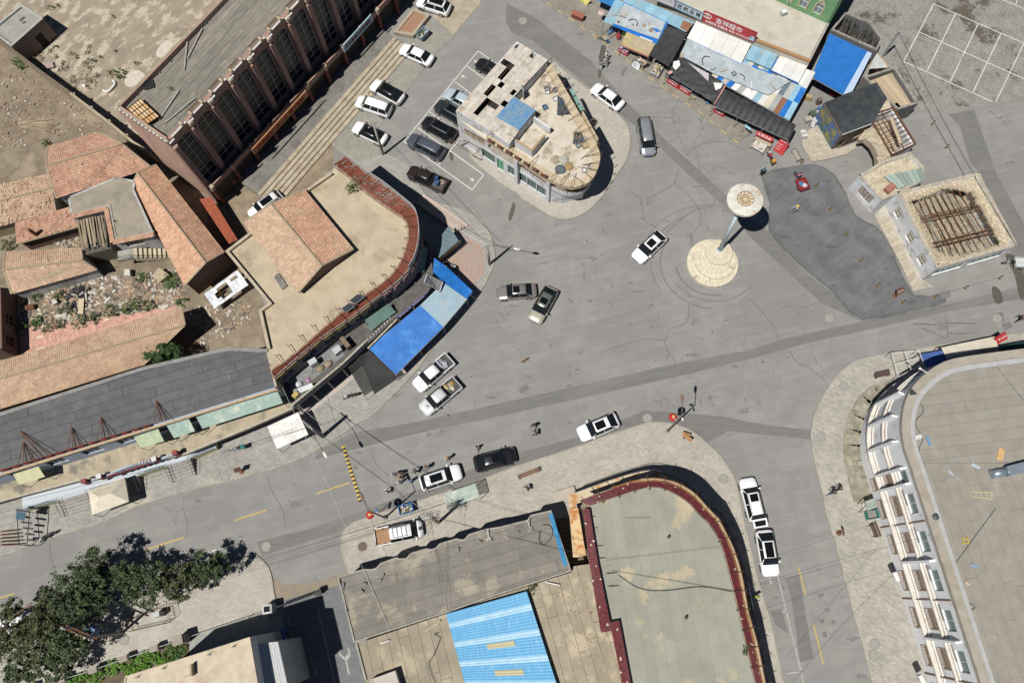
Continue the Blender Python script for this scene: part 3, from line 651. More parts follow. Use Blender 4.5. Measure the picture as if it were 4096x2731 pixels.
def inside(poly,x,y):
 c=False;n=len(poly);j=n-1
 for i in rn(n):
  a=poly[i];b=poly[j]
  if(a.y>y)!=(b.y>y)and x<(b.x-a.x)*(y-a.y)/(b.y-a.y)+a.x:c=not c
  j=i
 return c
M60=mat('pink_wall_tile',(.33,.215,.175),(.29,.185,.15),scl=1.5,bump=.3,bscale=30,stn=(.25,.17,.145),sns=.4)
M61=mat('pink_side_render',(.42,.285,.225),(.37,.245,.19),scl=.8,stn=(.33,.215,.165),sns=.5,stch=(1,1,.4))
M24=mat('weathered_roof_felt',(.215,.20,.17),(.165,.152,.128),scl=1.6,bump=.4,bscale=14,stn=(.30,.265,.205),sns=.5,snw=(.55,.7),orn=.12,rz=R(57),stch=(.5,2,1))
M4=mat('beige_plaster',(.42,.34,.24),(.34,.27,.19),scl=4)
M91=mat('white_tile_trim',(.62,.61,.58),(.45,.44,.42),scl=8,rgh=.6)
M40=mat('brown_lattice',(.12,.085,.06),(.08,.06,.045),scl=6)
def arched_hall():
 z=13.6
 fl=P('00',1500,1280,z);fr=P('00',3250,-592,z);bl=P('00',1030,960,z);br=bl+(fr-fl)
 t=TH('arched_hall','long pink-walled hall with tall arched windows and grey felt roof','building',F0(fl))
 d=(fr-fl);d.z=0;L=d.length;d.normalize();n=VC((d.y,-d.x,0))
 step=3.23;pts=[F0(p)for p in(bl,fl,fr,br)]
 nb=int(L/step);ops=[];a=pts[1]
 for k in rn(nb):
  ops.append((k*step+.55,k*step+2.85,3.9,12.6))
 MB().prism(ofs(pts,-.5),0,z-.8).bd('core',M20,t)
 wfc(t,pts[1],pts[2],0,z,.45,M60,ops);wfc(t,pts[0],pts[1],0,z,.45,M61,[]);wfc(t,pts[2],pts[3],0,z,.4,M61,[]);wfc(t,pts[3],pts[0],0,z,.4,M61,[])
 mw=mat('grey_metal_frame',(.42,.42,.43),rgh=.5)
 for k,(s0,s1,h0,h1)in en(ops):
  w=window(t,pts[1],pts[2],s0,s1,h0,h1,deep=.3,nx=2,ny=8,fm=mw,bar=.075,gm=mat('hall_glass',(.012,.012,.013),rgh=.3),name='arched_window')
  mb=MB();c=(s0+s1)/2;r=(s1-s0)/2;zc=h1-1.0;N=8
  for sg in(-1,1):
   for i in rn(N):
    a0=pi/2*i/N;a1=pi/2*(i+1)/N
    q=[(c+sg*r*cos(a0),zc+1.0*sin(a0)),(c+sg*r*cos(a1),zc+1.0*sin(a1))]
    vs=[]
    for kk in(0,.3):
     for(s_,h_)in(q[0],q[1],(q[1][0],h1),(q[0][0],h1)):
      p=pts[1]+d*s_-n*kk;vs.append((p.x,p.y,h_))
    mb.add(vs,[(0,1,2,3),(7,6,5,4),(0,4,5,1)])
  mb.bd('arch',M60,w)
 for k in rn(nb+1):
  p=pts[1]+d*(k*step)+(d*.35 if k==0 else Z(0))
  ang=AT(d)
  mb=MB();mb.box(p+n*.22+Z(6.3),(.62,.44,12.6),ang);mb.bd('pilaster',M60,t)
  if k>0:
   mb=MB();mb.box(p+n*.25+Z(z-.3),(.5,.52,.55),ang);mb.bd('pilaster_cap',M4,t)
   for sg in(-1,1):MB().box(p-n*.25+d*sg*.75+Z(z+.15),(.25,.55,.35),ang).bd('roof_stub',M4,t)
   if k<nb:
    mb=MB();
    for o2 in(.45,.62):mb.bar(p+d*.6-n*o2+Z(z+.25),p+d*(step-.8)-n*o2+Z(z+.25),.06)
    for j in rn(5):q=p+d*(.8+j*.5);mb.bar(q-n*.4+Z(z+.25),q-n*.66+Z(z+.25),.05)
    mb.bd('rusted_bracket',M69,t)
 mb=wmb(MB(),[pts[3],pts[0],pts[1]],.3,z-.6,z+.02,False,-1);mb.bd('parapet',mat('sandy_parapet',(.33,.27,.2),(.26,.21,.155),scl=2),t)
 s=0.0;k=0
 mb=MB()
 while s<L-1:
  j=.5 if(s%step)<.4 or(s%step)>step-.4 else 0
  mb.box(pts[1]+d*(s+.2)+n*(j*.75-.05)+Z(z+.05),(.34,.2,.1),AT(d));s+=.38
 e=(pts[0]-pts[1]);Le=e.length;e.normalize();s=.3
 while s<Le:mb.box(pts[1]+e*s+Z(z+.05),(.3,.14,.08),AT(e));s+=.55
 mb.bd('coping_tiles',M91,t,kind='stuff')
 inn=ofs(pts,-.32)
 MB().prism(inn,z-.85,z-.65).bd('roof',mat('felt_seam',(.085,.08,.07)),t)
 sheets(t,inn,z-.65,AT(d),1.05,7.5,M24,th=.02,gap=.03)
 za=4.1
 f0=P('A',1150,1190,za);f1=P('01',1240,-20,za);f1=f0+(f1-f0)*1.5;f0 .z=f1 .z=0
 fr0=pts[1]+d*((f0-pts[1]).dot(d));
 q=[f0,f1,pts[1]+d*((f1-pts[1]).dot(d)),fr0]
 MB().prism([F0(p)for p in q],za-1.0,za-.7).bd('annex_roof',mat('grimy_roof',(.075,.07,.062),(.11,.1,.085),scl=2.5,bump=.5,speck=((.28,.26,.23),7,.68)),t)
 back=[f0-n*.75,f1-n*.75]
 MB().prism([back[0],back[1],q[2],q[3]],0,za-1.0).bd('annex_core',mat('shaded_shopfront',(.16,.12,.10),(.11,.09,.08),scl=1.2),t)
 LL=(f1-f0).length;dd=(f1-f0).normalized();ang=AT(dd);bay=3.4;k=0
 mred=mat('dark_red_post',(.20,.075,.055),(.15,.06,.045),scl=4)
 s=0.3
 while s<LL:
  MB().box(f0+dd*s-n*.12+VC((0,0,(za-.7)/2)),(.42,.42,za-.7),ang).bd('post',mred,t)
  MB().box(f0+dd*s+n*.05+Z(za-.15),(.42,.5,.75),ang).bd('parapet_pier',M4,t)
  if s+bay<LL:
   MB().box(f0+dd*(s+bay/2)-n*.1+Z(za-.35),(bay-.42,.2,.75),ang).bd('parapet',M60,t)
   mb=MB();c=f0+dd*(s+bay/2)-n*.4
   for i in rn(14):
    x=-bay/2+.3+i*(bay-.6)/13
    for sg in(-1,1):mb.bar(c+dd*(x-.35*sg*1)+Z(1.0),c+dd*(x+.35*sg)+Z(2.9),.035)
   mb.bd('lattice',M40,t)
   MB().box(c-n*.2+Z(1.4),(bay-.3,.08,2.8),ang).bd('shopfront',mat('dim_shop_glass',(.06,.06,.06),(.09,.085,.08),scl=2,rgh=.4),t)
  s+=bay;k+=1
 def sign(t1,a,b,w,col,txt,tc,label,zc=4.1,sz=.62,width=.86):
  A=P(t1,*a,zc);Bq=P(t1,*b,zc);c=(A+Bq)/2+n*.12;r=(Bq-A);LL=r.length;r.normalize();u=(Z(1)*.93-n*.05)
  s_=TH('shop_sign',label,'sign',F0(c))
  slab(MB(),c,r,u,LL,w,.12).bd('board',col,s_);lett(s_,txt,c,r,u,sz,tc,width=LL*width)
 sign('01',(835,440),(1090,155),1.15,mat('pale_blue_board',(.38,.53,.56),(.30,.44,.48),scl=1.5,rgh=.7),'华丰增钢化纤购销部',mat('sign_dark_red',(.16,.05,.05)),'pale blue shop sign with dark lettering on the arched hall annex')
 sign('01',(25,1360),(510,830),1.0,mat('orange_board',(.44,.24,.12),(.38,.2,.1),scl=1.5),'东燕酒吧  清心足 舞厅酒家',mat('sign_red',(.34,.05,.035)),'long faded orange shop sign with red characters on the arched hall annex',sz=.66)
 za0=.75
 s0=P('01',1290,330,za0);s1=P('01',205,1575,za0);s1=s1+(s1-s0)*.12;s0 .z=s1 .z=0
 dn=VC(((s0-s1).y,-(s0-s1).x,0)).normalized()
 stc('terrace',[s1,s0,s0-dn*5.5,s1-dn*5.5],za0,mat('terrace_concrete',(.2,.19,.17),(.16,.15,.135),scl=1.5,stn=(.12,.11,.1)),thick=za0)
 st=TH('front_steps','long flight of pale stone steps before the arched hall','steps',s1)
 ms=mat('sandstone_step',(.40,.345,.26),(.33,.28,.205),scl=1.3,stn=(.27,.22,.15),sns=.7)
 L=(s0-s1).length;dl=(s0-s1).normalized()
 for i in rn(5):
  x=0.0
  while x<L:
   l=min(ru(2.2,3.4),L-x);a=s1+dl*x;b=s1+dl*(x+l-.015)
   MB().prism([a+dn*(.56*i),b+dn*(.56*i),b+dn*(.56*(i+1)-.04),a+dn*(.56*(i+1)-.04)],0,za0-.145*i+ru(-.01,.01)).bd('step',ms,st);x+=l
 return d,n,z
HD,HN,HZ=arched_hall()
def roof_bits_hall():
 z=12.99
 q=PS('00',[(1255,885),(1425,1045),(1300,1125),(1140,975)],z+.5)
 t=TH('metal_door_panel','rusted steel frame panel with cream sheets lying on the felt roof','panel',VC((q[3].x,q[3].y,z)))
 MB().quad(*[p-Z(.05)for p in q[::-1]]).bd('sheet',mat('cream_sheet',(.62,.5,.32),(.5,.3,.12),scl=1.1),t)
 mb=MB()
 for i in rn(5):mb.bar(bil(q,i/4,0),bil(q,i/4,1),.07)
 for i in rn(6):mb.bar(bil(q,0,i/5),bil(q,1,i/5),.07)
 mb.bd('frame',M69,t)
 for p in q:MB().bar(VC((p.x,p.y,z)),p,.06).bd('leg',M69,t)
 for a,b,lab in(((1680,350),(1650,630),'straight grey timber plank lying on the felt roof near its edge'),((1812,258),(1680,525),'slanting grey plank leaning across another on the felt roof'),((1603,810),(1425,1075),'long grey plank beside the rusted panel on the felt roof'),((1750,878),(1480,1100),'long plank lying alg the front of the felt roof')):
  A=P('00',*a,z+.15);Bq=P('00',*b,z+.1)
  p=pp(MB().bar(A,Bq,.16,.08).bd('plank',mat('grey_plank',(.34,.32,.29),(.26,.24,.21),scl=3)),lab,'plank')
 p=P('00',1330,765,z+.1);t=TH('plastic_pallet','black plastic pallet on the felt roof beside the parapet','pallet',p,R(20))
 mk=mat('black_plastic',(.03,.03,.032),rgh=.5)
 for i in rn(5):MB().box((-.5+.25*i,0,.1),(.14,1.0,.03)).bl('slat',mk,t)
 for i in rn(3):MB().box((0,-.42+.42*i,.04),(1.15,.1,.09)).bl('runner',mk,t)
roof_bits_hall()
def hut():
 z=3.2;pts=PS('00',[(195,45),(-90,275),(105,425),(390,172)],z);pts=[F0(p)for p in pts]
 t=TH('concrete_hut','small square concrete hut with open doorway in the dirt yard','hut',pts[2])
 mw=mat('dark_render',(.21,.17,.145),(.17,.14,.12),scl=1.5)
 L=(pts[3]-pts[2]).length
 bld(t,pts,0,z,mw,{2:[(L*.55,L*.55+1.0,0.02,2.1,dict(nx=1,ny=1,fm=M20,gm=M20))]},roofm=mat('hut_roof',(.31,.30,.26),(.25,.25,.225),scl=.8,stn=(.38,.37,.33)),rz=z-.12)
 wmb(MB(),pts,.3,z-.15,z+.12,True,-1).bd('parapet',mat('hut_parapet',(.37,.37,.34),(.3,.31,.29),scl=2),t)
 c=(pts[0]+pts[2])/2
 for i,(dx,dy)in en(((.3,.9),(.75,.55),(.5,1.2))):
  pp(MB().box((c.x+dx,c.y+dy,z-.03),(.4,.2,.18),R(35)).bd('concrete_block',mat('cinder_block',(.22,.22,.21),(.17,.17,.165),scl=6)),'loose cinder block on the roof of the concrete hut','block','cinder blocks on the hut roof')
hut()
def boundary_wall():
 pts=[P('00',x,y,2.4)for x,y in((-260,170),(90,432),(350,632),(630,835),(960,1085),(1180,1265),(1345,1370))];pts=[F0(p)for p in pts]
 t=TH('boundary_wall','long plastered boundary wall between the yard and waste ground','wall',pts[3])
 m1=mat('old_brick_wall',(.29,.235,.17),(.22,.18,.13),scl=2.5,bump=.5,bscale=10);m2=mat('cracked_plaster_wall',(.39,.33,.235),(.32,.27,.19),scl=1,stn=(.26,.21,.15))
 wmb(MB(),pts[:4],.3,0,2.25).bd('wall',m1,t);wmb(MB(),pts[3:],.28,0,2.4).bd('wall',m2,t)
 s=0;L=length(pts[:4])
 while s<L:
  p,d=alg(pts[:4],s);MB().box(p+Z(2.31),(.13,.36,.12),AT(d)).bd('brick',m1,t);s+=.3
 for k in rn(4):
  p,d=alg(pts[3:],.4+k*3.2);MB().box(p+Z(1.2)+VC((d.y,-d.x,0))*-.2,(.35,.25,2.4),AT(d)).bd('buttress',m2,t)
boundary_wall()
M82=mat('clay_tile',(.44,.27,.19),(.36,.205,.14),scl=.7,island=.19,stn=(.43,.29,.19),sns=.25)
M83=mat('sandy_clay_tile',(.47,.335,.235),(.40,.275,.19),scl=.8,island=.15,stn=(.36,.23,.15),sns=.3)
M84=mat('orange_clay_tile',(.50,.305,.205),(.42,.25,.165),scl=.8,island=.17,stn=(.47,.33,.22),sns=.3)
M46=mat('mud_mortar',(.34,.275,.19),(.27,.22,.15),scl=3)
M92=mat('stained_whitewash',(.44,.44,.43),(.33,.33,.325),scl=1.2,stn=(.23,.21,.185),sns=.8,stch=(1,1,.3))
M10=mat('brown_brick',(.165,.105,.085),(.12,.08,.065),scl=6,bump=.4,bscale=25)
def house(name,label,E0,E1,E2,E3,r0,r1,tm,wm,z0=0,miss=0,mess=0,tm2=None,walls=True,tw=.24,tl=.34):
 t=TH(name,label,'house',VC((E0 .x,E0 .y,z0)))
 tiles(t,[E0,E1,r1,r0],tm,miss=miss,mess=mess,tw=tw,tl=tl);tiles(t,[E2,E3,r0,r1],tm2 or tm,miss=miss,mess=mess,tw=tw,tl=tl)
 k=Z(.07);MB().add([E0-k,E1-k,r1-k,r0-k,E2-k,E3-k],[(0,1,2,3),(4,5,3,2)]).bd('roof_deck',M46,t)
 ridge(t,r0+k*.8,r1+k*.8,M46);
 for a,b in((E0,r0),(E3,r0),(E1,r1),(E2,r1)):MB().bar(a+k*.6,b+k*.6,.2,.1).bd('verge',M46,t)
 if walls:
  ring=[VC((p.x,p.y,p.z))for p in(E0,E1,E2,E3)]
  s=1 if area(ring)>0 else-1
  inn=ofs(ring,-.22*s);mb=MB();mb.prism(inn,z0,0,z1s=[p.z-.12 for p in inn])
  for a,b,rr in((inn[3],inn[0],r0),(inn[1],inn[2],r1)):
   m_=(a+b)/2;g=VC((m_.x*.25+rr.x*.75,m_.y*.25+rr.y*.75,rr.z-.16))
   mb.add([(a.x,a.y,a.z-.12),(b.x,b.y,b.z-.12),g],[(0,1,2)])
  mb.bd('wall',wm,t)
 return t
D=lambda x,y,z:P('D',x,y,z)
house('tiled_house','large house with orange clay tile roof against the pink hall',D(710,985,4.2),D(1900,600,4.2),D(1240,165,4.2),D(595,335,4.2),D(580,575,5.9),D(1535,305,5.9),M82,M92,mess=.02)
house('tiled_house','low row with a collapsing clay tile roof full of slipped tiles',D(-300,1420,2.5),D(700,1140,2.5),D(600,680,2.5),D(-300,885,2.5),D(-300,1090,3.6),D(650,855,3.6),M83,M46,mess=.3,miss=.04,tm2=M83)
def leanto():
 t=TH('tiled_lean_to','small sloping clay tile lean-to with a rusty chimney pipe','lean-to',D(210,1555,0))
 q=[D(210,1550,2.5),D(990,1330,2.5),D(870,1090,3.2),D(190,1290,3.2)]
 tiles(t,q,M82,mess=.05);k=Z(.08);MB().add([p-k for p in q],[(0,1,2,3)]).bd('roof_deck',M46,t)
 MB().bar(q[0]-k,q[1]-k,.25,.14).bd('fascia',M46,t)
 MB().prism(ofs(ccw([F0(p)for p in q]),-.2),0,2.4).bd('wall',M10,t)
 c=D(455,1440,2.7);MB().tube(c,c+Z(1.5),.2,n=10).bd('chimney_pipe',M69,t)
leanto()
def flat_house():
 z=4.4;pts=PS('D',[(850,965),(890,1215),(1340,1110),(1420,1535),(1935,1435),(1680,870),(1700,760),(1460,715)],z);pts=[F0(p)for p in pts]
 t=TH('flat_roofed_house','two-storey house with cracked concrete flat roof and outside stairs','house',pts[3])
 e=(pts[4]-pts[3]).length;wins=[(.9,2.2,2.7,3.8,dict(nx=3,ny=2,fm=M93)),(e-3.4,e-1.8,2.7,3.8,dict(nx=3,ny=2,fm=M93)),(1.2,2.6,.5,1.7,dict(nx=3,ny=2,fm=M93)),(e-3.2,e-1.8,.5,1.7,dict(nx=3,ny=2,fm=M93))]
 bld(t,pts,0,z,M92,{3:wins},roofm=mat('grey_cement_roof',(.29,.26,.2),(.235,.21,.165),scl=.8,bump=.2,stn=(.2,.185,.15),sns=.35),rz=z-.02)
 mb=wmb(MB(),[pts[1],pts[2],pts[3],pts[4]],.5,z-.02,z+.06,False,-1);mb.bd('roof_edge',M16,t)
 for a,b in((pts[3],pts[4]),(pts[2],pts[3]),(pts[1],pts[2])):
  d,n,L=basis(a,b);q=[a+n*.3,b+n*.3,b-n*.25,a-n*.25];q=[VC((p.x,p.y,z+(.02 if i<2 else .16)))for i,p in en(q)];tiles(t,q,M82,name='eave_tiles')
 c=D(1440,1275,z);MB().lathe(c,[(.28,0),(.28,.05),(.17,.1),(.15,0)],14).bd('vent_hole',M16,t)
 d,n,L=basis(pts[3],pts[4]);a=pts[3]+n*.05
 for i in rn(9):
  x=1.2+i*.45;MB().prism([a+d*x,a+d*(x+.45),a+d*(x+.45)+n*1.3,a+d*x+n*1.3],max(0,1.9-i*.24-.5),2.2-i*.24).bd('stair_step',mat('cream_stair',(.5,.44,.32),(.4,.35,.25),scl=2),t)
 MB().prism([a-d*.6,a+d*1.2,a+d*1.2+n*1.3,a-d*.6+n*1.3],1.9,2.24).bd('landing',M16,t)
 q=[a-d*.6+n*1.3,a+d*1.2+n*1.3,a+d*5.2+n*1.3];rlg(t,q,[2.24,2.24,.2],1.0,M6,step=.4)
 q=PS('D',[(960,1240),(1020,1568+80),(1340,1568),(1290,1150)],3.6)
 for i in rn(9):
  u=(i+.3)/9;A=bil([q[0],q[3],q[2],q[1]],u,ru(0,.1));Bq=bil([q[0],q[3],q[2],q[1]],u+ru(-.03,.03),ru(.75,1));MB().bar(A,Bq+VC((0,0,ru(-.6,.1))),ru(.12,.28),.06).bd('plank',M93,t)
 MB().prism([F0(p)for p in q],0,2.6).bd('floor_slab',mat('dark_debris_floor',(.07,.065,.055),(.12,.1,.08),scl=3),t)
flat_house()
T10=lambda x,y,z:P('10',x,y,z)
house('tiled_house','house with sandy orange roof joining the cracked flat-roofed house',T10(1190,80,3.9),T10(1655,990,3.9),T10(2010,690,3.9),T10(1400,-90,3.9),T10(1235,-20,5.2),T10(1845,785,5.2),M84,M10,tm2=M84)
house('tiled_house','low whitewashed house with regular clay tile roof above the rubbish yard',T10(105,1068,2.3),T10(870,852,2.3),T10(730,655,2.3),T10(45,690,2.3),T10(35,850,3.5),T10(740,675+90,3.3),M83,M92,mess=.02)
house('tiled_house','long house with sandy clay tile roof beside the dark grey roof',P('20',-300,620,2.9),P('20',1290,132,2.9),T10(1625,1180,2.9),T10(-300,1760,2.9),P('20',-300,345,4.2),T10(1660,1345,4.2),M83,M10,tm2=M83)
t=TH('red_lean_to','narrow red corrugated lean-to roof in the alley beside the tiled house','lean-to',T10(2130,590,0))
q=[T10(2050,615,2.6),T10(2130,580,2.4),T10(1890,195,2.4),T10(1785,215,2.6)]
crf(t,[q[0],q[3],q[2],q[1]],mat('red_sheet',(.36,.10,.05),(.28,.075,.04),scl=2,rgh=.7),n=5,pitch=.22,amp=.04)
MB().prism(ofs(ccw([F0(p)for p in q]),-.1),0,2.25).bd('wall',M10,t)
t=TH('brick_house','dark house at the edge of the rubbish yard with shaded side wall','house',P('10',-100,1500,0))
q=[P('10',x,y,3.0)for x,y in((-250,1000),(-250,1600),(20,1568),(5,1010))];q=[F0(p)for p in q]
bld(t,q,0,3.0,M10,{2:[(1.0,2.2,.8,2.2,dict(fm=M93)),(3.6,4.8,.8,2.2,dict(fm=M93))]},roofm=M46)
stc('hexagon_court',PS('10',[(160,1320),(700,1310),(1620,1170),(1700,1300),(300,1640),(200,1640)]),.02,mat('pink_paving',(.50,.30,.24),(.44,.26,.2),scl=2.5,stn=(.3,.2,.15),sns=.9))
def hexcourt():
 o=BD.objects['hexagon_court'];poly=PS('10',[(190,1380),(700,1320),(1560,1190),(1600,1240),(300,1600),(200,1600)]);r=.155
 k=MB().lathe((0,0,0),[(1,-.02),(1,.02)],6);me=[]
 for mm in(mat('pink_hex_tile',(.52,.30,.235),orn=.18),mat('cream_hex_tile',(.60,.53,.38),orn=.1)):
  e=BD.meshes.new('hex');e.from_pydata(k.v,[],k.f);e.materials.append(mm);me.append(e)
 d=P('10',1500,1210)-P('10',300,1520);d.normalize();nn=VC((-d.y,d.x,0));c0=P('10',300,1500);cnt=0
 for j in rn(-14,16):
  for i in rn(-8,110):
   p=c0+d*(i*r*1.75+(j%2)*r*.875)+nn*(j*r*1.52)
   if cnt<300 and inside(poly,p.x,p.y)and rnd.random()<.7:
    cream=((i//7)%2==0 and abs(j%8-3)<2 and i%7 in(2,3,4))
    x=BD.objects.new('hex_tile',me[1 if cream else 0]);COL.objects.link(x);x.parent=o;x.location=p+Z(.03);x.scale=(r*.97,r*.97,1);x.rotation_euler=(0,0,AT(d));cnt+=1
hexcourt()
M67=[mat('rubble_wood',(.36,.28,.19),(.26,.2,.14),scl=4,island=.3),mat('rubble_brick',(.33,.22,.15),(.25,.17,.12),scl=4,island=.3),mat('rubble_pale',(.5,.47,.42),(.4,.37,.33),scl=4,island=.25),mat('rubble_dark',(.08,.075,.07),(.13,.12,.1),scl=4,island=.3)]
scatter('rubbish_heap',PS('10',[(160,1120),(700,930),(1100,900),(1560,860),(1680,1060),(1600,1180),(900,1260),(300,1380),(170,1350)]),.0,2600,None,.04,.3,'heap of boards, furniture and litter behind the whitewashed house','rubbish',seed=3,mats=M67,elong=4.5,flat=.3)
scatter('rubbish_heap',PS('10',[(1700,1230),(2040,1080),(2240,1180),(2240,1300),(1960,1480),(1760,1540)]),.0,700,None,.04,.25,'litter and broken pipes in the small court beside the beige roof','rubbish',seed=4,mats=M67,elong=4)
scatter('rubble',PS('00',[(0,680),(200,640),(560,830),(900,1130),(880,1200),(430,1290),(0,1330)]),.0,900,None,.04,.24,'stones and brick rubble strewn over the brown waste ground','rubble',seed=5,mats=[M67[1],M67[2],M67[0],M67[1]],elong=1.6,flat=.8)
scatter('rubble',PS('10',[(470,600),(700,500),(720,640),(560,660)]),.0,160,None,.08,.45,'pile of broken boxes between the lean-to and the flat-roofed house','rubbish',seed=6,mats=M67)
scatter('rubble',PS('00',[(300,440),(800,560),(1150,620),(1100,760),(760,880),(420,640)]),.0,160,None,.05,.22,'stones scattered by the yard wall among dry weeds','rubble',seed=8,mats=[M67[1],M67[2]],elong=1.5,flat=.8)
def log_pile():
 for i in rn(16):
  x=200+ru(-20,60);y=1085+i*5+ru(-8,8);A=P('00',x,y,.1+.05*rnd.random());Bq=P('00',x+ru(190,300),y+ru(-25,45),.12+.1*rnd.random())
  pp(MB().tube(A,Bq,ru(.04,.07),n=6).bd('wooden_pole',M93),'loose wooden pole in the heap of poles on the waste ground','pole','heap of loose wooden poles')
log_pile()
def loose(name,t,pts,z,th,m,label,cat):
 q=PS(t,pts,z);return pp(MB().prism(q,z,z+th).bd(name,m),label,cat)
M50=mat('pale_board',(.55,.53,.48),(.45,.43,.38),scl=3)
loose('board','10',[(1440,845),(1530,905),(1450,970),(1375,920)],.4,.5,mat('tan_crate',(.42,.35,.24),(.34,.28,.19),scl=3),'large tan crate in the rubbish yard by the brick gable','crate')
loose('board','10',[(1130,855),(1175,855),(1180,910),(1125,910)],.4,.4,M50,'white box on the rubbish heap beside the stairs','box')
loose('board','10',[(705,1110),(755,1105),(745,1248),(700,1245)],.2,.05,M52,'long pale timber door lying across the black pit','door')
loose('board','10',[(470,1130),(500,1118),(528,1145),(490,1168)],.3,.3,M50,'small white box near the rusty barrel','box')
def bigbanner():
 q=PS('10',[(1830,1065),(2130,850),(2225,985),(1920,1200)],1.4)
 t=TH('torn_banner','torn white printed banner on a rusty frame in the small court','banner',VC((q[3].x,q[3].y,0)))
 g=[];N=10
 mb=MB()
 for i in rn(N):
  for j in rn(6):
   u=(i+.5)/N;v=(j+.5)/6
   if((u-.42)/.2)**2+((v-.5)/.33)**2<1 or((u-.8)/.09)**2+((v-.25)/.2)**2<1:continue
   c=[bil(q,a/N,b/6)+VC((0,0,.05*sin(a*1.7+b)))for a,b in((i,j),(i+1,j),(i+1,j+1),(i,j+1))];mb.add(c[::-1],[(0,1,2,3)])
 mb.bd('sheet',mat('white_vinyl',(.66,.68,.70),(.5,.53,.56),scl=3,rgh=.6,speck=((.15,.16,.2),7,.7)),t)
 mb=MB()
 for u in(0,.33,.66,1):mb.bar(bil(q,u,0)-Z(.06),bil(q,u,1)-Z(.06),.05)
 for v in(0,.5,1):mb.bar(bil(q,0,v)-Z(.06),bil(q,1,v)-Z(.06),.05)
 for p in q:mb.bar(F0(p),p,.05)
 mb.bd('frame',M69,t)
bigbanner()
c=P('10',275,1185,.3);t=TH('oil_barrel','rusty oil barrel lying on its side in the rubbish yard','barrel',F0(c),R(8))
MB().tube((-.5,0,.32),(.5,0,.32),.32,n=16).bl('drum',M69,t);MB().tube((-.1,0,.32),(-.06,0,.32),.335,n=16).bl('hoop',M69,t);MB().tube((.2,0,.32),(.24,0,.32),.335,n=16).bl('hoop',M69,t)
c=P('10',200,1130,.2);t=TH('pail','yellow-rimmed round pail near the rusty barrel','pail',F0(c))
MB().lathe(F0(c),[(.2,0),(.26,.45),(.23,.45),(.17,.05)],14).bd('tub',mat('pail_yellow',(.5,.42,.2),rgh=.7),t)
c=P('00',755,770,.2);t=TH('pail','white plastic pail lying in the dirt yard','pail',F0(c),R(-20))
MB().tube((-.2,0,.18),(.2,0,.18),.18,.15,n=12).bd('tub',mat('pail_white',(.7,.7,.68),rgh=.5),t,wc=False)
def bumper():
 mb=MB();pts=[P('00',x,y,.25)for x,y in((920,810),(965,822),(1010,780),(1030,745),(1010,722))];mb.path(sml(pts,3),.12,n=6)
 pp(mb.bd('car_bumper',mat('pail_white',0)),'discarded curved white car bumper in the dirt yard','bumper')
bumper()
loose('board','00',[(395,570),(470,553),(485,605),(410,620)],.25,.05,mat('pinkish_board',(.36,.28,.26),(.3,.24,.22),scl=3),'faded pinkish board leaning by the yard wall','board')
stc('concrete_patch',sml(PS('00',[(1150,660),(1230,630),(1300,680),(1240,760),(1150,780),(1115,730)]),3,True),.012,mat('white_slurry',(.52,.48,.40),(.44,.40,.33),scl=2,bump=.4))
stc('concrete_patch',sml(PS('00',[(1470,370),(1550,385),(1510,470),(1440,520),(1395,480)]),3,True),.012,MATS['white_slurry'])
stc('tar_pit',sml(PS('10',[(640,1020),(800,990),(830,1100),(720,1260),(640,1260),(590,1130)]),3,True),.03,mat('tar',(.02,.02,.024),rgh=.3))
M3=mat('beige_cement_roof',(.44,.37,.265),(.37,.308,.215),scl=.55,bump=.2,bscale=10,stn=(.31,.25,.17),sns=.35,snw=(.52,.66),speck=((.3,.22,.14),5,.74))
M64=mat('red_brown_tile',(.215,.062,.036),(.17,.05,.03),scl=1.5,rgh=.6,island=.18)
M18=mat('cream_plaster',(.44,.38,.28),(.36,.31,.23),scl=1.5,stn=(.27,.22,.16),sns=.7)
M35=mat('grey_shop_wall',(.22,.22,.22),(.17,.17,.17),scl=1.5,stn=(.12,.115,.11),sns=.8)
OUT11=[('E',245,955),('11',600,1490),('11',900,1280),('11',1100,1130),('11',1270,1000),('11',1380,900),('11',1470,780),('11',1515,620),('11',1520,480),('11',1490,340),('11',1400,250),('11',1200,90),('01',1060,1568),('01',850,1405)]
INN11=[('E',225,865),('11',440,1568),('11',820,1230),('11',1050,1060),('11',1200,960),('11',1340,800),('11',1400,650),('11',1420,520),('11',1390,400),('11',1290,330),('11',1090,190),('11',960,90),('01',870,1568),('01',745,1480)]
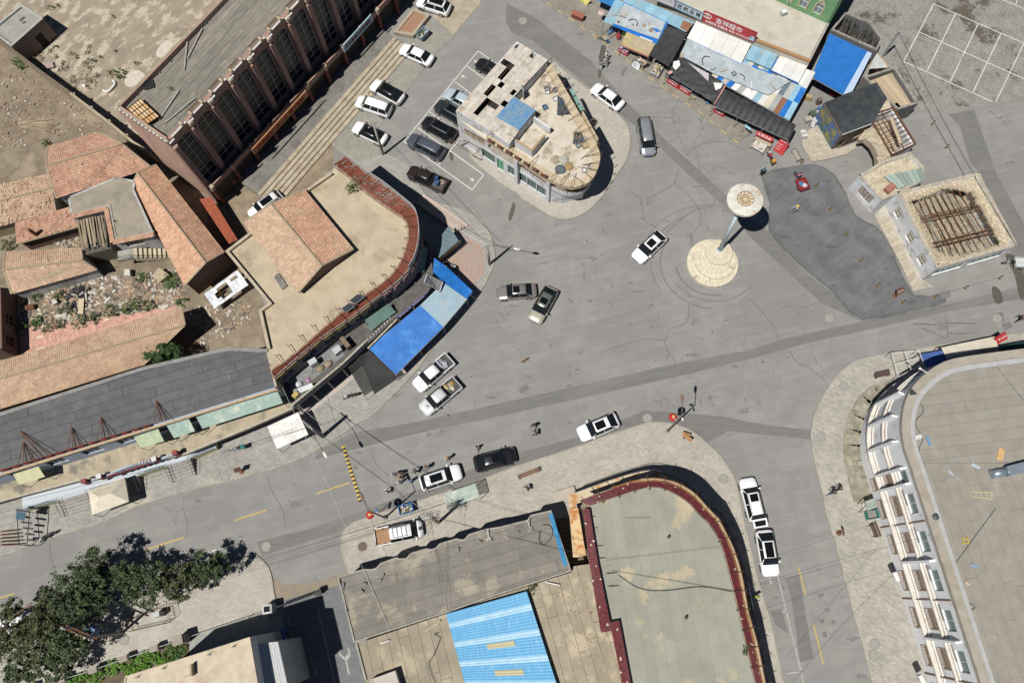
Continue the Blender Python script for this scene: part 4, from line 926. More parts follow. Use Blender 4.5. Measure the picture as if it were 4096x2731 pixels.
def curved_shop():
 zo,zi,zr=6.5,7.2,6.85
 outer=sml(PS('11',OUT11,zo),2);inner=sml(PS('11',INN11,zi),2)
 left=PS('11',[(730,-10),(500,150),('o',520,580),(172,1160),(88,1222),(165,1568)],zr)
 pts=[F0(p)for p in outer+left]
 t=TH('curved_shop','curved corner building with beige cement roof and red tiled eave','building',VC((outer[0].x,outer[0].y,0)))
 ops={}
 for i in rn(0,26):
  L=(pts[i+1]-pts[i]).length
  if L>1.1:ops[i]=[(L*.2,L*.8,4.3,5.7,dict(nx=2,ny=1))]
 bld(t,pts,0,zr-.3,M35,ops,roofm=M3,rooftop=False)
 roofpoly=[F0(p)for p in inner]+[F0(p)for p in left]
 MB().prism(roofpoly,zr-.4,zr).bd('roof',M3,t)
 n=len(outer)-1
 for i in rn(n):
  q=[outer[i],outer[i+1],inner[i+1],inner[i]];miss=.28 if i>n*.72 else .01
  tiles(t,q,M64,tw=.21,tl=.3,miss=miss,name='eave_tiles',lift=.015)
 mb=MB();k=Z(.09)
 for i in rn(n):mb.add([outer[i]-k,outer[i+1]-k,inner[i+1]-k,inner[i]-k],[(0,1,2,3)])
 mb.bd('eave_deck',M16,t)
 wmb(MB(),[F0(p)for p in inner],.18,zr-.1,zi+.03).bd('eave_curb',mat('brown_curb',(.2,.10,.07),(.3,.24,.18),scl=2),t)
 wmb(MB(),[F0(p)for p in left],.32,zr-.1,zr+.42,False,-1).bd('parapet',M18,t)
 mf=mat('fascia_dark',(.10,.085,.075),(.16,.13,.105),scl=3)
 wmb(MB(),[F0(p)for p in outer],.12,zo-.95,zo-.12,False,1).bd('fascia',mf,t)
 oo=[F0(p)for p in outer];L=length(oo);mgold=mat('gilt_carving',(.42,.33,.14),(.2,.15,.08),scl=12,rgh=.6);mpink=mat('faded_purple_letter',(.27,.16,.17),(.2,.12,.13),scl=6)
 for k in rn(8):
  p,d=alg(oo,.7+k*1.62);nn=VC((d.y,-d.x,0));fr=MB();c=p+nn*.16+Z(zo-.45);M=MX((d,Z(1),nn)).transposed()
  for x in(-.62,.62):fr.box(c+d*x,(.05,.75,.06),M=M)
  for y in(-.36,.36):fr.box(c+Z(y),(1.28,.05,.06),M=M)
  for i in rn(16):fr.box(c+d*ru(-.4,.4)+VC((0,0,ru(-.25,.25))),(rnd.choice((.06,.3)),rnd.choice((.06,.2)),.05),M=M)
  fr.bd('carved_panel',mgold,t)
 for k in rn(11):
  p,d=alg(oo,15.0+k*1.35);nn=VC((d.y,-d.x,0));fr=MB();c=p+nn*.18+Z(zo-.5);M=MX((d,Z(1),nn)).transposed()
  for i in rn(5):fr.box(c+d*ru(-.3,.3)+Z(-.3+.15*i),(ru(.4,.8),.1,.12),M=M)
  for i in rn(2):fr.box(c+d*ru(-.3,.3),(.1,.7,.12),M=M)
  fr.bd('raised_character',mpink,t)
 s=.3
 while s<L:
  p,d=alg(oo,s);nn=VC((d.y,-d.x,0));MB().bar(p+nn*.1+Z(zo+.55),p-nn*1.5+Z(zi+.35),.055).bd('strut',M69,t);MB().bar(p-nn*1.5+Z(zi-.2),p-nn*1.5+Z(zi+.4),.05).bd('strut',M69,t);s+=1.55
 mat('pale_edge_metal',(.42,.42,.40),(.3,.3,.29),scl=4,rgh=.6);mb=MB()
 for i in rn(n):
  if i>n*.42:MB().bar(outer[i]+Z(.45),outer[i+1]+Z(.45),.06,1.15).bd('edge_panel',mat('pale_edge_metal',0),t)
  else:mb.bar(outer[i]+Z(.1),outer[i+1]+Z(.1),.05,.2)
 mb.bd('edge_trim',mat('pale_edge_metal',0),t)
 zt=3.3;fe=PS('E',[(455,1270),(1000,820),(1240,590),(1560,300),(1850,65),('11',1620,1010),('11',1640,880),('11',1620,700)],zt);fe=[F0(p)for p in fe]
 back=[F0(p)for p in outer[:18]]
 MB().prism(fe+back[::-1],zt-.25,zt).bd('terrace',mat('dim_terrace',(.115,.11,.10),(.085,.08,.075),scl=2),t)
 mb=MB();
 for i in rn(9):
  p,d=alg(fe,.4+i*2.1);mb.tube(p+Z(0),p+Z(zt-.25),.1,n=8)
 mb.bd('column',M18,t,kind='stuff')
 mb=wmb(MB(),fe[:3],.14,zt,zt+.75);mb.bd('terrace_wall',mat('grey_parapet',(.2,.19,.17),(.27,.25,.22),scl=2.5),t)
 me=None
 for k in rn(34):
  p,d=alg(fe[:3],.35+k*.42)
  if me is None:
   b=MB().lathe((0,0,0),[(.05,0),(.09,.15),(.05,.35),(.07,.5)],8);me=BD.meshes.new('baluster');me.from_pydata(b.v,[],b.f);me.materials.append(M91)
  o=BD.objects.new('baluster',me);COL.objects.link(o);o.parent=t;o.location=p+Z(zt+.75)-t.location
 mb=MB();
 for a,b in zip(fe[:2],fe[1:3]):mb.bar(a+Z(zt+1.28),b+Z(zt+1.28),.2,.08)
 mb.bd('balustrade_rail',mat('pale_rail',(.4,.36,.29),(.3,.27,.22),scl=3),t)
 MB().prism([F0(p)for p in PS('E',[(380,980),(640,790),(900,590),(1000,700),(700,930),(470,1120)],zt)],zt,zt+.02).bd('terrace_litter_floor',M35,t)
 return t
SHOP=curved_shop()
def terrace_junk():
 z=3.32
 q=PS('E',[(500,1060),(640,1000),(665,1040),(525,1100)],z+.75);t=TH('long_box','long white metal box standing on the shop terrace','box',VC((q[0].x,q[0].y,z)))
 MB().prism(q,z,z+.75).bd('case',mat('white_metal',(.6,.62,.63),(.5,.52,.53),scl=3,rgh=.5),t);MB().prism(ofs(ccw(q),.03),z+.75,z+.8).bd('lid',MATS['white_metal'],t)
 for(x,y,w,dp,hh,ang,col,lab,nm)in((515,1015,.8,.7,.6,.3,(.62,.64,.66),'crumpled silver sack on the shop terrace','sack'),(610,970,.5,.5,.3,.5,(.45,.22,.38),'pink bundle on the shop terrace','bundle'),(480,1125,.7,.5,.35,.9,(.45,.33,.12),'open cardboard box at the end of the shop terrace','cardboard_box'),(680,800,.9,.6,1.2,.6,(.5,.52,.52),'white cabinet against the shop terrace wall','cabinet'),(740,850,.9,.7,.5,.6,(.3,.24,.15),'brown sacks heaped on the shop terrace','sack'),(820,800,.9,.7,.5,.7,(.33,.27,.18),'pale brown sack by the terrace doors','sack'),(925,670,.9,.7,.9,.7,(.45,.47,.48),'grey cabinet on the shop terrace under the eave','cabinet'),(1015,600,.5,1.4,1.2,.7,(.2,.14,.1),'dark wooden door leaning on the shop terrace','door')):
  c=P('E',x,y,z)
  th=TH(nm,lab,nm.replace('_',' '),c,ang)
  m=mat('junk_%s_%d'%(nm,x),col,tuple(v*.75 for v in col),scl=5,rgh=.7,bump=.4)
  if nm in('sack','bundle'):
   mb=MB();mb.lathe((0,0,0),[(.35,0),(.5,.12),(.46,.3),(.28,.45),(.12,.5)],10)
   for i,v in en(mb.v):mb.v[i]=(v[0]*w*1.0+ru(-.06,.06),v[1]*dp*1.0+ru(-.06,.06),v[2]*hh*1.6)
   mb.bl('bag',m,th);MB().box((0,0,hh*.8),(.1,.1,.1)).bl('knot',m,th)
  else:
   MB().box((0,0,hh/2),(w,dp,hh)).bl('case',m,th);MB().box((0,-dp/2-.01,hh*.5),(w*.9,.02,hh*.85)).bl('front_panel',m,th)
terrace_junk()
def roof_hut():
 E_=lambda x,y,z:P('11',x,y,z)
 t=house('roof_hut','gabled hut with clay tile roof standing on the beige cement roof',E_(-60,430,7.7),E_(430,1058,7.7),E_(928,665,7.7),E_(490,132,7.7),E_(190,262,8.9),E_(645,812,8.9),M83,M10,z0=6.85,tm2=M84)
 q=PS('11',[(215,915),(250,880),(330,995),(285,1030)],7.05);p=TH('timber_pallet','grey timber pallet lying beside the roof hut','pallet',q[0])
 for i in rn(8):MB().bar(bil([q[0],q[3],q[2],q[1]],0,(i+.5)/8),bil([q[0],q[3],q[2],q[1]],1,(i+.5)/8),.11,.04).bd('slat',mat('grey_plank',0),p)
 for u in(.1,.9):MB().bar(bil([q[0],q[3],q[2],q[1]],u,0)-Z(.07),bil([q[0],q[3],q[2],q[1]],u,1)-Z(.07),.08,.1).bd('bearer',mat('grey_plank',0),p)
roof_hut()
def solar(t1,pts,z,lab,tilt=.35,pole=True):
 q=PS(t1,pts,z);q=[p+VC((0,0,tilt if i in(1,2)else 0))for i,p in en(q)]
 t=TH('solar_panel',lab,'solar panel',VC((q[0].x,q[0].y,z-.3)))
 MB().add(q[::-1]if(q[1]-q[0]).cross(q[3]-q[0]).z<0 else q,[(0,1,2,3)]).bd('cells',mat('solar_cells',(.012,.015,.022),rgh=.12,spec=.6),t)
 mb=MB()
 for i in rn(4):mb.bar(q[i],q[(i+1)%4],.05)
 for i in rn(1,6):mb.bar(bil(q,i/6,0),bil(q,i/6,1),.012)
 for i in rn(1,4):mb.bar(bil(q,0,i/4),bil(q,1,i/4),.012)
 mb.bd('frame',M73,t)
 for p in q:MB().bar(p,VC((p.x,p.y,z-.35)),.04).bd('stand',M73,t)
solar('E',[(1040,135),(1105,185),(1200,115),(1125,68)],7.3,'upper solar panel on a stand at the edge of the beige roof')
solar('E',[(955,220),(1010,272),(1098,210),(1035,160)],7.3,'lower solar panel on a stand at the edge of the beige roof')
solar('11',[(1560,960),(1590,900),(1730,970),(1700,1042)],3.4,'dark solar panel on a post beside the blue shed roof')
M8=mat('blue_sheet',(.02,.16,.50),(.018,.13,.42),scl=1.2,rgh=.5,stn=(.06,.24,.58),sns=.5);M34=mat('greyblue_sheet',(.27,.38,.45),(.23,.33,.39),scl=1.2,rgh=.5,stn=(.3,.36,.38),sns=.6)
def blue_shed():
 t=TH('blue_shed','open shed with blue and grey corrugated roof in front of the curved building','shed',P('E',1525,905,0))
 zi,zo=3.2,2.45
 a0,a1=P('E',1237,630,zi),P('E',1780,185,zi);b0,b1=P('E',1525,908,zo),P('E',2022,410,zo)
 crf(t,[a0,a1,b1,b0],M8,n=6,pitch=.2,amp=.022)
 c1=P('11',1735,962,zi-.1);e1=P('11',1945,1110,zo)
 crf(t,[a1,c1,e1,b1],M34,n=4,pitch=.2,amp=.022)
 crf(t,[c1+Z(.03),P('11',1640,870,3.25),P('11',1650,740,3.2),P('11',1780,838,2.8)],M8,n=2,pitch=.2,amp=.022)
 crf(t,[e1+Z(.03),c1+Z(.03),P('11',1780,838,2.8),P('11',1995,1040,2.5)],M8,n=2,pitch=.2,amp=.022)
 for p in(a0,b0,b1,e1,c1,P('11',1980,1040,2.4),lq(b0,b1,.5)):MB().tube((p.x,p.y,0.1),p-Z(.05),.05).bd('post',M73,t)
 for p,q in((b0,b1),(b1,e1),(a0,a1),(a1,c1)):MB().bar(p-Z(.1),q-Z(.1),.08).bd('beam',M73,t)
 s=TH('shop_sign','long narrow purple shop sign alg the back edge of the blue shed','sign',F0(a1))
 A=P('E',1540,330,3.5);Bq=P('E',1850,68,3.5);r=(Bq-A).normalized();n=VC((r.y,-r.x,0))
 slab(MB(),(A+Bq)/2,r,Z(1),(Bq-A).length,.6,.08).bd('board',mat('violet_board',(.10,.07,.22),(.14,.1,.3),scl=3,rgh=.6),s);lett(s,'藏式家具 烟酒超市',(A+Bq)/2,r,Z(1),.4,mat('sign_white',(.7,.7,.7)),width=(Bq-A).length*.85)
 A=P('E',1235,640,3.3);Bq=P('E',1540,335,3.3);MB().bar(A,Bq,.16,.5).bd('fascia',mat('cream_fascia',(.5,.45,.33),(.35,.3,.22),scl=3),t)
blue_shed()
def black_net():
 q=PS('E',[(1005,800),(1180,1115),(1490,905),(1250,655)],2.9);q[1].z=2.0;q[2].z=2.4
 t=TH('shade_net','sagging black shade net stretched beside the blue shed','shade net',P('E',1180,1115,0))
 m=see_through('black_net',(.025,.025,.025),.86,rgh=.7)
 tarp(q,14,14,.04,.55,seed=2).bd('net',m,t,smooth=True)
 for p in q[1:3]:MB().tube((p.x,p.y,.1),p,.025).bd('pole',M69,t)
black_net()
loose('price_board','E',[(1795,640),(1830,618),(1852,665),(1815,700)],.2,.04,mat('red_print',(.42,.2,.16),(.5,.35,.3),scl=3,rgh=.7),'pinkish notice board leaning outside the blue shed','board')
def dim_shed():
 t=TH('low_shed','low shed roof with old grey boards in the shade of the curved building','shed',P('11',1750,700,0))
 q=PS('11',[(1780,455),(1640,640),(1690,740),(1870,590)],2.3);tarp(q,8,8,.06,.1,seed=5).bd('roof',mat('slate_blue_tarp',(.14,.19,.22),(.11,.15,.17),scl=2,stn=(.2,.2,.19)),t)
 MB().prism(ofs(ccw([F0(p)for p in q]),-.25),.1,2.0).bd('wall',mat('old_board_wall',(.17,.13,.1),(.1,.085,.07),scl=2),t)
 for i in rn(11):
  a=lq(P('11',1700,735,2.3),P('11',1880,590,2.3),i/10);MB().bar(a,a-Z(1.0),.07).bd('slat',M93,t)
 t2=TH('green_awning','dull green corrugated awning on the curved building front','awning',P('E',1270,440,2))
 q=[P('E',1200,340,4.3),P('E',1450,165,4.3),P('E',1525,255,3.7),P('E',1272,450,3.7)];crf(t2,q,mat('dull_green_sheet',(.12,.2,.17),(.1,.165,.14),scl=1.5,rgh=.6),n=4,pitch=.16,amp=.02)
 for i in(2,3):MB().bar(q[i],q[i]+VC((-.9,.7,.2)),.05).bd('bracket',M73,t2)
 t3=TH('green_awning','grey-green corrugated awning on the rounded corner front','awning',P('11',1570,760,2))
 q=[P('11',1500,870,4.3),P('11',1545,640,4.3),P('11',1592,655,3.7),P('11',1560,875,3.7)];crf(t3,q,mat('dull_green_sheet',0),n=3,pitch=.16,amp=.02)
dim_shed()
def pink_steps():
 t=TH('corner_steps','pinkish paved steps on the corner beside the curved building','steps',P('11',1900,480,0))
 m=mat('pink_granite',(.44,.36,.31),(.37,.3,.26),scl=3,orn=.1)
 a=P('11',1560,175,.12);b=P('11',1960,450,.12);d=(b-a).normalized();n=VC((-d.y,d.x,0))
 for i in rn(4):
  p0=a-n*(.42*i);p1=b-n*(.42*i)-d*(.42*i*.4);MB().prism([p0,p1,p1-n*.40,p0-n*.40],.1,.28+.12*i).bd('step',m,t)
 stc('pink_apron',PS('11',[(1940,560),(2080,640),(2120,740),(2090,900),(1990,1000),(1750,760),(1900,640)]),.128,mat('pink_brick_paving',(.36,.265,.22),(.30,.22,.185),scl=4,stn=(.27,.25,.22)))
pink_steps()
stc('pink_strip',PS('E',[(530,1290),(1080,880),(1110,930),(620,1330)]),.13,mat('pink_slabs',(.44,.36,.32),(.36,.34,.32),scl=.9))
M5=mat('grey_bitumen',(.115,.115,.118),(.095,.095,.098),scl=.9,orn=.10,stn=(.16,.155,.15),sns=.4,snw=(.6,.75))
M9=mat('pale_blue_wall',(.36,.41,.48),(.30,.345,.41),scl=1.5,stn=(.24,.25,.26),sns=.7)
M44=mat('stained_ledge',(.39,.335,.24),(.31,.265,.19),scl=1,stn=(.17,.155,.13),sns=.4,snw=(.5,.64))
M36=mat('pale_green_sheet',(.33,.43,.375),(.27,.365,.32),scl=2,rgh=.6,stn=(.5,.55,.46),sns=.8);M97=mat('pale_yellow_sheet',(.55,.53,.33),(.46,.45,.28),scl=2,rgh=.6);M98=mat('yellow_green_sheet',(.43,.50,.33),(.36,.43,.3),scl=2,rgh=.6)
def grey_block():
 z=6.6
 pts=PS('20',[(-400,1235),('21',245,345),('11',160,1560),(2050,-25),(1290,150),(-400,690)],z);pts=[F0(p)for p in pts]
 t=TH('grey_terrace_block','long building with dark grey sheet roof, pale blue upper wall and awnings','building',pts[1])
 L=(pts[1]-pts[0]).length;ops=[]
 for i in rn(9):ops.append((1.0+i*(L-2.5)/8.3,1.0+i*(L-2.5)/8.3+1.9,4.2,5.7,dict(nx=3,ny=2,fm=M6)))
 bld(t,pts,0,z,{-1:M18,0:M9},{0:ops},roofm=mat('bitumen_seam',(.035,.035,.037)),rz=z-.04)
 d=(pts[1]-pts[0]).normalized();n=VC((d.y,-d.x,0));ang=AT(d)
 sheets(t,ofs(pts,-.1),z-.03,ang,1.02,8.5,M5,th=.025,gap=.04)
 wmb(MB(),pts[2:],.4,z-.05,z+.14,False,-1).bd('roof_kerb',mat('pale_roof_kerb',(.25,.245,.235),(.19,.185,.18),scl=2),t)
 MB().box((pts[0]+pts[1])/2+n*.06+Z(z-.05),(L,.2,.16),ang).bd('cornice',mat('tan_cornice',(.46,.33,.19),(.36,.26,.15),scl=3),t)
 mr=mat('red_letter_paint',(.30,.045,.035),(.22,.04,.03),scl=6,rgh=.7)
 a=P('20',-10,1088,z+.5);b=P('20',1360,668,z+.5)
 rl=TH('rooftop_sign','row of dark red metal characters on a rail alg the grey roof edge','sign',VC((a.x,a.y,z)))
 for h_ in(.05,.85):MB().bar(VC((a.x,a.y,z+h_)),VC((b.x,b.y,z+h_)),.05).bd('rail',M69,rl)
 for k in rn(14):
  c=lq(a,b,(k+.5)/14);mb=MB();M=MX((d,Z(1),n)).transposed()
  for i in rn(4):mb.box(c+Z(-.3+.2*i)+d*ru(-.08,.08),(ru(.35,.7),.09,.1),M=M)
  mb.box(c+d*ru(-.2,.2),(.09,.75,.1),M=M);mb.box(c+d*ru(-.3,.3),(.08,.5,.1),M=MX.Rotation(.5,3,n)@M);mb.bd('character',mr,rl)
 for tip,f0,f1 in(((1400,452),(1385,640),(1490,630)),((902,600),(870,800),(985,780)),((640,690),(608,885),(715,850)),((178,720),(320,990),(450,930)),((207,825),(162,1025),(290,1000))):
  mb=MB();c=P('20',*tip,z+.05);fa=P('20',*f0,z+.9);fb=P('20',*f1,z+.9)
  for e in(fa,fb,lq(fa,fb,.4),lq(fa,fb,.6)):mb.bar(c,e,.045)
  mb.bd('stay',M69,rl)
 ze=3.2;le=PS('20',[(-400,1475),(0,1362),(760,1160),(1680,930),(2240,700),('21',400,520)],ze);le=[F0(p)for p in le]
 MB().prism(le+[pts[1],pts[0]],ze-.3,ze).bd('ledge',M44,t)
 wmb(MB(),le,.18,ze-.02,ze+.2,False,-1).bd('ledge_kerb',mat('dirty_white_kerb',(.46,.42,.35),(.33,.3,.25),scl=3),t)
 A=P('20',800,1175,ze+.4);Bq=P('20',1600,925,ze+.4);r=(Bq-A).normalized();nn=VC((r.y,-r.x,0))
 MB().bar(A,Bq,.22,.5).bd('pediment',M9,t)
 mb=MB();N=14
 for i in rn(N):
  u=i/N;p=lq(A,Bq,.28+.44*u);hh=.25+.55*sin(pi*(u+.5/N));mb.box(p+Z(.25+hh/2),((Bq-A).length*.44/N+.01,.2,hh),AT(r))
 mb.bd('pediment_crest',M9,t)
 for k,u in en((-.02,.15,.76,.99)):
  p=lq(A,Bq,u);MB().box((p.x,p.y,ze+.6),(.42,.42,1.2),AT(r)).bd('pier',mat('maroon_pier',(.24,.06,.055),(.19,.05,.045),scl=4,rgh=.7),t);MB().box((p.x,p.y,ze+1.23),(.5,.5,.1),AT(r)).bd('pier_cap',MATS['maroon_pier']if k in(0,3)else M91,t)
 for k in rn(7):
  c=lq(A,Bq,.24+.07*k)+nn*.14+Z(.05);mb=MB();M=MX((r,Z(1),nn)).transposed()
  for i in rn(3):mb.box(c+Z(-.2+.2*i),(ru(.3,.55),.09,.08),M=M)
  mb.box(c,(.08,.55,.08),M=M);mb.bd('raised_character',mr,t)
 for(p,m,k,lab)in(([(1770,605),('21',250,365),('21',290,470),(1805,700)],M36,9,'long pale green corrugated awning at the end of the grey block'),([(1503,677),(1700,612),(1740,722),(1550,785)],M36,3,'pale green corrugated awning between two windows of the grey block'),([(1215,785),(1430,710),(1462,812),(1252,870)],M98,3,'yellow-green corrugated awning above the stained ledge'),([(135,1115),(360,1045),(390,1130),(160,1205)],M97,3,'pale yellow corrugated awning above the cream ledge')):
  q=PS('20',p,5.4);q[0].z=q[1].z=5.75;q[2].z=q[3].z=5.15
  aw=TH('window_awning',lab,'awning',VC((q[3].x,q[3].y,3.5)));crf(aw,q,m,n=k,pitch=.19,amp=.022)
  for i in(2,3):MB().bar(q[i]-Z(.03),q[i]+(q[3-i]-q[i])*.6-Z(.5),.04).bd('bracket',M6,aw)
  for i in(2,3):MB().bar(q[i],VC((q[i].x,q[i].y,ze)),.04).bd('leg',M6,aw)
 zp=.95;pf=PS('20',[(210,1440),(1000,1205),(1750,955),(1940,880)],zp);pf=[F0(p)for p in pf];pb=[p-n*2.6 for p in pf]
 MB().prism(pf+pb[::-1],.1,zp).bd('porch',mat('yellow_base',(.48,.46,.24),(.4,.385,.2),scl=2),t)
 MB().prism(pf+pb[::-1],zp,zp+.02).bd('porch_floor',mat('terrazzo',(.50,.54,.58),(.38,.42,.47),scl=16,rgh=.7),t)
 for a,b in((.02,.16),(.36,.46),(.6,.72),(.86,.99)):
  Lp=length(pf);q=[alg(pf,Lp*a)[0],alg(pf,Lp*(a+b)/2)[0],alg(pf,Lp*b)[0]];rlg(t,q,zp+.02,1.0,mat('teal_rail',(.03,.10,.09),(.02,.07,.065),scl=4,rgh=.6),step=.2)
 for a,b in((.18,.34),(.46,.58),(.74,.86)):
  Lp=length(pf);p0,_=alg(pf,Lp*a);p1,_=alg(pf,Lp*b);steps(t,p0,p1,n,5,.16,.34,zp-.05,mat('grey_step',(.3,.29,.27),(.25,.24,.22),scl=2))
  for p in(p0,p1):rlg(t,[p,p+n*1.75],[zp,.12],.95,M6,step=.3)
 return t
grey_block()
def tent():
 q=PS('20',[(790,1257),(1115,1140),(1152,1355),(828,1475)],2.3);
 t=TH('cream_tent','cream hipped canvas gazebo in front of the railed porch','gazebo',P('20',980,1480,.12))
 r0=P('20',880,1312,3.15);r1=P('20',988,1280,3.15);MB().add([*q,r0,r1],[(0,4,5,1)[::-1],(1,5,2)[::-1],(2,5,4,3)[::-1],(3,4,0)[::-1]]).bd('canopy',mat('cream_canvas',(.60,.55,.44),(.54,.49,.39),scl=1.5),t)
 mb=MB();[mb.bar(q[i]-Z(.12),q[(i+1)%4]-Z(.12),.02,.25)for i in rn(4)];mb.bd('valance',MATS['cream_canvas'],t)
 for p in q:MB().tube((p.x,p.y,.12),p,.03).bd('leg',M6,t)
tent()
def tin_canopy():
 q=PS('21',[(155,685),(430,557),(522,755),(243,884)],2.4);t=TH('tin_canopy','white painted tin canopy over the pavement stall','canopy',P('21',310,890,.12))
 k=0
 for i in rn(3):
  for j in rn(4):
   qq=[bil(q,a/3,b/4)+VC((0,0,.01*((i+j)%3)))for a,b in((i,j),(i+1,j),(i+1,j+1),(i,j+1))];MB().add(qq[::-1],[(0,1,2,3)]).bd('panel',mat('white_tin',(.70,.70,.67),(.60,.59,.56),scl=2.5,rgh=.7,orn=.1,speck=((.3,.24,.17),6,.72)),t)
 for p in q:MB().tube((p.x,p.y,.1),p-Z(.03),.03).bd('leg',M6,t)
 for i in rn(4):MB().bar(q[i]-Z(.05),q[(i+1)%4]-Z(.05),.05).bd('beam',M73,t)
tin_canopy()
M49=mat('peeling_white_wall',(.60,.61,.62),(.50,.51,.52),scl=1.1,stn=(.36,.355,.35),sns=.9,snw=(.54,.62))
M0=mat('pale_asbestos_sheet',(.53,.495,.44),(.46,.42,.36),scl=1.6,orn=.09,stn=(.34,.29,.22),sns=.9,bump=.3)
M80=mat('sandy_roof_terrace',(.53,.485,.41),(.46,.41,.33),scl=.9,bump=.3,stn=(.29,.24,.165),sns=.5,snw=(.5,.62),speck=((.5,.46,.38),5,.67))
M66=mat('cream_parapet',(.48,.40,.28),(.40,.33,.225),scl=1.4,stn=(.31,.2,.11),sns=.8,snw=(.58,.7))
M28=mat('green_frame',(.07,.16,.14),rgh=.6)
def wedge():
 h=lambda x,y,z:P('H',x,y,z)
 fl=lambda l:[F0(p)for p in l]
 t=TH('wedge_building','derelict wedge-shaped corner building with rounded nose and littered roof','building',h(915,1535,0))
 zt=5.9
 left=[h(330,950,6.2),h(600,1120,6.2),h(880,1305,6.2),h(1060,1388,6.2)]
 nose=[h(1150,1402,6.2),h(1270,1372,6.2),h(1350,1300,6.2),h(1398,1180,6.2),h(1404,1085,6.2),h(1372,1000,6.2)]
 right=[h(1230,742,6.2),h(1080,480,6.2),h(930,218,6.2)]
 rim=fl(left)+sml(fl(nose),3)+fl(right)
 body=fl([h(110,1010,0),h(915,1535,0),h(1040,1560,0),h(1160,1530,0)])+[F0(p)for p in ofs(fl([nose[2],nose[3],nose[5]]+right),-1.0,False)]+fl([h(625,35,7.4)])
 L=(body[1]-body[0]).length;g=dict(nx=2,ny=2,fm=M28,gm=glassy('greenish_glass',(.06,.08,.075),rgh=.1))
 ops=[(.6,2.6,.5,2.5,dict(nx=3,ny=1,gm=mat('faded_poster',(.25,.15,.13),(.36,.3,.26),scl=1.4,rgh=.5),fm=M93)),(L-9.9,L-7.9,.7,2.6,g),(L-7.6,L-6.6,.15,2.6,dict(nx=2,ny=3,fm=M28,gm=mat('green_door',(.10,.32,.22),(.2,.45,.2),scl=5,rgh=.5)))]+[(L-6.0+i*1.45,L-4.65+i*1.45,.7,2.6,g)for i in rn(4)]
 bld(t,body,0,3.1,M49,{0:ops},rooftop=False)
 band=fl(left)[1:]+sml(fl(nose),3)+fl(right)
 band=ofs(band,-.45,False)
 MB().prism(band+[body[-1],body[0]],2.9,3.12).bd('balcony_floor',M16,t)
 wmb(MB(),band[:14],.15,3.1,3.85,False,-1).bd('balcony_parapet',M49,t)
 mb=MB();L2=length(band[:14]);s=.3
 while s<L2:
  p,_=alg(band[:14],s);MB().bar(p+Z(3.85),p+Z(4.15),.06).bd('baluster',M69,t);s+=.32
 for a,b in zip(band[:13],band[1:14]):mb.bar(a+Z(4.17),b+Z(4.17),.07)
 mb.bd('handrail',M69,t)
 up=ofs(rim,-1.6,False)+[body[-1],body[0]]
 MB().prism([F0(p)for p in up],3.1,zt-.2).bd('upper_wall',M49,t)
 for p in fl([h(915,1535,0),h(628,1365,0)]):MB().box(p+Z(zt/2),(.45,.45,zt-.1),R(-32)).bd('pillar',M49,t)
 tz=ofs(rim,-.05,False)+fl([h(625,35,7.4),h(55,685,7.4)])
 MB().prism(tz,zt-.25,zt).bd('roof_terrace',M80,t)
 A=ofs(rim,-.9,False);mb=MB()
 for i in rn(len(rim)-1):
  q=[rim[i],rim[i+1],A[i+1],A[i]]
  mb.prism([F0(p)for p in q],zt-.35,zt+.3)
 mb.bd('rim',M66,t)
 rr=fl([nose[5]]+right[:1]);wmb(MB(),rr,.18,zt+.3,zt+1.25,False,1).bd('sign_back_wall',M66,t)
 s=.4;Lr=length(rim)
 while s<Lr:
  p,d=alg(rim,s);n=VC((d.y,-d.x,0));mb=MB();top=p+n*.1+Z(zt+1.35);mb.bar(p+n*.1+Z(zt+.3),top,.05);mb.bar(top,p-n*(1.5+rnd.random())+d*ru(-.6,.6)+Z(zt+.05),.05);mb.bd('sign_stay',M69,t);s+=1.15 if s>9 else 3
 mc=mat('rusted_letter',(.17,.07,.055),(.13,.055,.045),scl=6)
 for k in rn(7):
  p,d=alg(rim,.9+k*1.25);n=VC((d.y,-d.x,0));mb=MB();M=MX((d,Z(1),n)).transposed();c=p+n*.1+Z(zt+.75)
  for i in rn(4):mb.box(c+Z(-.3+.2*i),(ru(.4,.8),.1,.08),M=M)
  for i in(-.3,.3):mb.box(c+d*i,(.1,.8,.08),M=M)
  mb.bd('character',mc,t)
 zp=7.4;W=fl([h(625,35,zp),h(55,685,zp),h(345,850,zp),h(555,1000,zp),h(650,870,zp),h(800,685,zp),h(600,555,zp),h(915,212,zp)])
 wmb(MB(),W,.2,zt-.05,zp-.08,True,-1).bd('penthouse_wall',M49,t)
 d,n,L=basis(W[1],W[2]);wfc(t,W[1]+n*.02,W[2]+n*.02,0,zt,.2,M49,[(.5,L-.5,2.6,4.6)]);window(t,W[1],W[2],.5,L-.5,2.6,4.6,deep=.1,nx=4,ny=2,fm=M93,gm=MATS['faded_poster'],name='poster_window')
 U=h(625,35,zp);V=h(55,685,zp);X=h(915,212,zp);ax=(X-U);al=(V-U);nrow=13;ncol=4
 holes={(0,0),(0,3),(1,3),(4,0),(2,3),(2,4),(2,5),(3,6),(2,7),(2,8),(3,10),(4,9),(3,9),(3,11),(6,8),(6,6),(5,9)}
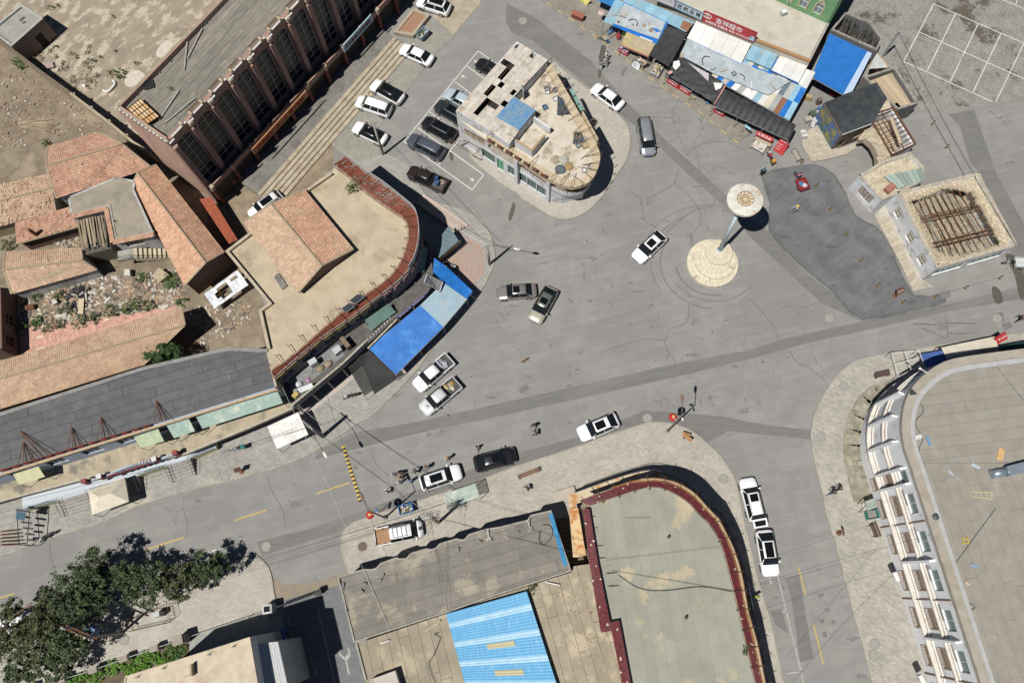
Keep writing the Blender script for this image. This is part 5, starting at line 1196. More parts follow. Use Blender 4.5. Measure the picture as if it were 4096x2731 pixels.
 for j in rn(nrow):
  for i in rn(14):
   if(i,j)in holes:continue
   u0,u1=i*.135,(i+1)*.135-.003;v0,v1=j/nrow,(j+1)/nrow+.012
   q=[U+ax*u0+al*v0,U+ax*u1+al*v0,U+ax*u1+al*v1,U+ax*u0+al*v1]
   cc=clip([VC((p.x,p.y))for p in W],[VC((p.x,p.y))for p in q])
   if not cc:continue
   full=abs(abs(area(cc))-abs(area(q)))<.05
   zz=zp+.015*((i+j)%2)+ru(0,.02)
   if full:
    qq=[VC((p.x,p.y,zz))for p in q];corr(qq,.26,.025).bd('roof_sheet',M0,t)
   elif abs(area(cc))>.08:MB().prism([F0(p)for p in cc],zz-.02,zz).bd('roof_sheet',M0,t)
 for i in rn(9):
  a=U+ax*(.1+.22*i)-Z(.12);b=a+al;
  ca=clip([VC((p.x,p.y))for p in W],[VC((p.x,p.y))for p in(a-ax*.005,b-ax*.005,b+ax*.005,a+ax*.005)])
  if ca:MB().prism([F0(p)for p in ca],zp-.2,zp-.08).bd('rafter',M69,t)
 MB().prism(ofs(W,-.25),zt,zt+.02).bd('penthouse_floor',M20,t)
 q=[h(435,745,zp+.12),h(645,870,zp+.12),h(805,682,zp+.12),h(595,555,zp+.12)]
 crf(t,[q[0],q[3],q[2],q[1]],mat('peeling_blue_sheet',(.05,.20,.42),(.20,.27,.30),scl=1.6,rgh=.7,stch=(1,5,1),rz=R(-32)),n=5,pitch=.2,amp=.02)
 pen=fl([h(785,745,zt+1.2),h(940,850,zt+1.2)]);wmb(MB(),pen,.24,zt,zt+1.2).bd('brick_pen_wall',M49,t)
 pen=fl([h(610,960,zt+1.3),h(765,1055,zt+1.3),h(885,910,zt+1.3)]);wmb(MB(),pen,.24,zt,zt+1.3).bd('brick_pen_wall',M49,t);wmb(MB(),pen,.26,zt+1.3,zt+1.34).bd('brick_course',mat('old_brick',(.40,.29,.18),(.32,.23,.14),scl=5),t)
 MB().box(h(680,560,zt)+Z(1.0),(.9,.06,1.9),R(-70)).bd('door_leaf',mat('grey_door',(.3,.33,.3)),t)
 mbx=[mat('blue_crate',(.10,.16,.25),rgh=.6),mat('grey_crate',(.22,.23,.24),rgh=.6),mat('white_crate',(.55,.56,.55),rgh=.6),mat('wood_crate',(.36,.28,.18))]
 for k,(x,y,a,c,lab)in en(((888,662,.4,0,'blue plastic crate alone on the sandy roof terrace'),(905,490,.1,1,'dark grey crate by the rim of the wedge roof'),(908,520,.1,2,'white crate in front of a dark crate on the wedge roof'),(985,500,.6,1,'grey crate tipped beside netting on the wedge roof'),(983,585,.2,2,'white crate near black netting on the wedge roof'),(1048,605,.4,0,'blue crate at the roof rim beside black netting'),(1190,925,.1,3,'wooden frame crate on heaped netting'),(1200,1020,.6,1,'tilted grey crate near the roof nose'),(1260,965,.2,0,'blue grey crate beside white cloth near the nose'),(1265,1015,.4,3,'large open tan crate near the roof nose'),(1315,1210,.8,1,'dark crate at the nose rim'),(1252,1250,.1,2,'pale crate among poles on the nose'))):
  p=h(x,y,zt+.02);b=TH('crate',lab,'crate',p,a);s=.5 if c!=3 else .75
  for sg in(-1,1):MB().box((sg*s/2,0,.17),(.04,s,.34)).bl('side',mbx[c],b);MB().box((0,sg*s/2,.17),(s,.04,.34)).bl('side',mbx[c],b)
  MB().box((0,0,.03),(s,s,.03)).bl('base',mbx[c],b)
 for(pts,seed,lab)in(([(1010,540),(1000,730),(1140,720),(1090,610)],3,'heap of black netting on the wedge roof'),([(1160,880),(1150,1000),(1240,980),(1240,880)],7,'dark netting heap under a wooden frame near the nose')):
  q=PS('H',pts,zt+.12);pp(tarp(q,10,8,.22,seed=seed).bd('netting',mat('black_netting',(.035,.045,.05),(.09,.1,.11),scl=3)),lab,'netting')
 for(x,y,r_,col,lab)in((985,1150,.55,(.36,.30,.21),'tan grain sack on the wedge roof'),(1060,1150,.6,(.42,.40,.35),'pale grey sack on the wedge roof nose'),(1030,1240,.65,(.12,.14,.15),'dark wrapped bundle on the wedge roof nose'),(1110,1210,.5,(.38,.25,.12),'brown rusty sheet bundle on the wedge roof')):
  p=h(x,y,zt);b=MB().lathe((0,0,0),[(.8,0),(1,.2),(.85,.45),(.4,.6)],11);b.v=[(v[0]*r_*ru(.8,1.2)+p.x,v[1]*r_*ru(.8,1.2)+p.y,v[2]*r_+zt)for v in b.v]
  pp(b.bd('sack',mat('sackcloth_%d'%x,col,tuple(v*.7 for v in col),scl=6)),lab,'sack')
 q=[h(1112,475,4.6),h(1150,480,4.6),h(1255,680,4.2),h(1215,690,4.2)];aw=TH('green_awning','green corrugated awning on the street side of the wedge building','awning',VC((q[2].x,q[2].y,3)));crf(aw,[q[0],q[3],q[2],q[1]],mat('sea_green_sheet',(.18,.32,.27),(.15,.27,.23),scl=2,rgh=.6),n=4,pitch=.16,amp=.02)
 for p in q[1:3]:MB().bar(p,p+VC((-.9,-.5,-.4)),.04).bd('bracket',M69,aw)
 rg=TH('rusty_frame','rusty steel canopy frame without cover beside the wedge building','frame',h(310,1150,.1))
 A=[h(25,975,2.4),h(150,965,2.6),h(285,1045,2.6),h(210,1110,2.4)]
 for i in rn(4):MB().bar(A[i],A[(i+1)%4],.05).bd('bar',M69,rg)
 MB().bar(A[3],h(310,1150,.1),.06).bd('leg',M69,rg);MB().bar(A[1],h(100,1010,.1),.06).bd('leg',M69,rg)
wedge()
def monument():
 c=P('12',1965,675,1.1);c.z=0
 t=TH('lamp_monument','pale disc-topped steel mast on low round tiers of cream tile in the plaza','monument',c)
 mt=mat('cream_tile',(.62,.565,.43),(.55,.495,.375),scl=2.5,rgh=.7,orn=.1,stn=(.45,.4,.3),sns=1.2,snw=(.6,.7));mg=mat('tile_joint',(.36,.32,.235))
 for(x,y,r,z0,z1,n,ri)in((1905,787,2.98,0,.38,72,1.85),(1925,754,2.46,.38,.72,60,.5),(1962,692,1.6,.72,1.05,44,.5),(1965,676,.74,1.05,1.2,20,.25)):
  cc=P('12',x,y,z1);o=VC((cc.x-c.x,cc.y-c.y,0));MB().lathe(F0(cc),[(r,z0-.02),(r-.02,z1-.03),(.2,z1+.06)],64).bd('tier',mg,t)
  rows=1 if r-ri<.6 else 2 if r-ri<1.5 else 3;ha=pi/n*.88
  for q in rn(rows):
   ra=lq(r,ri,q/rows);rb=lq(r,ri,(q+1)/rows)+.02;zf=lambda rr:z1+.03+(r-rr)*.045;pp_=lambda rr,a,z:VC((rr*cos(a),rr*sin(a),z));top=[pp_(ra,-ha,zf(ra)),pp_(ra,ha,zf(ra)),pp_(rb,ha,zf(rb)),pp_(rb,-ha,zf(rb))]
   fs=[(0,1,2,3),(5,4,0,1)[::-1]if False else(4,5,1,0)];vs=top+[pp_(ra+.01,-ha,z0+.02 if q==0 else zf(ra)-.04),pp_(ra+.01,ha,z0+.02 if q==0 else zf(ra)-.04)]
   mb=MB().add(vs,fs);me=BD.meshes.new('base_tile');me.from_pydata(mb.v,[],mb.f);me.materials.append(mt);me.update()
   for i in rn(n):
    if rnd.random()<.025:continue
    b=BD.objects.new('base_tile',me);COL.objects.link(b);b.parent=t;b.location=o;b.rotation_euler=(0,0,2*pi*(i+.5*(q%2))/n)
 mw=mat('pale_blue_paint',(.52,.62,.66),(.45,.55,.59),scl=3,rgh=.5);md=mat('rust_stained_disc',(.60,.58,.52),(.50,.46,.38),scl=1.8,rgh=.7,stn=(.40,.24,.10),sns=1.3,snw=(.53,.66))
 MB().lathe(c,[(.42,1.1),(.42,1.28),(.26,1.32)],16).bd('flange',mw,t)
 for i in rn(8):MB().box(c+VC((.35*cos(i*.785),.35*sin(i*.785),1.32)),(.06,.06,.08)).bd('bolt',M69,t);MB().box(c+VC((.3*cos(i),.3*sin(i),1.5)),(.02,.2,.4),i).bd('gusset',mw,t)
 cc=P('o',1711,459,13.0);cc.z=12.7;n=28
 MB().tube(c+Z(1.2),cc,.24,.17,n=16).bd('mast',mw,t,smooth=True)
 for i in rn(n):
  a0=2*pi*i/n+.012;a1=2*pi*(i+1)/n-.012;e=lambda r,a,z:cc+VC((r*cos(a),r*sin(a),z))
  MB().add([e(1.85,a0,.35),e(1.85,a1,.35),e(.85,a1,.5),e(.85,a0,.5),e(1.85,a0,.05),e(1.85,a1,.05),e(.85,a1,.1),e(.85,a0,.1)],[(0,1,2,3),(4,5,1,0),(7,6,5,4)]).bd('disc_plate',md,t)
 MB().lathe(cc,[(1.81,.04),(1.83,.33),(.85,.46),(.83,.3)],28).bd('disc_core',mw,t)
 MB().lathe(cc,[(.84,.25),(.84,.37)],24).bd('well_floor',mat('straw_rust',(.6,.5,.35),(.48,.38,.24),scl=4,bump=.6),t)
 mb=MB()
 for r_,z_ in((.85,.5),(.5,.44),(.25,.4)):
  k=[cc+VC((r_*cos(i*.5236),r_*sin(i*.5236),z_))for i in rn(13)]
  for a,b in zip(k,k[1:]):mb.bar(a,b,.035)
 for i in rn(12):mb.bar(cc+VC((.85*cos(i*.5236),.85*sin(i*.5236),.5)),cc+VC((.25*cos(i*.5236),.25*sin(i*.5236),.4)),.035)
 mb.bd('well_grille',M69,t)
monument()
M81=mat('straw_mud_roof',(.53,.47,.36),(.38,.32,.225),scl=3.2,bump=.8,bscale=9,stn=(.33,.27,.18),sns=.8,detail=9)
M7=mat('pale_block',(.42,.37,.29),(.34,.30,.235),scl=3,orn=.15)
def bricks_on(root,pts,z,m,step=.42,w=.26,h=.12,closed=False):
 key='cop_'+m.name;me=BD.meshes.get(key)
 if me is None:
  k=MB().box((0,0,0),(1,1,1));me=BD.meshes.new(key);me.from_pydata(k.v,[],k.f);me.materials.append(m)
 pp=pts+[pts[0]]if closed else pts;L=length(pp);s=step/2
 while s<L:
  p,d=alg(pp,s);o=BD.objects.new('coping_brick',me);COL.objects.link(o);o.parent=root;o.location=p+Z(z+h/2)-abs_of(root);o.rotation_euler=(0,0,AT(d)+ru(-.06,.06));o.scale=(step*.88,w*ru(.85,1.1),h*ru(.8,1.2));s+=step
def straw_building():
 z=3.5;k=lambda x,y,zz=z:P('13',x,y,zz);f=lambda l:[F0(p)for p in l]
 W=f([k(1262,145),k(1597,805),k(2295,605),k(1960,-20)])
 t=TH('straw_roof_building','white derelict building with collapsed straw roof showing rusty beams','building',W[1])
 L0=(W[1]-W[0]).length;L1=(W[2]-W[1]).length;yg=mat('yellowed_pane',(.22,.20,.09),(.12,.12,.09),scl=4,rgh=.3)
 o0=[(L0*a,L0*a+1.05,1.0,2.6,dict(nx=2,ny=3,gm=yg))for a in(.14,.46,.76)]
 o1=[(L1*.08,L1*.45,.7,2.4,dict(nx=5,ny=2,fm=M28,gm=glassy('greenish_glass',(.06,.08,.075)))),(L1*.52,L1*.95,.7,2.4,dict(nx=5,ny=2,fm=M28,gm=MATS['greenish_glass']))]
 n=4
 for i in rn(4):
  a,b=W[i],W[(i+1)%4];oo={0:o0,1:o1}.get(i,[]);wfc(t,a,b,0,z,.4,M49,oo)
  for o in oo:window(t,a,b,*o[:4],deep=.2,**o[4])
 inn=ofs(W,-.4);
 MB().prism(inn,0,.3).bd('floor',mat('dark_floor',(.2,.18,.14),(.32,.28,.21),scl=1.5),t)
 bricks_on(t,ofs(W,-.18),z,M7,step=.34,w=.36,h=.1,closed=True)
 hole=f([k(1370,225,3.3),k(1590,690,3.3),k(1830,710,3.3),k(2170,590,3.3),k(1900,140,3.3),k(1700,100,3.3),k(1540,160,3.3)])
 N=72;mb=MB();vs=[];g=RR(5)
 c=sum(hole,Z(0))/len(hole)
 def hit(poly,ang):
  d=VC((cos(ang),sin(ang),0));best=1e9
  for i in rn(len(poly)):
   a=poly[i]-c;b=poly[(i+1)%len(poly)]-c;e=b-a;den=d.x*e.y-d.y*e.x
   if abs(den)<1e-9:continue
   tt=(a.x*e.y-a.y*e.x)/den;uu=(a.x*d.y-a.y*d.x)/den
   if tt>0 and-1e-6<=uu<=1+1e-6:best=min(best,tt)
  return c+d*best
 rings=[]
 for i in rn(N):
  ang=2*pi*i/N;o=hit(inn,ang);h_=hit(hole,ang);e=lq(h_,o,g.uniform(-.16,.12));rings.append((o,lq(o,e,.5),e))
 for r,zz in((0,3.42),(1,3.36),(2,3.22)):
  for i in rn(N):p=rings[i][r];vs.append((p.x,p.y,zz+g.uniform(-.05,.05)))
 for i in rn(N):p=rings[i][2];vs.append((p.x,p.y,3.0))
 fs=[]
 for r in rn(3):
  for i in rn(N):j=(i+1)%N;fs.append((r*N+i,r*N+j,(r+1)*N+j,(r+1)*N+i))
 mb.add(vs,fs).bd('straw_roof',M81,t)
 mb=MB()
 for i in rn(1900):
  a=g.uniform(0,6.28);r=rings[int(a/6.2832*N)%N];p=lq(r[2],r[0],g.uniform(-.2,1)**2*1.0-.06);d=VC((g.uniform(-1,1),g.uniform(-1,1),g.uniform(-.15,.1))).normalized()*g.uniform(.15,.5);p.z=3.34+g.uniform(0,.14);mb.bar(p,p+d,.02)
 for i in rn(600):
  p=VC((c.x+g.gauss(0,1.6),c.y+g.gauss(0,1.4),.34+g.random()*.3));d=VC((g.uniform(-1,1),g.uniform(-1,1),g.uniform(-.2,.2))).normalized()*g.uniform(.2,.7);mb.bar(p,p+d,.03)
 mb.bd('loose_straw',mat('straw',(.58,.50,.36),(.45,.37,.25),scl=3,island=.25),t,kind='stuff')
 e0,e1,e2,e3=k(1400,200,3.2),k(1640,730,3.2),k(2190,590,3.2),k(1880,110,3.2)
 for i in rn(9):u=.06+i*.105+g.uniform(-.015,.015);MB().bar(bil([e0,e3,e2,e1],u,-.02),bil([e0,e3,e2,e1],u+g.uniform(-.02,.02),g.choice((1.0,1.0,1.0,.6)))-VC((0,0,g.uniform(0,.2))),.07,.11).bd('purlin',M69,t)
 for v in(.3,.36,.72,.78):MB().bar(bil([e0,e3,e2,e1],0,v)-Z(.15),bil([e0,e3,e2,e1],1,v)-Z(.15),.12,.12).bd('beam',M69,t)
 for u,v in((.2,.33),(.55,.33),(.2,.75),(.5,.75),(.8,.75)):a=bil([e0,e3,e2,e1],u,v);MB().bar(a-Z(.9),bil([e0,e3,e2,e1],u+.18,v-.08),.07).bd('brace',M69,t)
 for u in(.12,.3,.62,.78):a=bil([e0,e3,e2,e1],u,.15);b=bil([e0,e3,e2,e1],u+.04,.85);MB().bar(a-Z(.5),b-Z(.7),.08).bd('conduit',M73,t)
 pl=f([P('13',1060,350,0),P('13',1250,700,0),P('13',1290,760,0),P('13',1330,870,0),P('13',1395,1000,0),P('13',1560,965,0),P('13',1480,905,0)])+[W[1],W[0]]
 stc('stone_plinth',pl,.22,mat('pale_plinth',(.42,.395,.34),(.35,.325,.275),scl=1.2,stn=(.29,.25,.19),sns=.8),thick=.22)
 for i in rn(22):
  a=P('13',1085+i*14.5,372+i*28.2,.22);MB().prism([F0(p)for p in PS('13',[(1090+i*14.3,372+i*28),(1170+i*13,345+i*26.5),(1183+i*13,370+i*26.5),(1104+i*14.3,398+i*28)],.22)],.2,.25+rnd.random()*.03).bd('slab',M7,BD.objects['stone_plinth'])
 z2=3.1;q=f([P('13',935,5,z2),P('13',1130,218,z2),P('13',1255,165,z2),P('13',1480,55,z2),P('03',1490,1440,z2),P('03',1370,1310,z2),P('03',1150,1380,z2)])
 w=TH('white_wing','small white wing with a window poster beside the straw-roofed building','building',q[1])
 LL=(q[1]-q[0]).length
 for i in rn(len(q)):
  a,b=q[i],q[(i+1)%len(q)];oo=[(LL*.28,LL*.78,.7,2.3)]if i==0 else[];wfc(w,a,b,0,z2,.3,M49,oo)
 window(w,q[0],q[1],LL*.28,LL*.78,.7,2.3,deep=.12,nx=4,ny=2,gm=mat('photo_poster',(.16,.14,.13),(.42,.38,.33),scl=3.2,rgh=.5),fm=M93)
 MB().prism(ofs(q,-.3),z2-.5,z2-.35).bd('roof',M81,w);bricks_on(w,ofs(q,-.12),z2,M7,step=.36,w=.32,closed=True)
 qd=[P('13',1150,10,z2+.1),P('13',1270,120,z2+.1),P('13',1505,45,z2+.25),P('03',1480,1440,z2+.25)]
 for i in rn(7):
  MB().add([bil(qd,0,i/7),bil(qd,1,i/7),bil(qd,1,(i+.94)/7),bil(qd,0,(i+.94)/7)],[(0,1,2,3)]).bd('roof_board',mat('faded_green_board',(.28,.34,.28),(.24,.30,.28),scl=3,orn=.25,stch=(1,5,1)),w)
 MB().box(P('13',1195,120,z2)+Z(.2),(1.2,.8,.5),R(40)).bd('cistern',mat('brick_red_tank',(.33,.15,.11),(.27,.12,.09),scl=3),w)
straw_building()
M51=mat('pale_cement_roof',(.46,.43,.37),(.41,.38,.325),scl=.7,bump=.2,stn=(.36,.325,.265),sns=.35,snw=(.55,.68))
M29=mat('green_wall_tile',(.16,.32,.16),(.13,.27,.13),scl=3,rgh=.5,stn=(.22,.36,.2),sns=1.2)
M41=mat('light_blue_sheet',(.24,.42,.52),(.20,.35,.44),scl=1.3,rgh=.6,orn=.12,stn=(.3,.36,.38),sns=.7);M94=mat('white_sheet',(.64,.64,.62),(.58,.58,.56),scl=1.2,rgh=.7,orn=.08,stn=(.46,.43,.37),sns=.4,snw=(.62,.7));M37=mat('grey_sheet',(.40,.41,.40),(.33,.34,.33),scl=1.5,rgh=.7,orn=.15);M12=mat('rust_sheet',(.25,.12,.07),(.2,.1,.06),scl=3);M47=mat('slate_sheet',(.15,.18,.21),(.12,.15,.18),scl=2,rgh=.7)
M78=mat('grey_tarpaulin',(.36,.40,.42),(.29,.33,.355),scl=.9,rgh=.75,bump=.35,bscale=5,stn=(.43,.46,.47),sns=.6);M77=mat('black_tarpaulin',(.025,.026,.028),(.04,.042,.045),scl=2,rgh=.6,bump=.5,bscale=6)
I=lambda x,y,z:P('I',x,y,z)
fl2=lambda l:[F0(p)for p in l]
def market_hall():
 z=4.4;W=fl2([I(560,-85,z),I(1060,180,z),I(1565,390,z),I(2088,592,z),I(2272,232,z),I(1720,-15,z),I(1200,-260,z),I(700,-400,z)])
 t=TH('market_hall','low market building with pale cement flat roof behind the shop signs','building',W[2])
 bld(t,W,0,z,M51,{},roofm=M51,rz=z-.05)
 wmb(MB(),W[:4],.35,z-.1,z+.25,False,-1).bd('front_kerb',mat('rusty_gutter',(.38,.20,.08),(.30,.2,.12),scl=2),t)
 wmb(MB(),W[3:5],.3,z-.1,z+.12,False,-1).bd('side_kerb',M16,t)
 g=TH('green_tiled_hall','green tiled hall with pointed-arch windows behind the market roof','building',W[5]);z1=8.4
 a,b=W[6],W[4];a=W[5]+(W[5]-W[4])*1.6
 d,n,L=basis(a,W[4]);n=VC((d.y,-d.x,0));back=[W[4]-n*9,a-n*9];poly=ccw([a,W[4]]+back)
 ops=[];s=L-1.5
 while s>1.5:ops.append((s-.95,s,z+.7,z+2.7));s-=1.95
 MB().prism(ofs(poly,-.3),0,z1-.2).bd('core',M20,g);wfc(g,a,W[4],0,z1,.3,M29,ops);wfc(g,W[4],back[0],0,z1,.3,M29,[]);wfc(g,back[0],back[1],0,z1,.3,M29,[]);wfc(g,back[1],a,0,z1,.3,M29,[])
 MB().prism(ofs(poly,-.1),z1-.2,z1+.02).bd('roof',M51,g)
 mc=mat('cream_window_trim',(.55,.47,.32),(.48,.4,.27),scl=3);mgl=glassy('pale_teal_glass',(.14,.2,.22),rgh=.15)
 for(s0,s1,h0,h1)in ops:
  w=window(g,a,W[4],s0,s1,h0,h1,deep=.12,nx=2,ny=2,gm=mgl,bar=.07,name='arched_window')
  c=(s0+s1)/2;mb=MB();pt=lambda s,h,k:VC((a.x+d.x*s+n.x*k,a.y+d.y*s+n.y*k,h))
  prof=[(s0-.06,h0-.1),(s0-.06,h0+1.5),(s0+.12,h1-.05),(c-.1,h1+.3),(c,h1+.75),(c+.1,h1+.3),(s1-.12,h1-.05),(s1+.06,h0+1.5),(s1+.06,h0-.1)]
  for p,q in zip(prof,prof[1:]):mb.bar(pt(*p,.06),pt(*q,.06),.14,.12)
  mb.bd('ogee_trim',mc,w)
  mb=MB();N=[pt(s0,h0+1.55,.01),pt(s0+.15,h1,.01),pt(c-.1,h1+.3,.01),pt(c,h1+.7,.01),pt(c+.1,h1+.3,.01),pt(s1-.15,h1,.01),pt(s1,h0+1.55,.01)];mb.add(N,[tuple(rn(6,-1,-1))]);mb.bd('arch_panel',mat('gold_arch',(.45,.36,.18),(.3,.36,.36),scl=4,rgh=.6),w)
 MB().tube(pt(L*.72,z,.12),pt(L*.72,z1,.12),.06).bd('downpipe',M91,g)
 mh=MB();c=I(1840,135,z);b=TH('roof_hatch','small grey box hatch on the pale market roof','hatch',c,R(20))
 MB().box((0,0,.25),(.75,.55,.5)).bl('case',M37,b);MB().box((0,0,.52),(.6,.4,.04)).bl('lid',M94,b)
 return W
MW=market_hall()
def market_signs():
 def sign(a,b,hh,z,m,edge,txt,tm,sz,lab,width=.85,dy=0,extra=None):
  A=I(*a,z);B_=I(*b,z);r=(B_-A).normalized();n=VC((r.y,-r.x,0));c=(A+B_)/2;LL=(B_-A).length
  u=(Z(1)-n*-.0)
  s=TH('shop_sign',lab,'sign',VC((c.x,c.y,4.4)))
  slab(MB(),c,r,u,LL,hh,.12).bd('board',m,s)
  mb=MB()
  for e in(-1,1):mb.bar(A+u*(hh/2*e),B_+u*(hh/2*e),.1)
  mb.bar(A-u*hh/2,A+u*hh/2,.1);mb.bar(B_-u*hh/2,B_+u*hh/2,.1);mb.bd('edge',edge,s)
  lett(s,txt,c+u*dy,r,u,sz,tm,width=LL*width)
  if extra:
   for tx,dyy,sz2,wd,dx in extra:lett(s,tx,c+u*dyy+r*dx*LL,r,u,sz2,tm,width=LL*wd)
  return s,c,r,u,LL
 mi=mat('sign_ink',(.02,.035,.05),rgh=.6);mwt=mat('sign_white',0)
 sign((828,42),(1080,160),1.25,5.2,mat('white_sign_board',(.50,.55,.58),(.45,.5,.53),scl=2,rgh=.6),mat('sign_edge_blue',(.12,.19,.26)),'远 航 玉 铺',mi,.72,'white sign with black brush characters above the market stalls')
 sign((640,-35),(822,40),1.25,5.2,mat('white_sign_board2',(.56,.54,.54)),M73,'268111',mat('sign_maroon',(.22,.04,.05)),.5,'pale sign with a maroon number beside the brush character sign',width=.6,dy=.2)
 s,c,r,u,LL=sign((1085,150),(1578,355),1.7,5.3,mat('red_sign_board',(.42,.045,.05),(.36,.04,.045),scl=2,rgh=.6),mat('sign_edge_red',(.3,.04,.04)),'吉祥超市',mwt,.95,'long red supermarket sign with large white characters',width=.5,dy=.2,extra=(('日用百货 烟酒副食 电话:18995256355',-.6,.36,.84,.0),))
 p=c-r*LL*.42+u*.3+VC((r.y,-r.x,0))*.04
 mb=MB();k=[p+r*(.55*cos(i*.39))+u*(.34*sin(i*.39))for i in rn(17)]
 for a,b in zip(k,k[1:]):mb.bar(a,b,.06)
 for x in(-.25,0,.25):mb.bar(p+r*x-u*.2,p+r*x*.3+u*.2,.05)
 mb.bd('emblem',mwt,s)
 p=c+r*LL*.46-u*.35+VC((r.y,-r.x,0))*.03;mb=MB();mb.add([p+r*(.42*cos(i*.5236))+u*(.42*sin(i*.5236))for i in rn(12)],[tuple(rn(12))]);mb.bd('globe_print',mat('globe_print',(.1,.25,.4),(.5,.58,.6),scl=3),s)
market_signs()
def posts(root,pts,m=None,z0=.12,r=.04):
 for p in pts:MB().tube((p.x,p.y,z0),(p.x,p.y,p.z-.03),r).bd('post',m or M73,root)
def market_sheds():
 t=TH('market_shed','market shed with grey tarpaulin weighted by scraps over blue sheeting','shed',I(160,205,.12))
 q=[I(345,20,3.3),I(760,215,3.3),I(650,425,2.6),I(225,240,2.6)];crf(t,[q[3],q[2],q[1],q[0]],M8,n=6,pitch=.2,amp=.02)
 q2=[p+Z(.07)for p in(I(350,35,3.3),I(735,215,3.3),I(665,375,2.8),I(240,225,2.62))];tarp(q2,26,16,.05,seed=11).bd('tarpaulin',M78,t,smooth=True)
 q=[I(150,205,2.7),I(235,240,2.7),I(345,30,3.3),I(270,-20,3.3)];crf(t,q,M41,n=2,pitch=.2,amp=.02);posts(t,[I(155,205,2.7),I(235,240,2.7),I(645,420,2.6)])
 for pts in([(610,200),(660,205),(715,235),(680,245),(630,225)],[(605,262),(660,275),(690,298),(650,300)]):
  MB().prism(PS('I',pts,3.12),3.0,3.16).bd('blue_cloth',mat('bright_blue_cloth',(.03,.16,.5)),t)
 g=RR(3)
 for i in rn(16):
  x=g.uniform(235,350);y=g.uniform(80,160);a=g.uniform(-.6,.6);l=g.uniform(30,70);zz=3.05
  A=I(x,y,zz+.1*g.random());B_=I(x+l*cos(a),y+l*sin(a),zz+.15*g.random())
  pp(MB().bar(A,B_,.05,.03).bd('wood_strip',M52),'thin wooden strip lying on the grey market tarpaulin','strip','wooden strips on the market tarpaulin')
 for(x,y,w,d_,a,lab)in((532,240,.45,.4,.3,'small square board on the grey market tarpaulin'),(598,285,.55,.4,.8,'brown board beside blue cloth on the market tarpaulin'),(595,225,.7,.6,.3,'open wooden frame on the market tarpaulin'),(425,232,.25,.22,.2,'small dark block weighing down the market tarpaulin'),(288,205,.25,.22,.5,'small block at the end of the market tarpaulin')):
  pp(MB().box(I(x,y,3.05)+Z(.05),(w,d_,.07),a).bd('scrap_board',M93),lab,'board')
 t=TH('blue_awning','long light blue corrugated awning under the market signs','awning',I(500,100,0))
 q=[I(300,-60,3.6),I(1005,215,3.6),I(925,305,3.25),I(495,105,3.25)];crf(t,[I(330,15,3.3),I(925,305,3.25),I(1005,215,3.6),I(400,-50,3.6)],M41,n=9,pitch=.19,amp=.022,rowcut=1)
 MB().add([I(900,190,3.62),I(985,225,3.62),I(940,300,3.32),I(870,265,3.32)],[(0,3,2,1)]).bd('rusty_patch',M12,t)
 t=TH('blue_awning','bright blue ribbed sheet awning at the top of the market pavement','awning',I(100,20,0))
 crf(t,[I(60,-10,2.7),I(235,70,2.7),I(275,0,3.1),I(80,-110,3.1)],mat('bright_blue_sheet',(.03,.18,.42),(.03,.15,.36),scl=2,rgh=.6),n=3,pitch=.18,amp=.025)
 t=TH('straw_awning','yellowed bamboo awning with a tan cloth over a food stall','awning',I(320,420,.12))
 q=[I(370,300,2.7),I(640,415,2.7),I(575,528,2.2),I(312,420,2.2)];crf(t,[q[3],q[2],q[1],q[0]],mat('bamboo_mat',(.42,.36,.19),(.35,.29,.15),scl=2),n=4,pitch=.14,amp=.015)
 tarp([p+Z(.06)for p in(I(440,340,2.7),I(635,425,2.66),I(580,500,2.3),I(385,430,2.34))],12,9,.03,seed=4).bd('cloth',mat('tan_cloth',(.38,.32,.22),(.33,.275,.19),scl=2),t,smooth=True)
 MB().bar(I(490,348,2.78),I(612,395,2.78),.22,.03).bd('white_strip',M94,t);MB().bar(I(312,425,2.1),I(575,535,2.1),.08,.3).bd('valance',mat('salmon_cloth',(.48,.24,.19),(.4,.2,.16),scl=3),t);posts(t,[q[2],q[3]])
 t=TH('black_awning','flat black sheet awning between two market sheds','awning',I(600,525,.12))
 q=[I(745,240,3.2),I(940,315,3.2),I(765,632,2.5),I(588,525,2.5)];tarp(q,12,14,.03,.08,seed=9).bd('sheet',M77,t,smooth=True);posts(t,[q[2],q[3]],M6)
 t=TH('patchwork_shed','large market shed with a patchwork of blue, white and grey corrugated sheets','shed',I(1290,840,.12))
 ms=[M41,M94,M37,M8,M94,M37,M41,mat('yellow_white_sheet',(.55,.52,.40),(.48,.45,.35),scl=2,rgh=.7),M8,M94,M47,M94,M37,M41,M12]
 a0,a1,b1,b0=I(1150,720,2.75),I(1898,1135,2.6),I(2140,690,3.3),I(1480,450,3.3)
 g=RR(12);n=15
 for i in rn(n):
  for j in rn(3):
   u0,u1,v0,v1=i/n,(i+1)/n,j/3,(j+1)/3+.02
   lift=VC((0,0,.012*((i+j)%3)));qq=[bil([a0,a1,b1,b0],u,v)+lift for u,v in((u0,v0),(u1,v0),(u1,v1),(u0,v1))]
   m=M94 if(j==1 and i in(8,9,10))else M8 if(j==1 and i in(4,5,6))else M47 if(i==11 and j>0)else M12 if(i==12 and j==0)else M8 if(j==0 and i in(3,13))else g.choice(ms[:14])
   corr(qq,.2,.018).bd('roof_sheet',m,t)
 posts(t,[a0,a1,b1,lq(a0,a1,.5)])
 for a,b in((a0,a1),(a1,b1)):MB().bar(a-Z(.12),b-Z(.12),.08).bd('beam',M73,t)
 tarp([I(945,368,3.55),I(1480,610,3.5),I(1180,690,3.12),I(868,520,3.1)],24,14,.05,seed=21).bd('tarpaulin',M78,t,smooth=True)
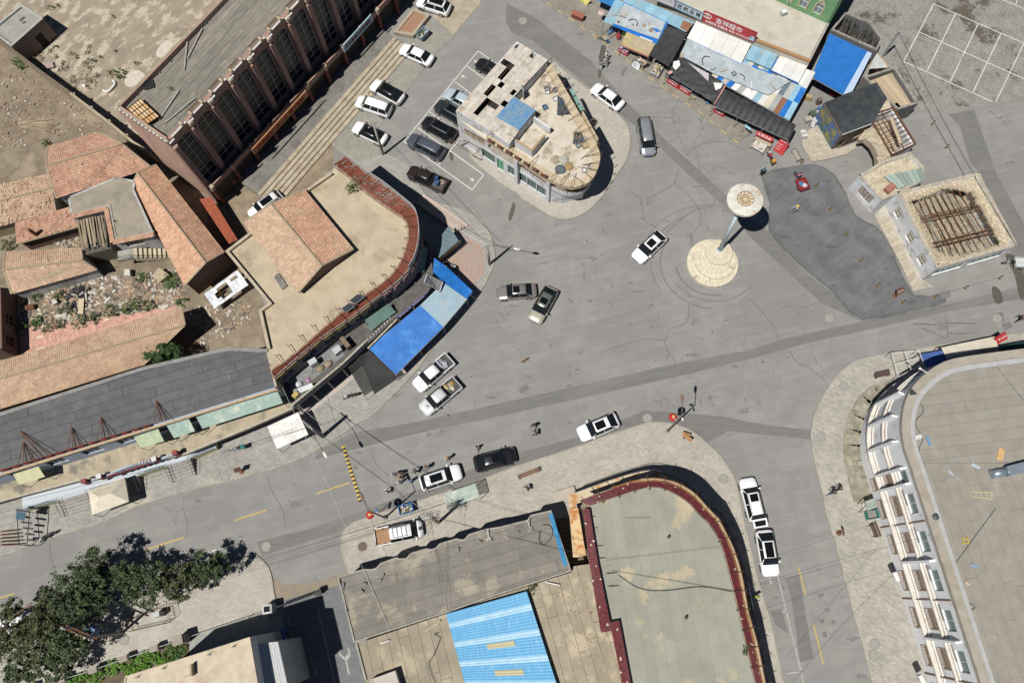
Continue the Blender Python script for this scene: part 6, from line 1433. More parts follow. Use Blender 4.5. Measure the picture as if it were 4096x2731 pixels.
 tarp([I(1450,595,3.5),I(1910,765,3.4),I(1700,895,3.1),I(1170,685,3.12)],24,12,.06,seed=22,drop=.05).bd('tarpaulin',M78,t,smooth=True)
 t2=TH('black_tarpaulin','torn black tarpaulin thrown over the front of the market shed','tarpaulin',I(740,700,.12))
 tarp([I(880,512,3.15),I(1310,800,2.95),I(1195,965,2.3),I(733,697,2.4)],26,14,.09,seed=31,drop=.12).bd('sheet',M77,t2,smooth=True);posts(t2,[I(740,697,2.4),I(985,850,2.35),I(1190,960,2.3)])
 for pts,m in(([(805,590),(860,580),(870,625),(830,670),(800,640)],M94),([(1185,780),(1275,785),(1255,830),(1205,850)],M94),([(750,685),(795,670),(800,695),(765,710)],mat('pink_cloth',(.5,.28,.27))),([(940,600),(1140,700),(1135,770),(1060,700)],mat('lilac_cloth',(.48,.44,.47),(.4,.36,.4),scl=4)),([(880,515),(905,520),(890,560),(865,545)],M93)):
  zt=[3.02-.3*max(0,(p[1]-600)/300)for p in pts];MB().add([VC((p.x,p.y,z_+.14))for p,z_ in zip(PS('I',pts,2.95),zt)],[tuple(rn(len(pts)-1,-1,-1))]).bd('scrap_sheet',m,t2)
 t=TH('quilted_awning','long quilted black awning alg the front of the market shed','awning',I(1190,1005,.12))
 A,B_,C,D_=I(1290,838,3.05),I(1962,1180,3.05),I(1890,1325,2.35),I(1185,1000,2.35);n=12
 for i in rn(n):
  vs=[];N=5
  for b in rn(N+1):
   for a in rn(5):
    u=(i+a/4)/n;v=b/N;p=bil([A,B_,C,D_],u,v);p.z+=.11*sin(pi*a/4)+.22*sin(pi*v);vs.append(p)
  MB().add(vs,[(b*5+a,b*5+a+1,(b+1)*5+a+1,(b+1)*5+a)[::-1]for b in rn(N)for a in rn(4)]).bd('panel',M77,t,smooth=True)
 posts(t,[D_,C,lq(D_,C,.33),lq(D_,C,.66)],M73);MB().bar(D_,C,.06).bd('front_bar',M73,t)
 MB().bar(I(1300,800,3.0),I(1195,985,2.4),.16,.1).bd('salmon_hem',mat('salmon_cloth',0),t)
 for pts,lab,z in(([(1030,190),(1545,408),(1452,592),(938,350)],'large white sheet panel roof below the red market sign',3.75),([(1830,497),(2080,602),(1992,772),(1735,652)],'small scuffed white panel roof at the end of the market',3.75)):
  q=PS('I',pts,z);q[2].z-=.2;q[3].z-=.2;t=TH('white_awning',lab,'awning',VC((q[3].x,q[3].y,.12)));n=5 if pts[0][0]<1500 else 3
  for i in rn(n):MB().add([bil(q,i/n,0),bil(q,(i+.985)/n,0),bil(q,(i+.985)/n,1),bil(q,i/n,1)],[(3,2,1,0)]).bd('panel',M94,t)
  MB().bar(q[3]-Z(.06),q[2]-Z(.06),.06,.12).bd('edge',mat('bright_blue_cloth',0),t);posts(t,[q[2],q[3]])
 t=TH('blue_awning','light blue corrugated awning between the two white market panels','awning',I(1480,555,0))
 crf(t,[I(1485,555,3.5),I(1725,655,3.5),I(1795,510,3.7),I(1548,425,3.7)],M41,n=4,pitch=.19,amp=.02)
market_sheds()
def bent(name,t,pts,z,r,m,label,cat):
 mb=MB();mb.path(sml([P(t,x,y,z)for x,y in pts],4),r,n=5);return pp(mb.bd(name,m),label,cat)
M68=mat('black_rubber',(.02,.02,.02))
bent('hose','I',[(1085,610),(1080,560),(1110,530),(1150,540)],3.45,.045,M68,'curved black hose on the grey market tarpaulin','hose')
bent('hose','I',[(1150,660),(1190,655),(1208,635)],3.2,.04,M68,'short bent hose at the edge of the grey market tarpaulin','hose')
bent('hose','I',[(385,195),(430,180),(468,205),(460,245)],3.2,.04,M68,'curved black hose on the tarpaulin with wooden strips','hose')
bent('hose','I',[(1355,690),(1380,675),(1400,695),(1375,710),(1356,692)],3.45,.04,M68,'small ring of hose on the grey tarpaulin','hose')
bent('hose','I',[(1470,750),(1475,720),(1430,690)],3.45,.04,M68,'bent hose beside a block on the grey tarpaulin','hose')
for a,b,lab in(((1540,765),(1545,835),'white batten standing out on the grey market tarpaulin'),((1720,780),(1765,835),'brown batten at the end of the grey market tarpaulin'),((1250,675),(1320,650),'tan plank with nails on the grey market tarpaulin')):
 pp(MB().bar(I(*a,3.4),I(*b,3.4),.12,.05).bd('batten',M52 if'white'not in lab else M94),lab,'batten')
J=lambda x,y,z:P('J',x,y,z)
def end_shed():
 t=TH('blue_roofed_shed','shed with a bright blue ribbed roof and pale ridge flashing','shed',J(385,845,0))
 q=[J(265,300,3.3),J(605,462,3.3),J(385,848,3.0),J(103,690,3.0)];m=mat('royal_blue_sheet',(.03,.165,.48),(.025,.145,.43),scl=1.2,rgh=.4)
 crf(t,[q[0],q[1],q[2],q[3]],m,n=10,pitch=.34,amp=.03)
 MB().add([J(605,460,3.34),J(645,480,3.2),J(470,820,2.9),J(385,850,3.04)],[(0,3,2,1)]).bd('flashing',mat('pale_blue_flashing',(.42,.52,.66),rgh=.5),t)
 MB().prism(ofs(ccw(fl2([q[0],q[1],J(450,735,3.1),J(190,590,3.1)])),-.15),0,2.8).bd('wall',mat('shed_wall',(.2,.2,.21),(.15,.15,.16),scl=2),t)
 posts(t,[q[2],q[3]],M73,0);MB().bar(q[3]-Z(.1),q[2]-Z(.1),.08).bd('beam',M73,t)
end_shed()
M13=mat('charred_timber',(.018,.017,.016),(.04,.037,.033),scl=5);M32=mat('grey_perforated_brick',(.15,.15,.15),(.11,.11,.112),scl=5,bump=.4);M31=mat('pale_perforated_brick',(.30,.28,.24),(.23,.22,.19),scl=6,orn=.25)
def ruin():
 t=TH('burnt_ruin','roofless burnt brick ruin with charred rafters beside the cobbled square','ruin',J(690,465,0))
 z=2.7;W=fl2([J(270,272,z),J(690,462,z),J(742,352,z),J(625,200,z),J(405,112,z)]);wmb(MB(),W,.3,0,z,True,-1).bd('wall',M32,t);bricks_on(t,ofs(W,-.15),z,M31,step=.3,w=.24,h=.14,closed=True)
 MB().prism(ofs(W,-.3),0,.5).bd('floor',mat('charred_floor',(.075,.065,.055),(.13,.11,.085),scl=2.5,bump=.6),t)
 for i in rn(17):
  u=.06+i*.055;a=lq(J(300,265,2.3),J(690,430,2.3),u);b=lq(J(420,140,2.5),J(735,330,2.5),u);MB().bar(a+VC((ru(-.2,.2),ru(-.2,.2),ru(-.3,.1))),lq(a,b,ru(.7,1))+VC((ru(-.3,.3),0,0)),ru(.07,.14)).bd('rafter',M13,t)
 c=TH('grey_lean_to','grey corrugated lean-to between the burnt ruin and the plank-floored ruin','lean-to',J(690,600,0));crf(c,[J(620,620,2.2),J(800,605,2.2),J(690,480,2.4),J(640,560,2.4)],M37,n=3,pitch=.2,amp=.02)
 wmb(MB(),fl2([J(690,478,2.3),J(800,602,2.3)]),.24,0,2.3).bd('wall',mat('old_brick',0),c)
 r=TH('plank_ruin','roofless ruin with perforated brick walls and a plank deck','ruin',J(870,990,0));z=3.0
 W=fl2([J(562,692,z),J(872,990,z),J(1058,930,z),J(850,602,z)]);W=ccw(W);wmb(MB(),W,.3,0,z,True,-1).bd('wall',M32,r);bricks_on(r,ofs(W,-.15),z,M31,step=.3,w=.24,h=.14,closed=True)
 q=[J(600,735,2.4),J(860,975,2.4),J(1020,920,2.4),J(835,650,2.4)];n=13;mp=mat('deck_plank',(.42,.34,.235),(.34,.27,.185),scl=4,orn=.2,stch=(6,1,1))
 for i in rn(n):
  v0=i/n;v1=(i+.95)/n
  if i in():continue
  u0=0;
  a,b=bil(q,.0,v0),bil(q,1 if i<5 else .82,v0);MB().prism([F0(p)for p in(bil(q,0,v0),bil(q,1 if i>3 else .85,v0),bil(q,1 if i>3 else .85,v1),bil(q,0,v1))],2.34,2.4+rnd.random()*.04).bd('plank',mp,r)
ruin()
def black_house():
 z=3.5;W=fl2([J(210,930,z),J(375,1212,z),J(640,1112,z),J(705,998,z),J(775,885,z),J(685,745,z)])
 t=TH('black_roofed_house','house with black felt roof and a painted mural wall','house',W[1])
 mural=mat('painted_mural',(.06,.12,.14),(.30,.25,.08),scl=.9,rgh=.7,stn=(.07,.13,.3),sns=.9,snw=(.52,.56));mural2=mat('brown_mural',(.05,.045,.04),(.16,.11,.06),scl=1.2,rgh=.7)
 felt=mat('black_felt',(.032,.036,.04),(.05,.055,.058),scl=1.2,orn=.12,stn=(.075,.08,.08),sns=.8,snw=(.6,.75))
 bld(t,W,0,z,{-1:M35,0:mural,1:mural2},{1:[(.6,1.4,.2,2.0,dict(nx=1,ny=1,fm=M93,gm=M20)),(2.4,4.6,.9,2.0,dict(nx=3,ny=1))]},roofm=felt,rz=z-.03)
 sheets(t,ofs(W,.08),z-.02,R(20),1.75,3.6,felt,th=.02,gap=.035)
 MB().bar(W[0]+Z(z+.02),W[1]+Z(z+.02),.08,.08).bd('edge_trim',mat('rust_trim',(.2,.12,.09)),t);MB().bar(W[1]+Z(z+.02),W[2]+Z(z+.02),.07,.07).bd('edge_trim',M94,t)
 pt=fl2([J(690,930,3.3),J(790,895,3.3),J(815,970,3.3),J(710,1000,3.3)]);MB().prism(pt,2.9,3.4).bd('broken_corner',M81,t)
 for i in rn(7):a=lq(J(165,1100,.1),J(300,1290,.1),i/6);MB().box(a+Z(.45),(.06,.55,.9),R(-55)).bd('board',M93,t)
 stc('stone_terrace',PS('J',[(0,1215),(95,1165),(200,1100),(330,1345),(500,1290),(560,1245),(500,1330),(420,1390),(260,1430),(105,1458),(20,1330)]),.25,mat('stone_slab_paving',(.40,.36,.29),(.33,.3,.24),scl=1.1),thick=.25)
 st=BD.objects['stone_terrace'];sheets(st,PS('J',[(10,1225),(150,1175),(290,1400),(110,1450)]),.25,R(-20),.5,.75,M7,name='slab',th=.03,gap=.03)
 r=TH('rusted_roof_frame','open rusted steel roof frame over a whitewashed stone room','frame',J(820,1385,0));zz=3.2
 q=[J(618,1040,zz),J(832,965,zz),J(1035,1290,zz),J(822,1388,zz)];Wp=ccw(fl2(q));wmb(MB(),Wp,.3,0,zz-.2,True,-1).bd('wall',M49,r)
 MB().prism(ofs(Wp,-.3),0,1.2).bd('floor',mat('pale_rubble_floor',(.42,.36,.27),(.3,.25,.18),scl=1.5,bump=.5),r)
 for i in rn(4):MB().bar(q[i],q[(i+1)%4],.16,.2).bd('edge_beam',M69,r)
 for i in rn(9):MB().bar(bil(q,0,(i+.5)/9),bil(q,1,(i+.5)/9),.07,.1).bd('purlin',M69,r)
 for u in(.2,.55):MB().bar(bil(q,u,0)-Z(.12),bil(q,u,1)-Z(.12),.09).bd('beam',M69,r)
 MB().bar(bil(q,.7,.2)+Z(.12),bil(q,.5,.85)+Z(.1),.38,.05).bd('plank',M52,r)
 MB().bar(q[0]+Z(-.1),q[3]+Z(-.1),.1,.35).bd('eave_board',mat('rust_orange_board',(.42,.22,.07),(.3,.33,.34),scl=1.5),r)
 a=TH('stone_arch','rough stone archway spanning between the mural house and the white wing','arch',J(700,1480,0))
 arc=[J(530,1255,2.4),J(590,1240,2.7),J(650,1290,2.9),J(690,1370,2.9),J(700,1470,2.7)];oc=[J(560,1200,2.6),J(640,1140,3.0),J(720,1180,3.1),J(790,1300,3.1),J(810,1395,3.0)]
 mb=MB()
 for i in rn(4):mb.add([arc[i],arc[i+1],oc[i+1],oc[i],arc[i]-Z(1.0),arc[i+1]-Z(1.0),oc[i+1]-Z(1.4),oc[i]-Z(1.4)],[(0,1,2,3),(4,5,1,0),(7,6,5,4),(3,2,6,7)])
 ms=mat('rough_stone',(.44,.38,.28),(.34,.29,.21),scl=2,bump=.6,orn=.25);mb.bd('core',ms,a)
 g=RR(2);me=[]
 for k in rn(4):
  b=MB().lathe((0,0,0),[(.75,-.3),(1,.05),(.8,.35),(.35,.5)],7);b.v=[tuple(c_*g.uniform(.75,1.2)for c_ in v)for v in b.v];e=BD.meshes.new('stone');e.from_pydata(b.v,[],b.f);e.materials.append(ms);me.append(e)
 for k in rn(150):
  i=g.randrange(4);u=g.random();v=g.random();p=bil([arc[i],arc[i+1],oc[i+1],oc[i]],u,v)
  o=BD.objects.new('stone',g.choice(me));COL.objects.link(o);o.parent=a;o.location=p-abs_of(a);o.rotation_euler=(g.uniform(-.3,.3),g.uniform(-.3,.3),g.uniform(0,6));s=g.uniform(.1,.2);o.scale=(s*1.5,s,s*.8)
 for p,w in((J(530,1260,0),.5),(J(745,1440,0),.8)):MB().box(p+Z(1.2),(w,w,2.4),R(30)).bd('pier',ms,a)
black_house()
def freezer(x,y,x2,y2,lab,z=.12,col=(.45,.03,.04)):
 A,B_=I(x,y,z),I(x2,y2,z);d=(B_-A);L=d.length;c=(A+B_)/2;t=TH('chest_freezer',lab,'freezer',c,AT(d));m=mat('freezer_red%.2f'%col[0],col,tuple(v*.8 for v in col),scl=4,rgh=.4)
 MB().box((0,0,.42),(L,.65,.84)).bl('case',m,t);MB().box((0,0,.87),(L*.96,.58,.06)).bd('lid',mat('freezer_glass',(.35,.42,.45),rgh=.1),t,wc=False)
 MB().box((0,-.335,.5),(L*.7,.012,.3)).bd('print_stripe',mat('freezer_white',(.65,.62,.6),(.4,.1,.1),scl=5,rgh=.4),t,wc=False)
freezer(755,760,860,825,'red chest freezer under the black tarpaulin, next to the corner post');freezer(865,825,970,890,'red chest freezer under the black tarpaulin beside crates');freezer(1190,1035,1290,1090,'red chest freezer at the end of the quilted awning');freezer(300,470,385,520,'pink and red drinks freezer beside the bamboo awning',col=(.42,.05,.14))
def stall(t1,pts,z,h,top,lab,name='stall_table',goods=None,n=60,seed=1,cat='table'):
 q=PS(t1,pts,z+h);t=TH(name,lab,cat,VC((q[0].x,q[0].y,z)))
 MB().prism(q,z+h-.05,z+h).bd('table_top',top,t)
 for p in q:MB().bar(VC((p.x,p.y,z)),VC((p.x,p.y,z+h-.05)),.05).bd('leg',M93,t)
 if goods:
  g=RR(seed);mb=MB()
  for i in rn(n):
   mb.mi=g.randrange(len(goods));s=g.uniform(.05,.16);p=bil(q,g.uniform(.06,.94),g.uniform(.08,.92));mb.box(p+Z(s*.35),(s*g.uniform(.8,1.7),s,s*.7),g.uniform(0,3))
  mb.bd('goods',goods,t,kind='stuff')
 return t
GD=[mat('goods_brown',(.3,.2,.12),(.2,.13,.08),scl=8),mat('goods_orange',(.5,.27,.06),(.4,.2,.05),scl=8),mat('goods_white',(.6,.58,.54),(.5,.48,.44),scl=8),mat('goods_dark',(.06,.05,.05),(.1,.09,.08),scl=8),mat('goods_green',(.1,.17,.09),(.08,.12,.07),scl=8)]
stall('I',[(650,590),(722,625),(665,728),(590,685)],.12,.6,mat('patterned_cloth',(.45,.43,.45),(.2,.2,.24),scl=9),'stall table of fruit and trinkets on a patterned cloth',goods=GD,n=130,seed=2)
stall('I',[(1585,1315),(1695,1370),(1650,1440),(1540,1375)],.0,.7,mat('white_check_cloth',(.6,.58,.55),(.42,.4,.38),scl=7),'low table with white cloth and snack bowls before the red banner',goods=[GD[2],GD[2],GD[0]],n=90,seed=3)
stall('I',[(1590,1285),(1735,1355),(1720,1385),(1570,1305)],.0,.8,M52,'narrow plank counter behind the white-cloth table',name='stall_counter',cat='counter')
stall('I',[(430,545),(480,530),(575,590),(520,630)],.12,.8,mat('dark_stall_top',(.15,.15,.14),(.2,.18,.16),scl=4),'food stall counter crowded with pots under the bamboo awning',goods=GD,n=110,seed=4)
stall('I',[(105,320),(195,365),(175,385),(95,345)],.12,.75,mat('green_table_top',(.16,.22,.19),rgh=.6),'dark green table with pots on the market pavement',goods=[GD[2],GD[1],GD[3]],n=14,seed=5)
def board(t1,pts,zs,m,lab,txts=(),tm=None,name='notice_board',cat='board',legs=True,z0=.0):
 q=[P(t1,x,y,z)for(x,y),z in zip(pts,zs)];t=TH(name,lab,cat,VC((q[3].x,q[3].y,z0)))
 r=(q[1]-q[0]).normalized();u=(q[0]-q[3]);u=(u-r*u.dot(r)).normalized();n=r.cross(u)
 if n.z<0:n=-n
 MB().add([*q,*[p-n*.04 for p in q]],[(3,2,1,0)if(q[1]-q[0]).cross(q[3]-q[0]).z<0 else(0,1,2,3),(4,5,6,7),(0,1,5,4),(1,2,6,5),(2,3,7,6),(3,0,4,7)]).bd('panel',m,t)
 for s,fu,fv,sz,wd in txts:lett(t,s,bil(q,fu,fv)+n*.01,r,u,sz,tm,width=(q[1]-q[0]).length*wd,depth=.012)
 if legs:
  for p in q[:2]:MB().bar(p-n*.05,VC((p.x,p.y,z0)),.04).bd('leg',M69,t)
 return t
MWH=mat('sign_white',0);MRB=mat('red_banner',(.45,.035,.04),(.38,.03,.035),scl=3,rgh=.6)
board('I',[(1600,1228),(1750,1300),(1735,1342),(1580,1268)],[1.5,1.5,.95,.95],MRB,'red banner with four white characters on the cold noodle stall',[('孙家凉皮',.5,.5,.42,.85)],MWH)
board('I',[(1815,1305),(1900,1350),(1830,1468),(1745,1410)],[1.5,1.5,.05,.05],MRB,'large red menu board leaning by the noodle stall',[('孙家小吃凉皮',.5,.08,.17,.8),('凉皮 酿皮 凉面',.3,.35,.15,.5),('面筋 凉粉',.3,.55,.15,.45),('米饭 炒菜',.3,.75,.15,.45)],MWH,cat='menu board')
board('I',[(440,575),(500,600),(480,668),(412,620)],[1.0,1.0,.1,.1],mat('white_price_board',(.62,.64,.65),(.55,.57,.58),scl=2,rgh=.6),'white hand-lettered board propped at the market kerb',[('各种小吃',.5,.3,.2,.7),('特价',.4,.65,.18,.4)],mat('pale_ink',(.3,.32,.36)),cat='sandwich board')
board('I',[(1485,1170),(1540,1212),(1525,1228),(1475,1185)],[1.9,1.9,1.6,1.6],mat('lightblue_panel',(.3,.55,.66),rgh=.5),'narrow light blue panel hung on the quilted awning')
board('02',[(735,-20),(815,0),(770,52),(715,5)],[.9,.9,.1,.1],mat('yellow_poster',(.62,.58,.14),(.55,.5,.2),scl=2,rgh=.6),'yellow printed board lying at the top of the market pavement',[('出租',.5,.4,.25,.6)],mat('sign_red',0))
def umbrella(c,r,h,m,lab,closed=False,n=8):
 t=TH('parasol',lab,'umbrella',c);MB().tube(c,c+Z(h+.1),.02).bd('pole',M73,t);vs=[c+Z(h)]
 for i in rn(n*2):a=pi*i/n;rr=r*(1 if i%2==0 else .72 if closed else .93);vs.append(c+VC((rr*cos(a),rr*sin(a),h-(.35*r if not closed else .75*h))))
 MB().add(vs,[(0,i+1,(i+1)%(n*2)+1)for i in rn(n*2)]).bd('canopy',m,t)
umbrella(P('02',1057,350,.12),.38,1.5,mat('red_cloth',(.40,.07,.07),(.33,.05,.055),scl=3),'folded red parasol beside the bamboo awning',True)
umbrella(P('02',895,200,.12),.42,1.9,mat('pale_pink_cloth',(.55,.42,.4),(.48,.36,.34),scl=3),'small pale pink sunshade over a seat on the market pavement')
def redcab():
 c=P('02',695,165,.12);t=TH('red_counter','dark red wooden counter standing alone on the market pavement','counter',c,R(-27));m=mat('red_lacquer',(.22,.06,.045),(.17,.05,.04),scl=4,rgh=.7)
 MB().box((0,0,.38),(1.6,.6,.7)).bl('cabinet',m,t);MB().box((0,0,.76),(1.75,.75,.05)).bd('top',mat('worn_red_top',(.33,.12,.08),(.25,.09,.06),scl=4,rgh=.7,speck=((.5,.3,.12),6,.68)),t,wc=False)
 for s in(-.4,.4):MB().box((s,-.31,.38),(.7,.02,.55)).bl('door',m,t)
redcab()
def odd(name,t1,x,y,z,dims,ang,col,lab,cat,parts='box'):
 c=P(t1,x,y,z);t=TH(name,lab,cat,c,ang);m=mat('odd_%s_%d_%d'%(name,x,y),col,tuple(v*.75 for v in col),scl=5,rgh=.7)
 if parts=='box':
  MB().box((0,0,dims[2]/2),dims).bl('body',m,t);MB().box((0,0,dims[2]+.02),(dims[0]*1.04,dims[1]*1.04,.04)).bl('lid',m,t)
 elif parts=='round':
  MB().lathe((0,0,0),[(dims[0]*.8,0),(dims[0],dims[2]),(dims[0]*.88,dims[2]),(dims[0]*.7,.05)],16).bl('body',m,t);MB().lathe((0,0,dims[2]*.6),[(dims[0]*.85,0),(dims[0]*.86,.03)],16).bl('contents',m,t)
 return t
odd('basin','03',713,808,0,(.5,.5,.35),0,(.5,.03,.04),'large red plastic basin below the blue-roofed shed','basin','round')
odd('jar','02',975,308,.12,(.22,.22,.5),0,(.12,.22,.33),'blue water jar beside a blue stool on the market pavement','jar','round');odd('stool','02',1005,288,.12,(.4,.35,.5),.4,(.03,.12,.4),'bright blue plastic stool near the grey tarpaulin shed','stool')
odd('jar','02',965,385,.12,(.2,.2,.4),0,(.1,.2,.33),'blue water jar near the green table','jar','round');odd('bucket','02',878,335,.12,(.2,.2,.35),0,(.5,.18,.03),'orange bucket at the end of the green table','bucket','round')
odd('vest_rack','02',1107,318,.12,(.3,.3,1.0),.3,(.4,.6,.05),'fluorescent yellow-green jacket hung beside the bamboo awning','jacket')
for x,y,w,d_,h_,a,c,lab,nm in((1750,850,.55,.5,.4,.3,(.14,.17,.15),'dark green basket of goods under the black tarpaulin','basket'),(1728,885,.5,.4,.3,.4,(.36,.3,.2),'tan crate on the kerb under the black tarpaulin','crate'),(1682,800,.5,.4,.25,.2,(.4,.1,.08),'red tray on top of the freezer','tray'),(1890,915,1.3,.4,.8,-.5,(.18,.06,.05),'dark red bench under the edge of the quilted awning','bench_box'),(1857,928,.4,.3,.3,.2,(.1,.25,.45),'blue box beside the dark red bench','box')):
 odd(nm,'02',x,y,.12,(w,d_,h_),a,c,lab,nm.replace('_',' '))
for x,y,w,d_,h_,a,c,lab,nm in((525,1005,.7,.7,.9,.2,(.08,.11,.08),'dark green bin by the mural house','bin'),(488,1045,.8,.6,.7,.3,(.4,.37,.33),'grey table with dishes by the mural house','table'),(550,1050,.8,.7,.6,.6,(.5,.5,.5),'white crate stack by the mural house','crate'),(572,995,.7,.6,.8,.4,(.4,.42,.42),'pale box beside a blue bin near the mural','box'),(583,965,.5,.5,.8,.1,(.03,.15,.4),'bright blue bin near the mural house','bin'),(492,855,.7,.5,.7,-.3,(.42,.3,.16),'small tan wooden table beside the market end post','table'),(580,890,.5,.5,.9,.1,(.14,.11,.09),'round brown stove with a steel pot','stove'),(440,1160,.6,.5,.7,.1,(.62,.6,.57),'white plastic stool on the stone terrace, first of a pair','stool'),(452,1185,.6,.5,.7,.1,(.6,.58,.55),'white plastic stool on the stone terrace, second of a pair','stool')):
 odd(nm,'03',x,y,.0 if x<600 and y<1100 else .25,(w,d_,h_),a,c,lab,nm)
board('03',[(528,1045),(565,1050),(545,1100),(520,1085)],[1.1,1.1,.3,.3],mat('white_price_board',0),'white menu card on a stand by the mural house')
M79=mat('taupe_roof_felt',(.265,.247,.216),(.237,.22,.19),scl=.8,orn=.03,stn=(.32,.29,.24),sns=.3,snw=(.58,.72),bump=.15)
M89=mat('white_pebbledash',(.68,.69,.70),(.60,.61,.62),scl=6,bump=.5,bscale=26,stn=(.36,.35,.34),sns=.6,snw=(.58,.68))
M45=mat('streaked_ledge',(.62,.59,.54),(.54,.50,.44),scl=1.2,stn=(.46,.31,.2),sns=.9,snw=(.6,.7))
T23=lambda x,y,z:P('23',x,y,z);T33=lambda x,y,z:P('33',x,y,z)
def white_block():
 z=9.8
 cur=[T23(2352,-5,z),T23(1850,62,z),T23(1640,112,z),T23(1500,200,z),T23(1385,310,z),T23(1320,430,z),T23(1290,560,z),T23(1285,700,z),T23(1310,850,z),T23(1362,1000,z)]
 st0=T23(1405,1135,z);st1=T33(1960,1502,z);dirs=(st1-st0).normalized();bay=3.62
 line_=[F0(p)for p in sml(cur,2)]
 ext=line_[0]+(line_[0]-line_[1]).normalized()*14
 st0=F0(st0);dirs.z=0;dirs.normalize()
 strt=[st0+dirs*(bay*i)for i in rn(11)]
 fac=[ext]+line_+strt
 far=[strt[-1]+VC((40,8,0)),ext+VC((30,0,0))]
 poly=ccw(fac+far)
 t=TH('white_apartment_block','tall white stained building with curved corner and barred windows','building',st0)
 cc=fac
 inn=ofs(cc,.30 if area(fac+far)<0 else-.30,False)
 MB().prism(ccw(ofs(poly,-.4)),0,z-.6).bd('core',M20,t)
 W=list(fac)
 if area(fac+far)<0:pass
 flip=area(fac+far)>0
 mgr=mat('rust_grille',(.30,.19,.11),(.22,.14,.09),scl=8);mgl=mat('dusty_glass',(.10,.10,.095),(.16,.15,.13),scl=3,rgh=.25);mglt=glassy('teal_window_glass',(.10,.16,.15),rgh=.12);mst=mat('blackened_render',(.18,.18,.175),(.36,.35,.33),scl=1.4)
 n=len(W)-1
 for i in rn(n):
  a,b=(W[i],W[i+1])
  d,nn,L=basis(a,b)
  if not flip:a,b=b,a;d,nn,L=basis(a,b)
  straight=i>=n-10
  ops=[]
  if straight or(L>1.2 and i>=11):
   m0=.85 if straight else .12;w=1.95 if straight else L-.24
   for f,(h0,h1)in en(((.95,2.55),(4.1,5.75),(7.35,8.95))):ops.append((m0,m0+w,h0,h1))
  elif 3<=i<11 and L>.9:ops=[(.1,L-.1,4.1,5.7),(.1,L-.1,7.4,8.8)]
  wfc(t,a,b,0,z,.3,M89,ops)
  for f,o in en(ops):
   top=(o[2]>7)
   w=window(t,a,b,*o,deep=.18,nx=2 if straight else 1,ny=2 if not top else 1,gm=mglt if top else mgl,bar=.07)
   if not top:
    g=MB();q0=a+nn*.08
    k=int((o[1]-o[0])/.2)
    for j in rn(k+1):s=lq(o[0],o[1],j/k);p=q0+d*s;g.bar(VC((p.x,p.y,o[2])),VC((p.x,p.y,o[3])),.03)
    for j in rn(7):h=lq(o[2],o[3],j/6);p=q0+d*o[0];q=q0+d*o[1];g.bar(VC((p.x,p.y,h)),VC((q.x,q.y,h)),.03)
    g.bd('grille',mgr,w)
   elif straight:MB().box(a+d*(o[0]+.3)+nn*.01+Z(6.95),(1.5,.03,.8),AT(d)).bd('stained_panel',mst,t)
  if straight:
   j=i-(n-10)
   if j%2==1:MB().tube(a+nn*.12+Z(.2),a+nn*.12+Z(z),.06,n=8).bd('downpipe',mgr,t)
 out=1 if flip else-1
 for zz,wd in((3.05,.45),(3.55,.14),(6.35,.3),(6.75,.14)):
  wmb(MB(),W[3:],wd,zz,zz+.22,False,out).bd('ledge',M45,t)
 for i in list(rn(10,21,3))+list(rn(n-10,n+1,2)):
  a=W[i];b=W[min(i+1,n)]if i<n else W[i]+(W[i]-W[i-1]);d=(b-a).normalized();nn=VC((d.y,-d.x,0))*(1 if flip else-1)
  MB().box(a+nn*.3+Z(6.4),(.22,.6,5.6),AT(d)).bd('fin',M89,t)
 wmb(MB(),W,.85,z-.1,z+.5,False,-out).bd('parapet',mat('beige_coping',(.34,.31,.255),(.29,.265,.22),scl=1.5,stn=(.27,.235,.175)),t)
 g_=ofs(W,-.85*out,False);wmb(MB(),g_,.5,z-.1,z+.25,False,-out).bd('gutter_flashing',mat('silver_flashing',(.38,.385,.385),(.33,.335,.335),scl=1.2,rgh=.6),t)
 rp=ccw(ofs(poly,-.9));MB().prism(rp,z-.3,z-.05).bd('roof',mat('felt_seam',0),t)
 lim=T23(0,960,z).y;top=clip(rp,[VC((-200,lim)),VC((200,lim)),VC((200,200)),VC((-200,200))]);bot=clip(rp,[VC((-200,-200)),VC((200,-200)),VC((200,lim-.03)),VC((-200,lim-.03))])
 top=clip(top,[VC((20,-50)),VC((80,-50)),VC((80,60)),VC((20,60))]);bot=clip(bot,[VC((20,-22)),VC((80,-22)),VC((80,60)),VC((20,60))])
 sheets(t,top,z-.05,R(7),1.05,8,M79,th=.02,gap=.02);sheets(t,bot,z-.05,AT(dirs),1.05,9,M79,th=.02,gap=.02)
 ap=[F0(p)for p in(T23(1290,245,0),T23(1180,262,0),T23(1040,310,0),T23(930,400,0),T23(850,540,0),T23(805,690,0),T23(795,820,0),T23(810,960,0),T23(840,1120,0),T23(885,1300,0),T23(985,1310,0),T23(1040,1250,0),T23(985,1020,0),T23(965,860,0),T23(965,690,0),T23(1010,520,0),T23(1100,370,0))]
 stc('stone_apron',ap,.24,mat('mossy_stone_apron',(.27,.25,.19),(.20,.185,.135),scl=1.5,stn=(.33,.32,.28),sns=.6),thick=.15)
 so_=BD.objects['stone_apron']
 for k in rn(26):
  u=k/26;L=length(ap[1:10]);p,d=alg(ap[1:10],L*(u+.5/26));nn=VC((-d.y,d.x,0));
  for r in rn(3):
   c=p+nn*(.45+.62*r)*(1 if True else-1)
   if inside(ap,c.x,c.y):MB().box(c+Z(.24),(L/26-.05,.56,.05),AT(d)).bd('flagstone',mat('flagstone',(.28,.26,.2),(.2,.185,.14),scl=2,orn=.25),so_)
 return z
LZ=white_block()
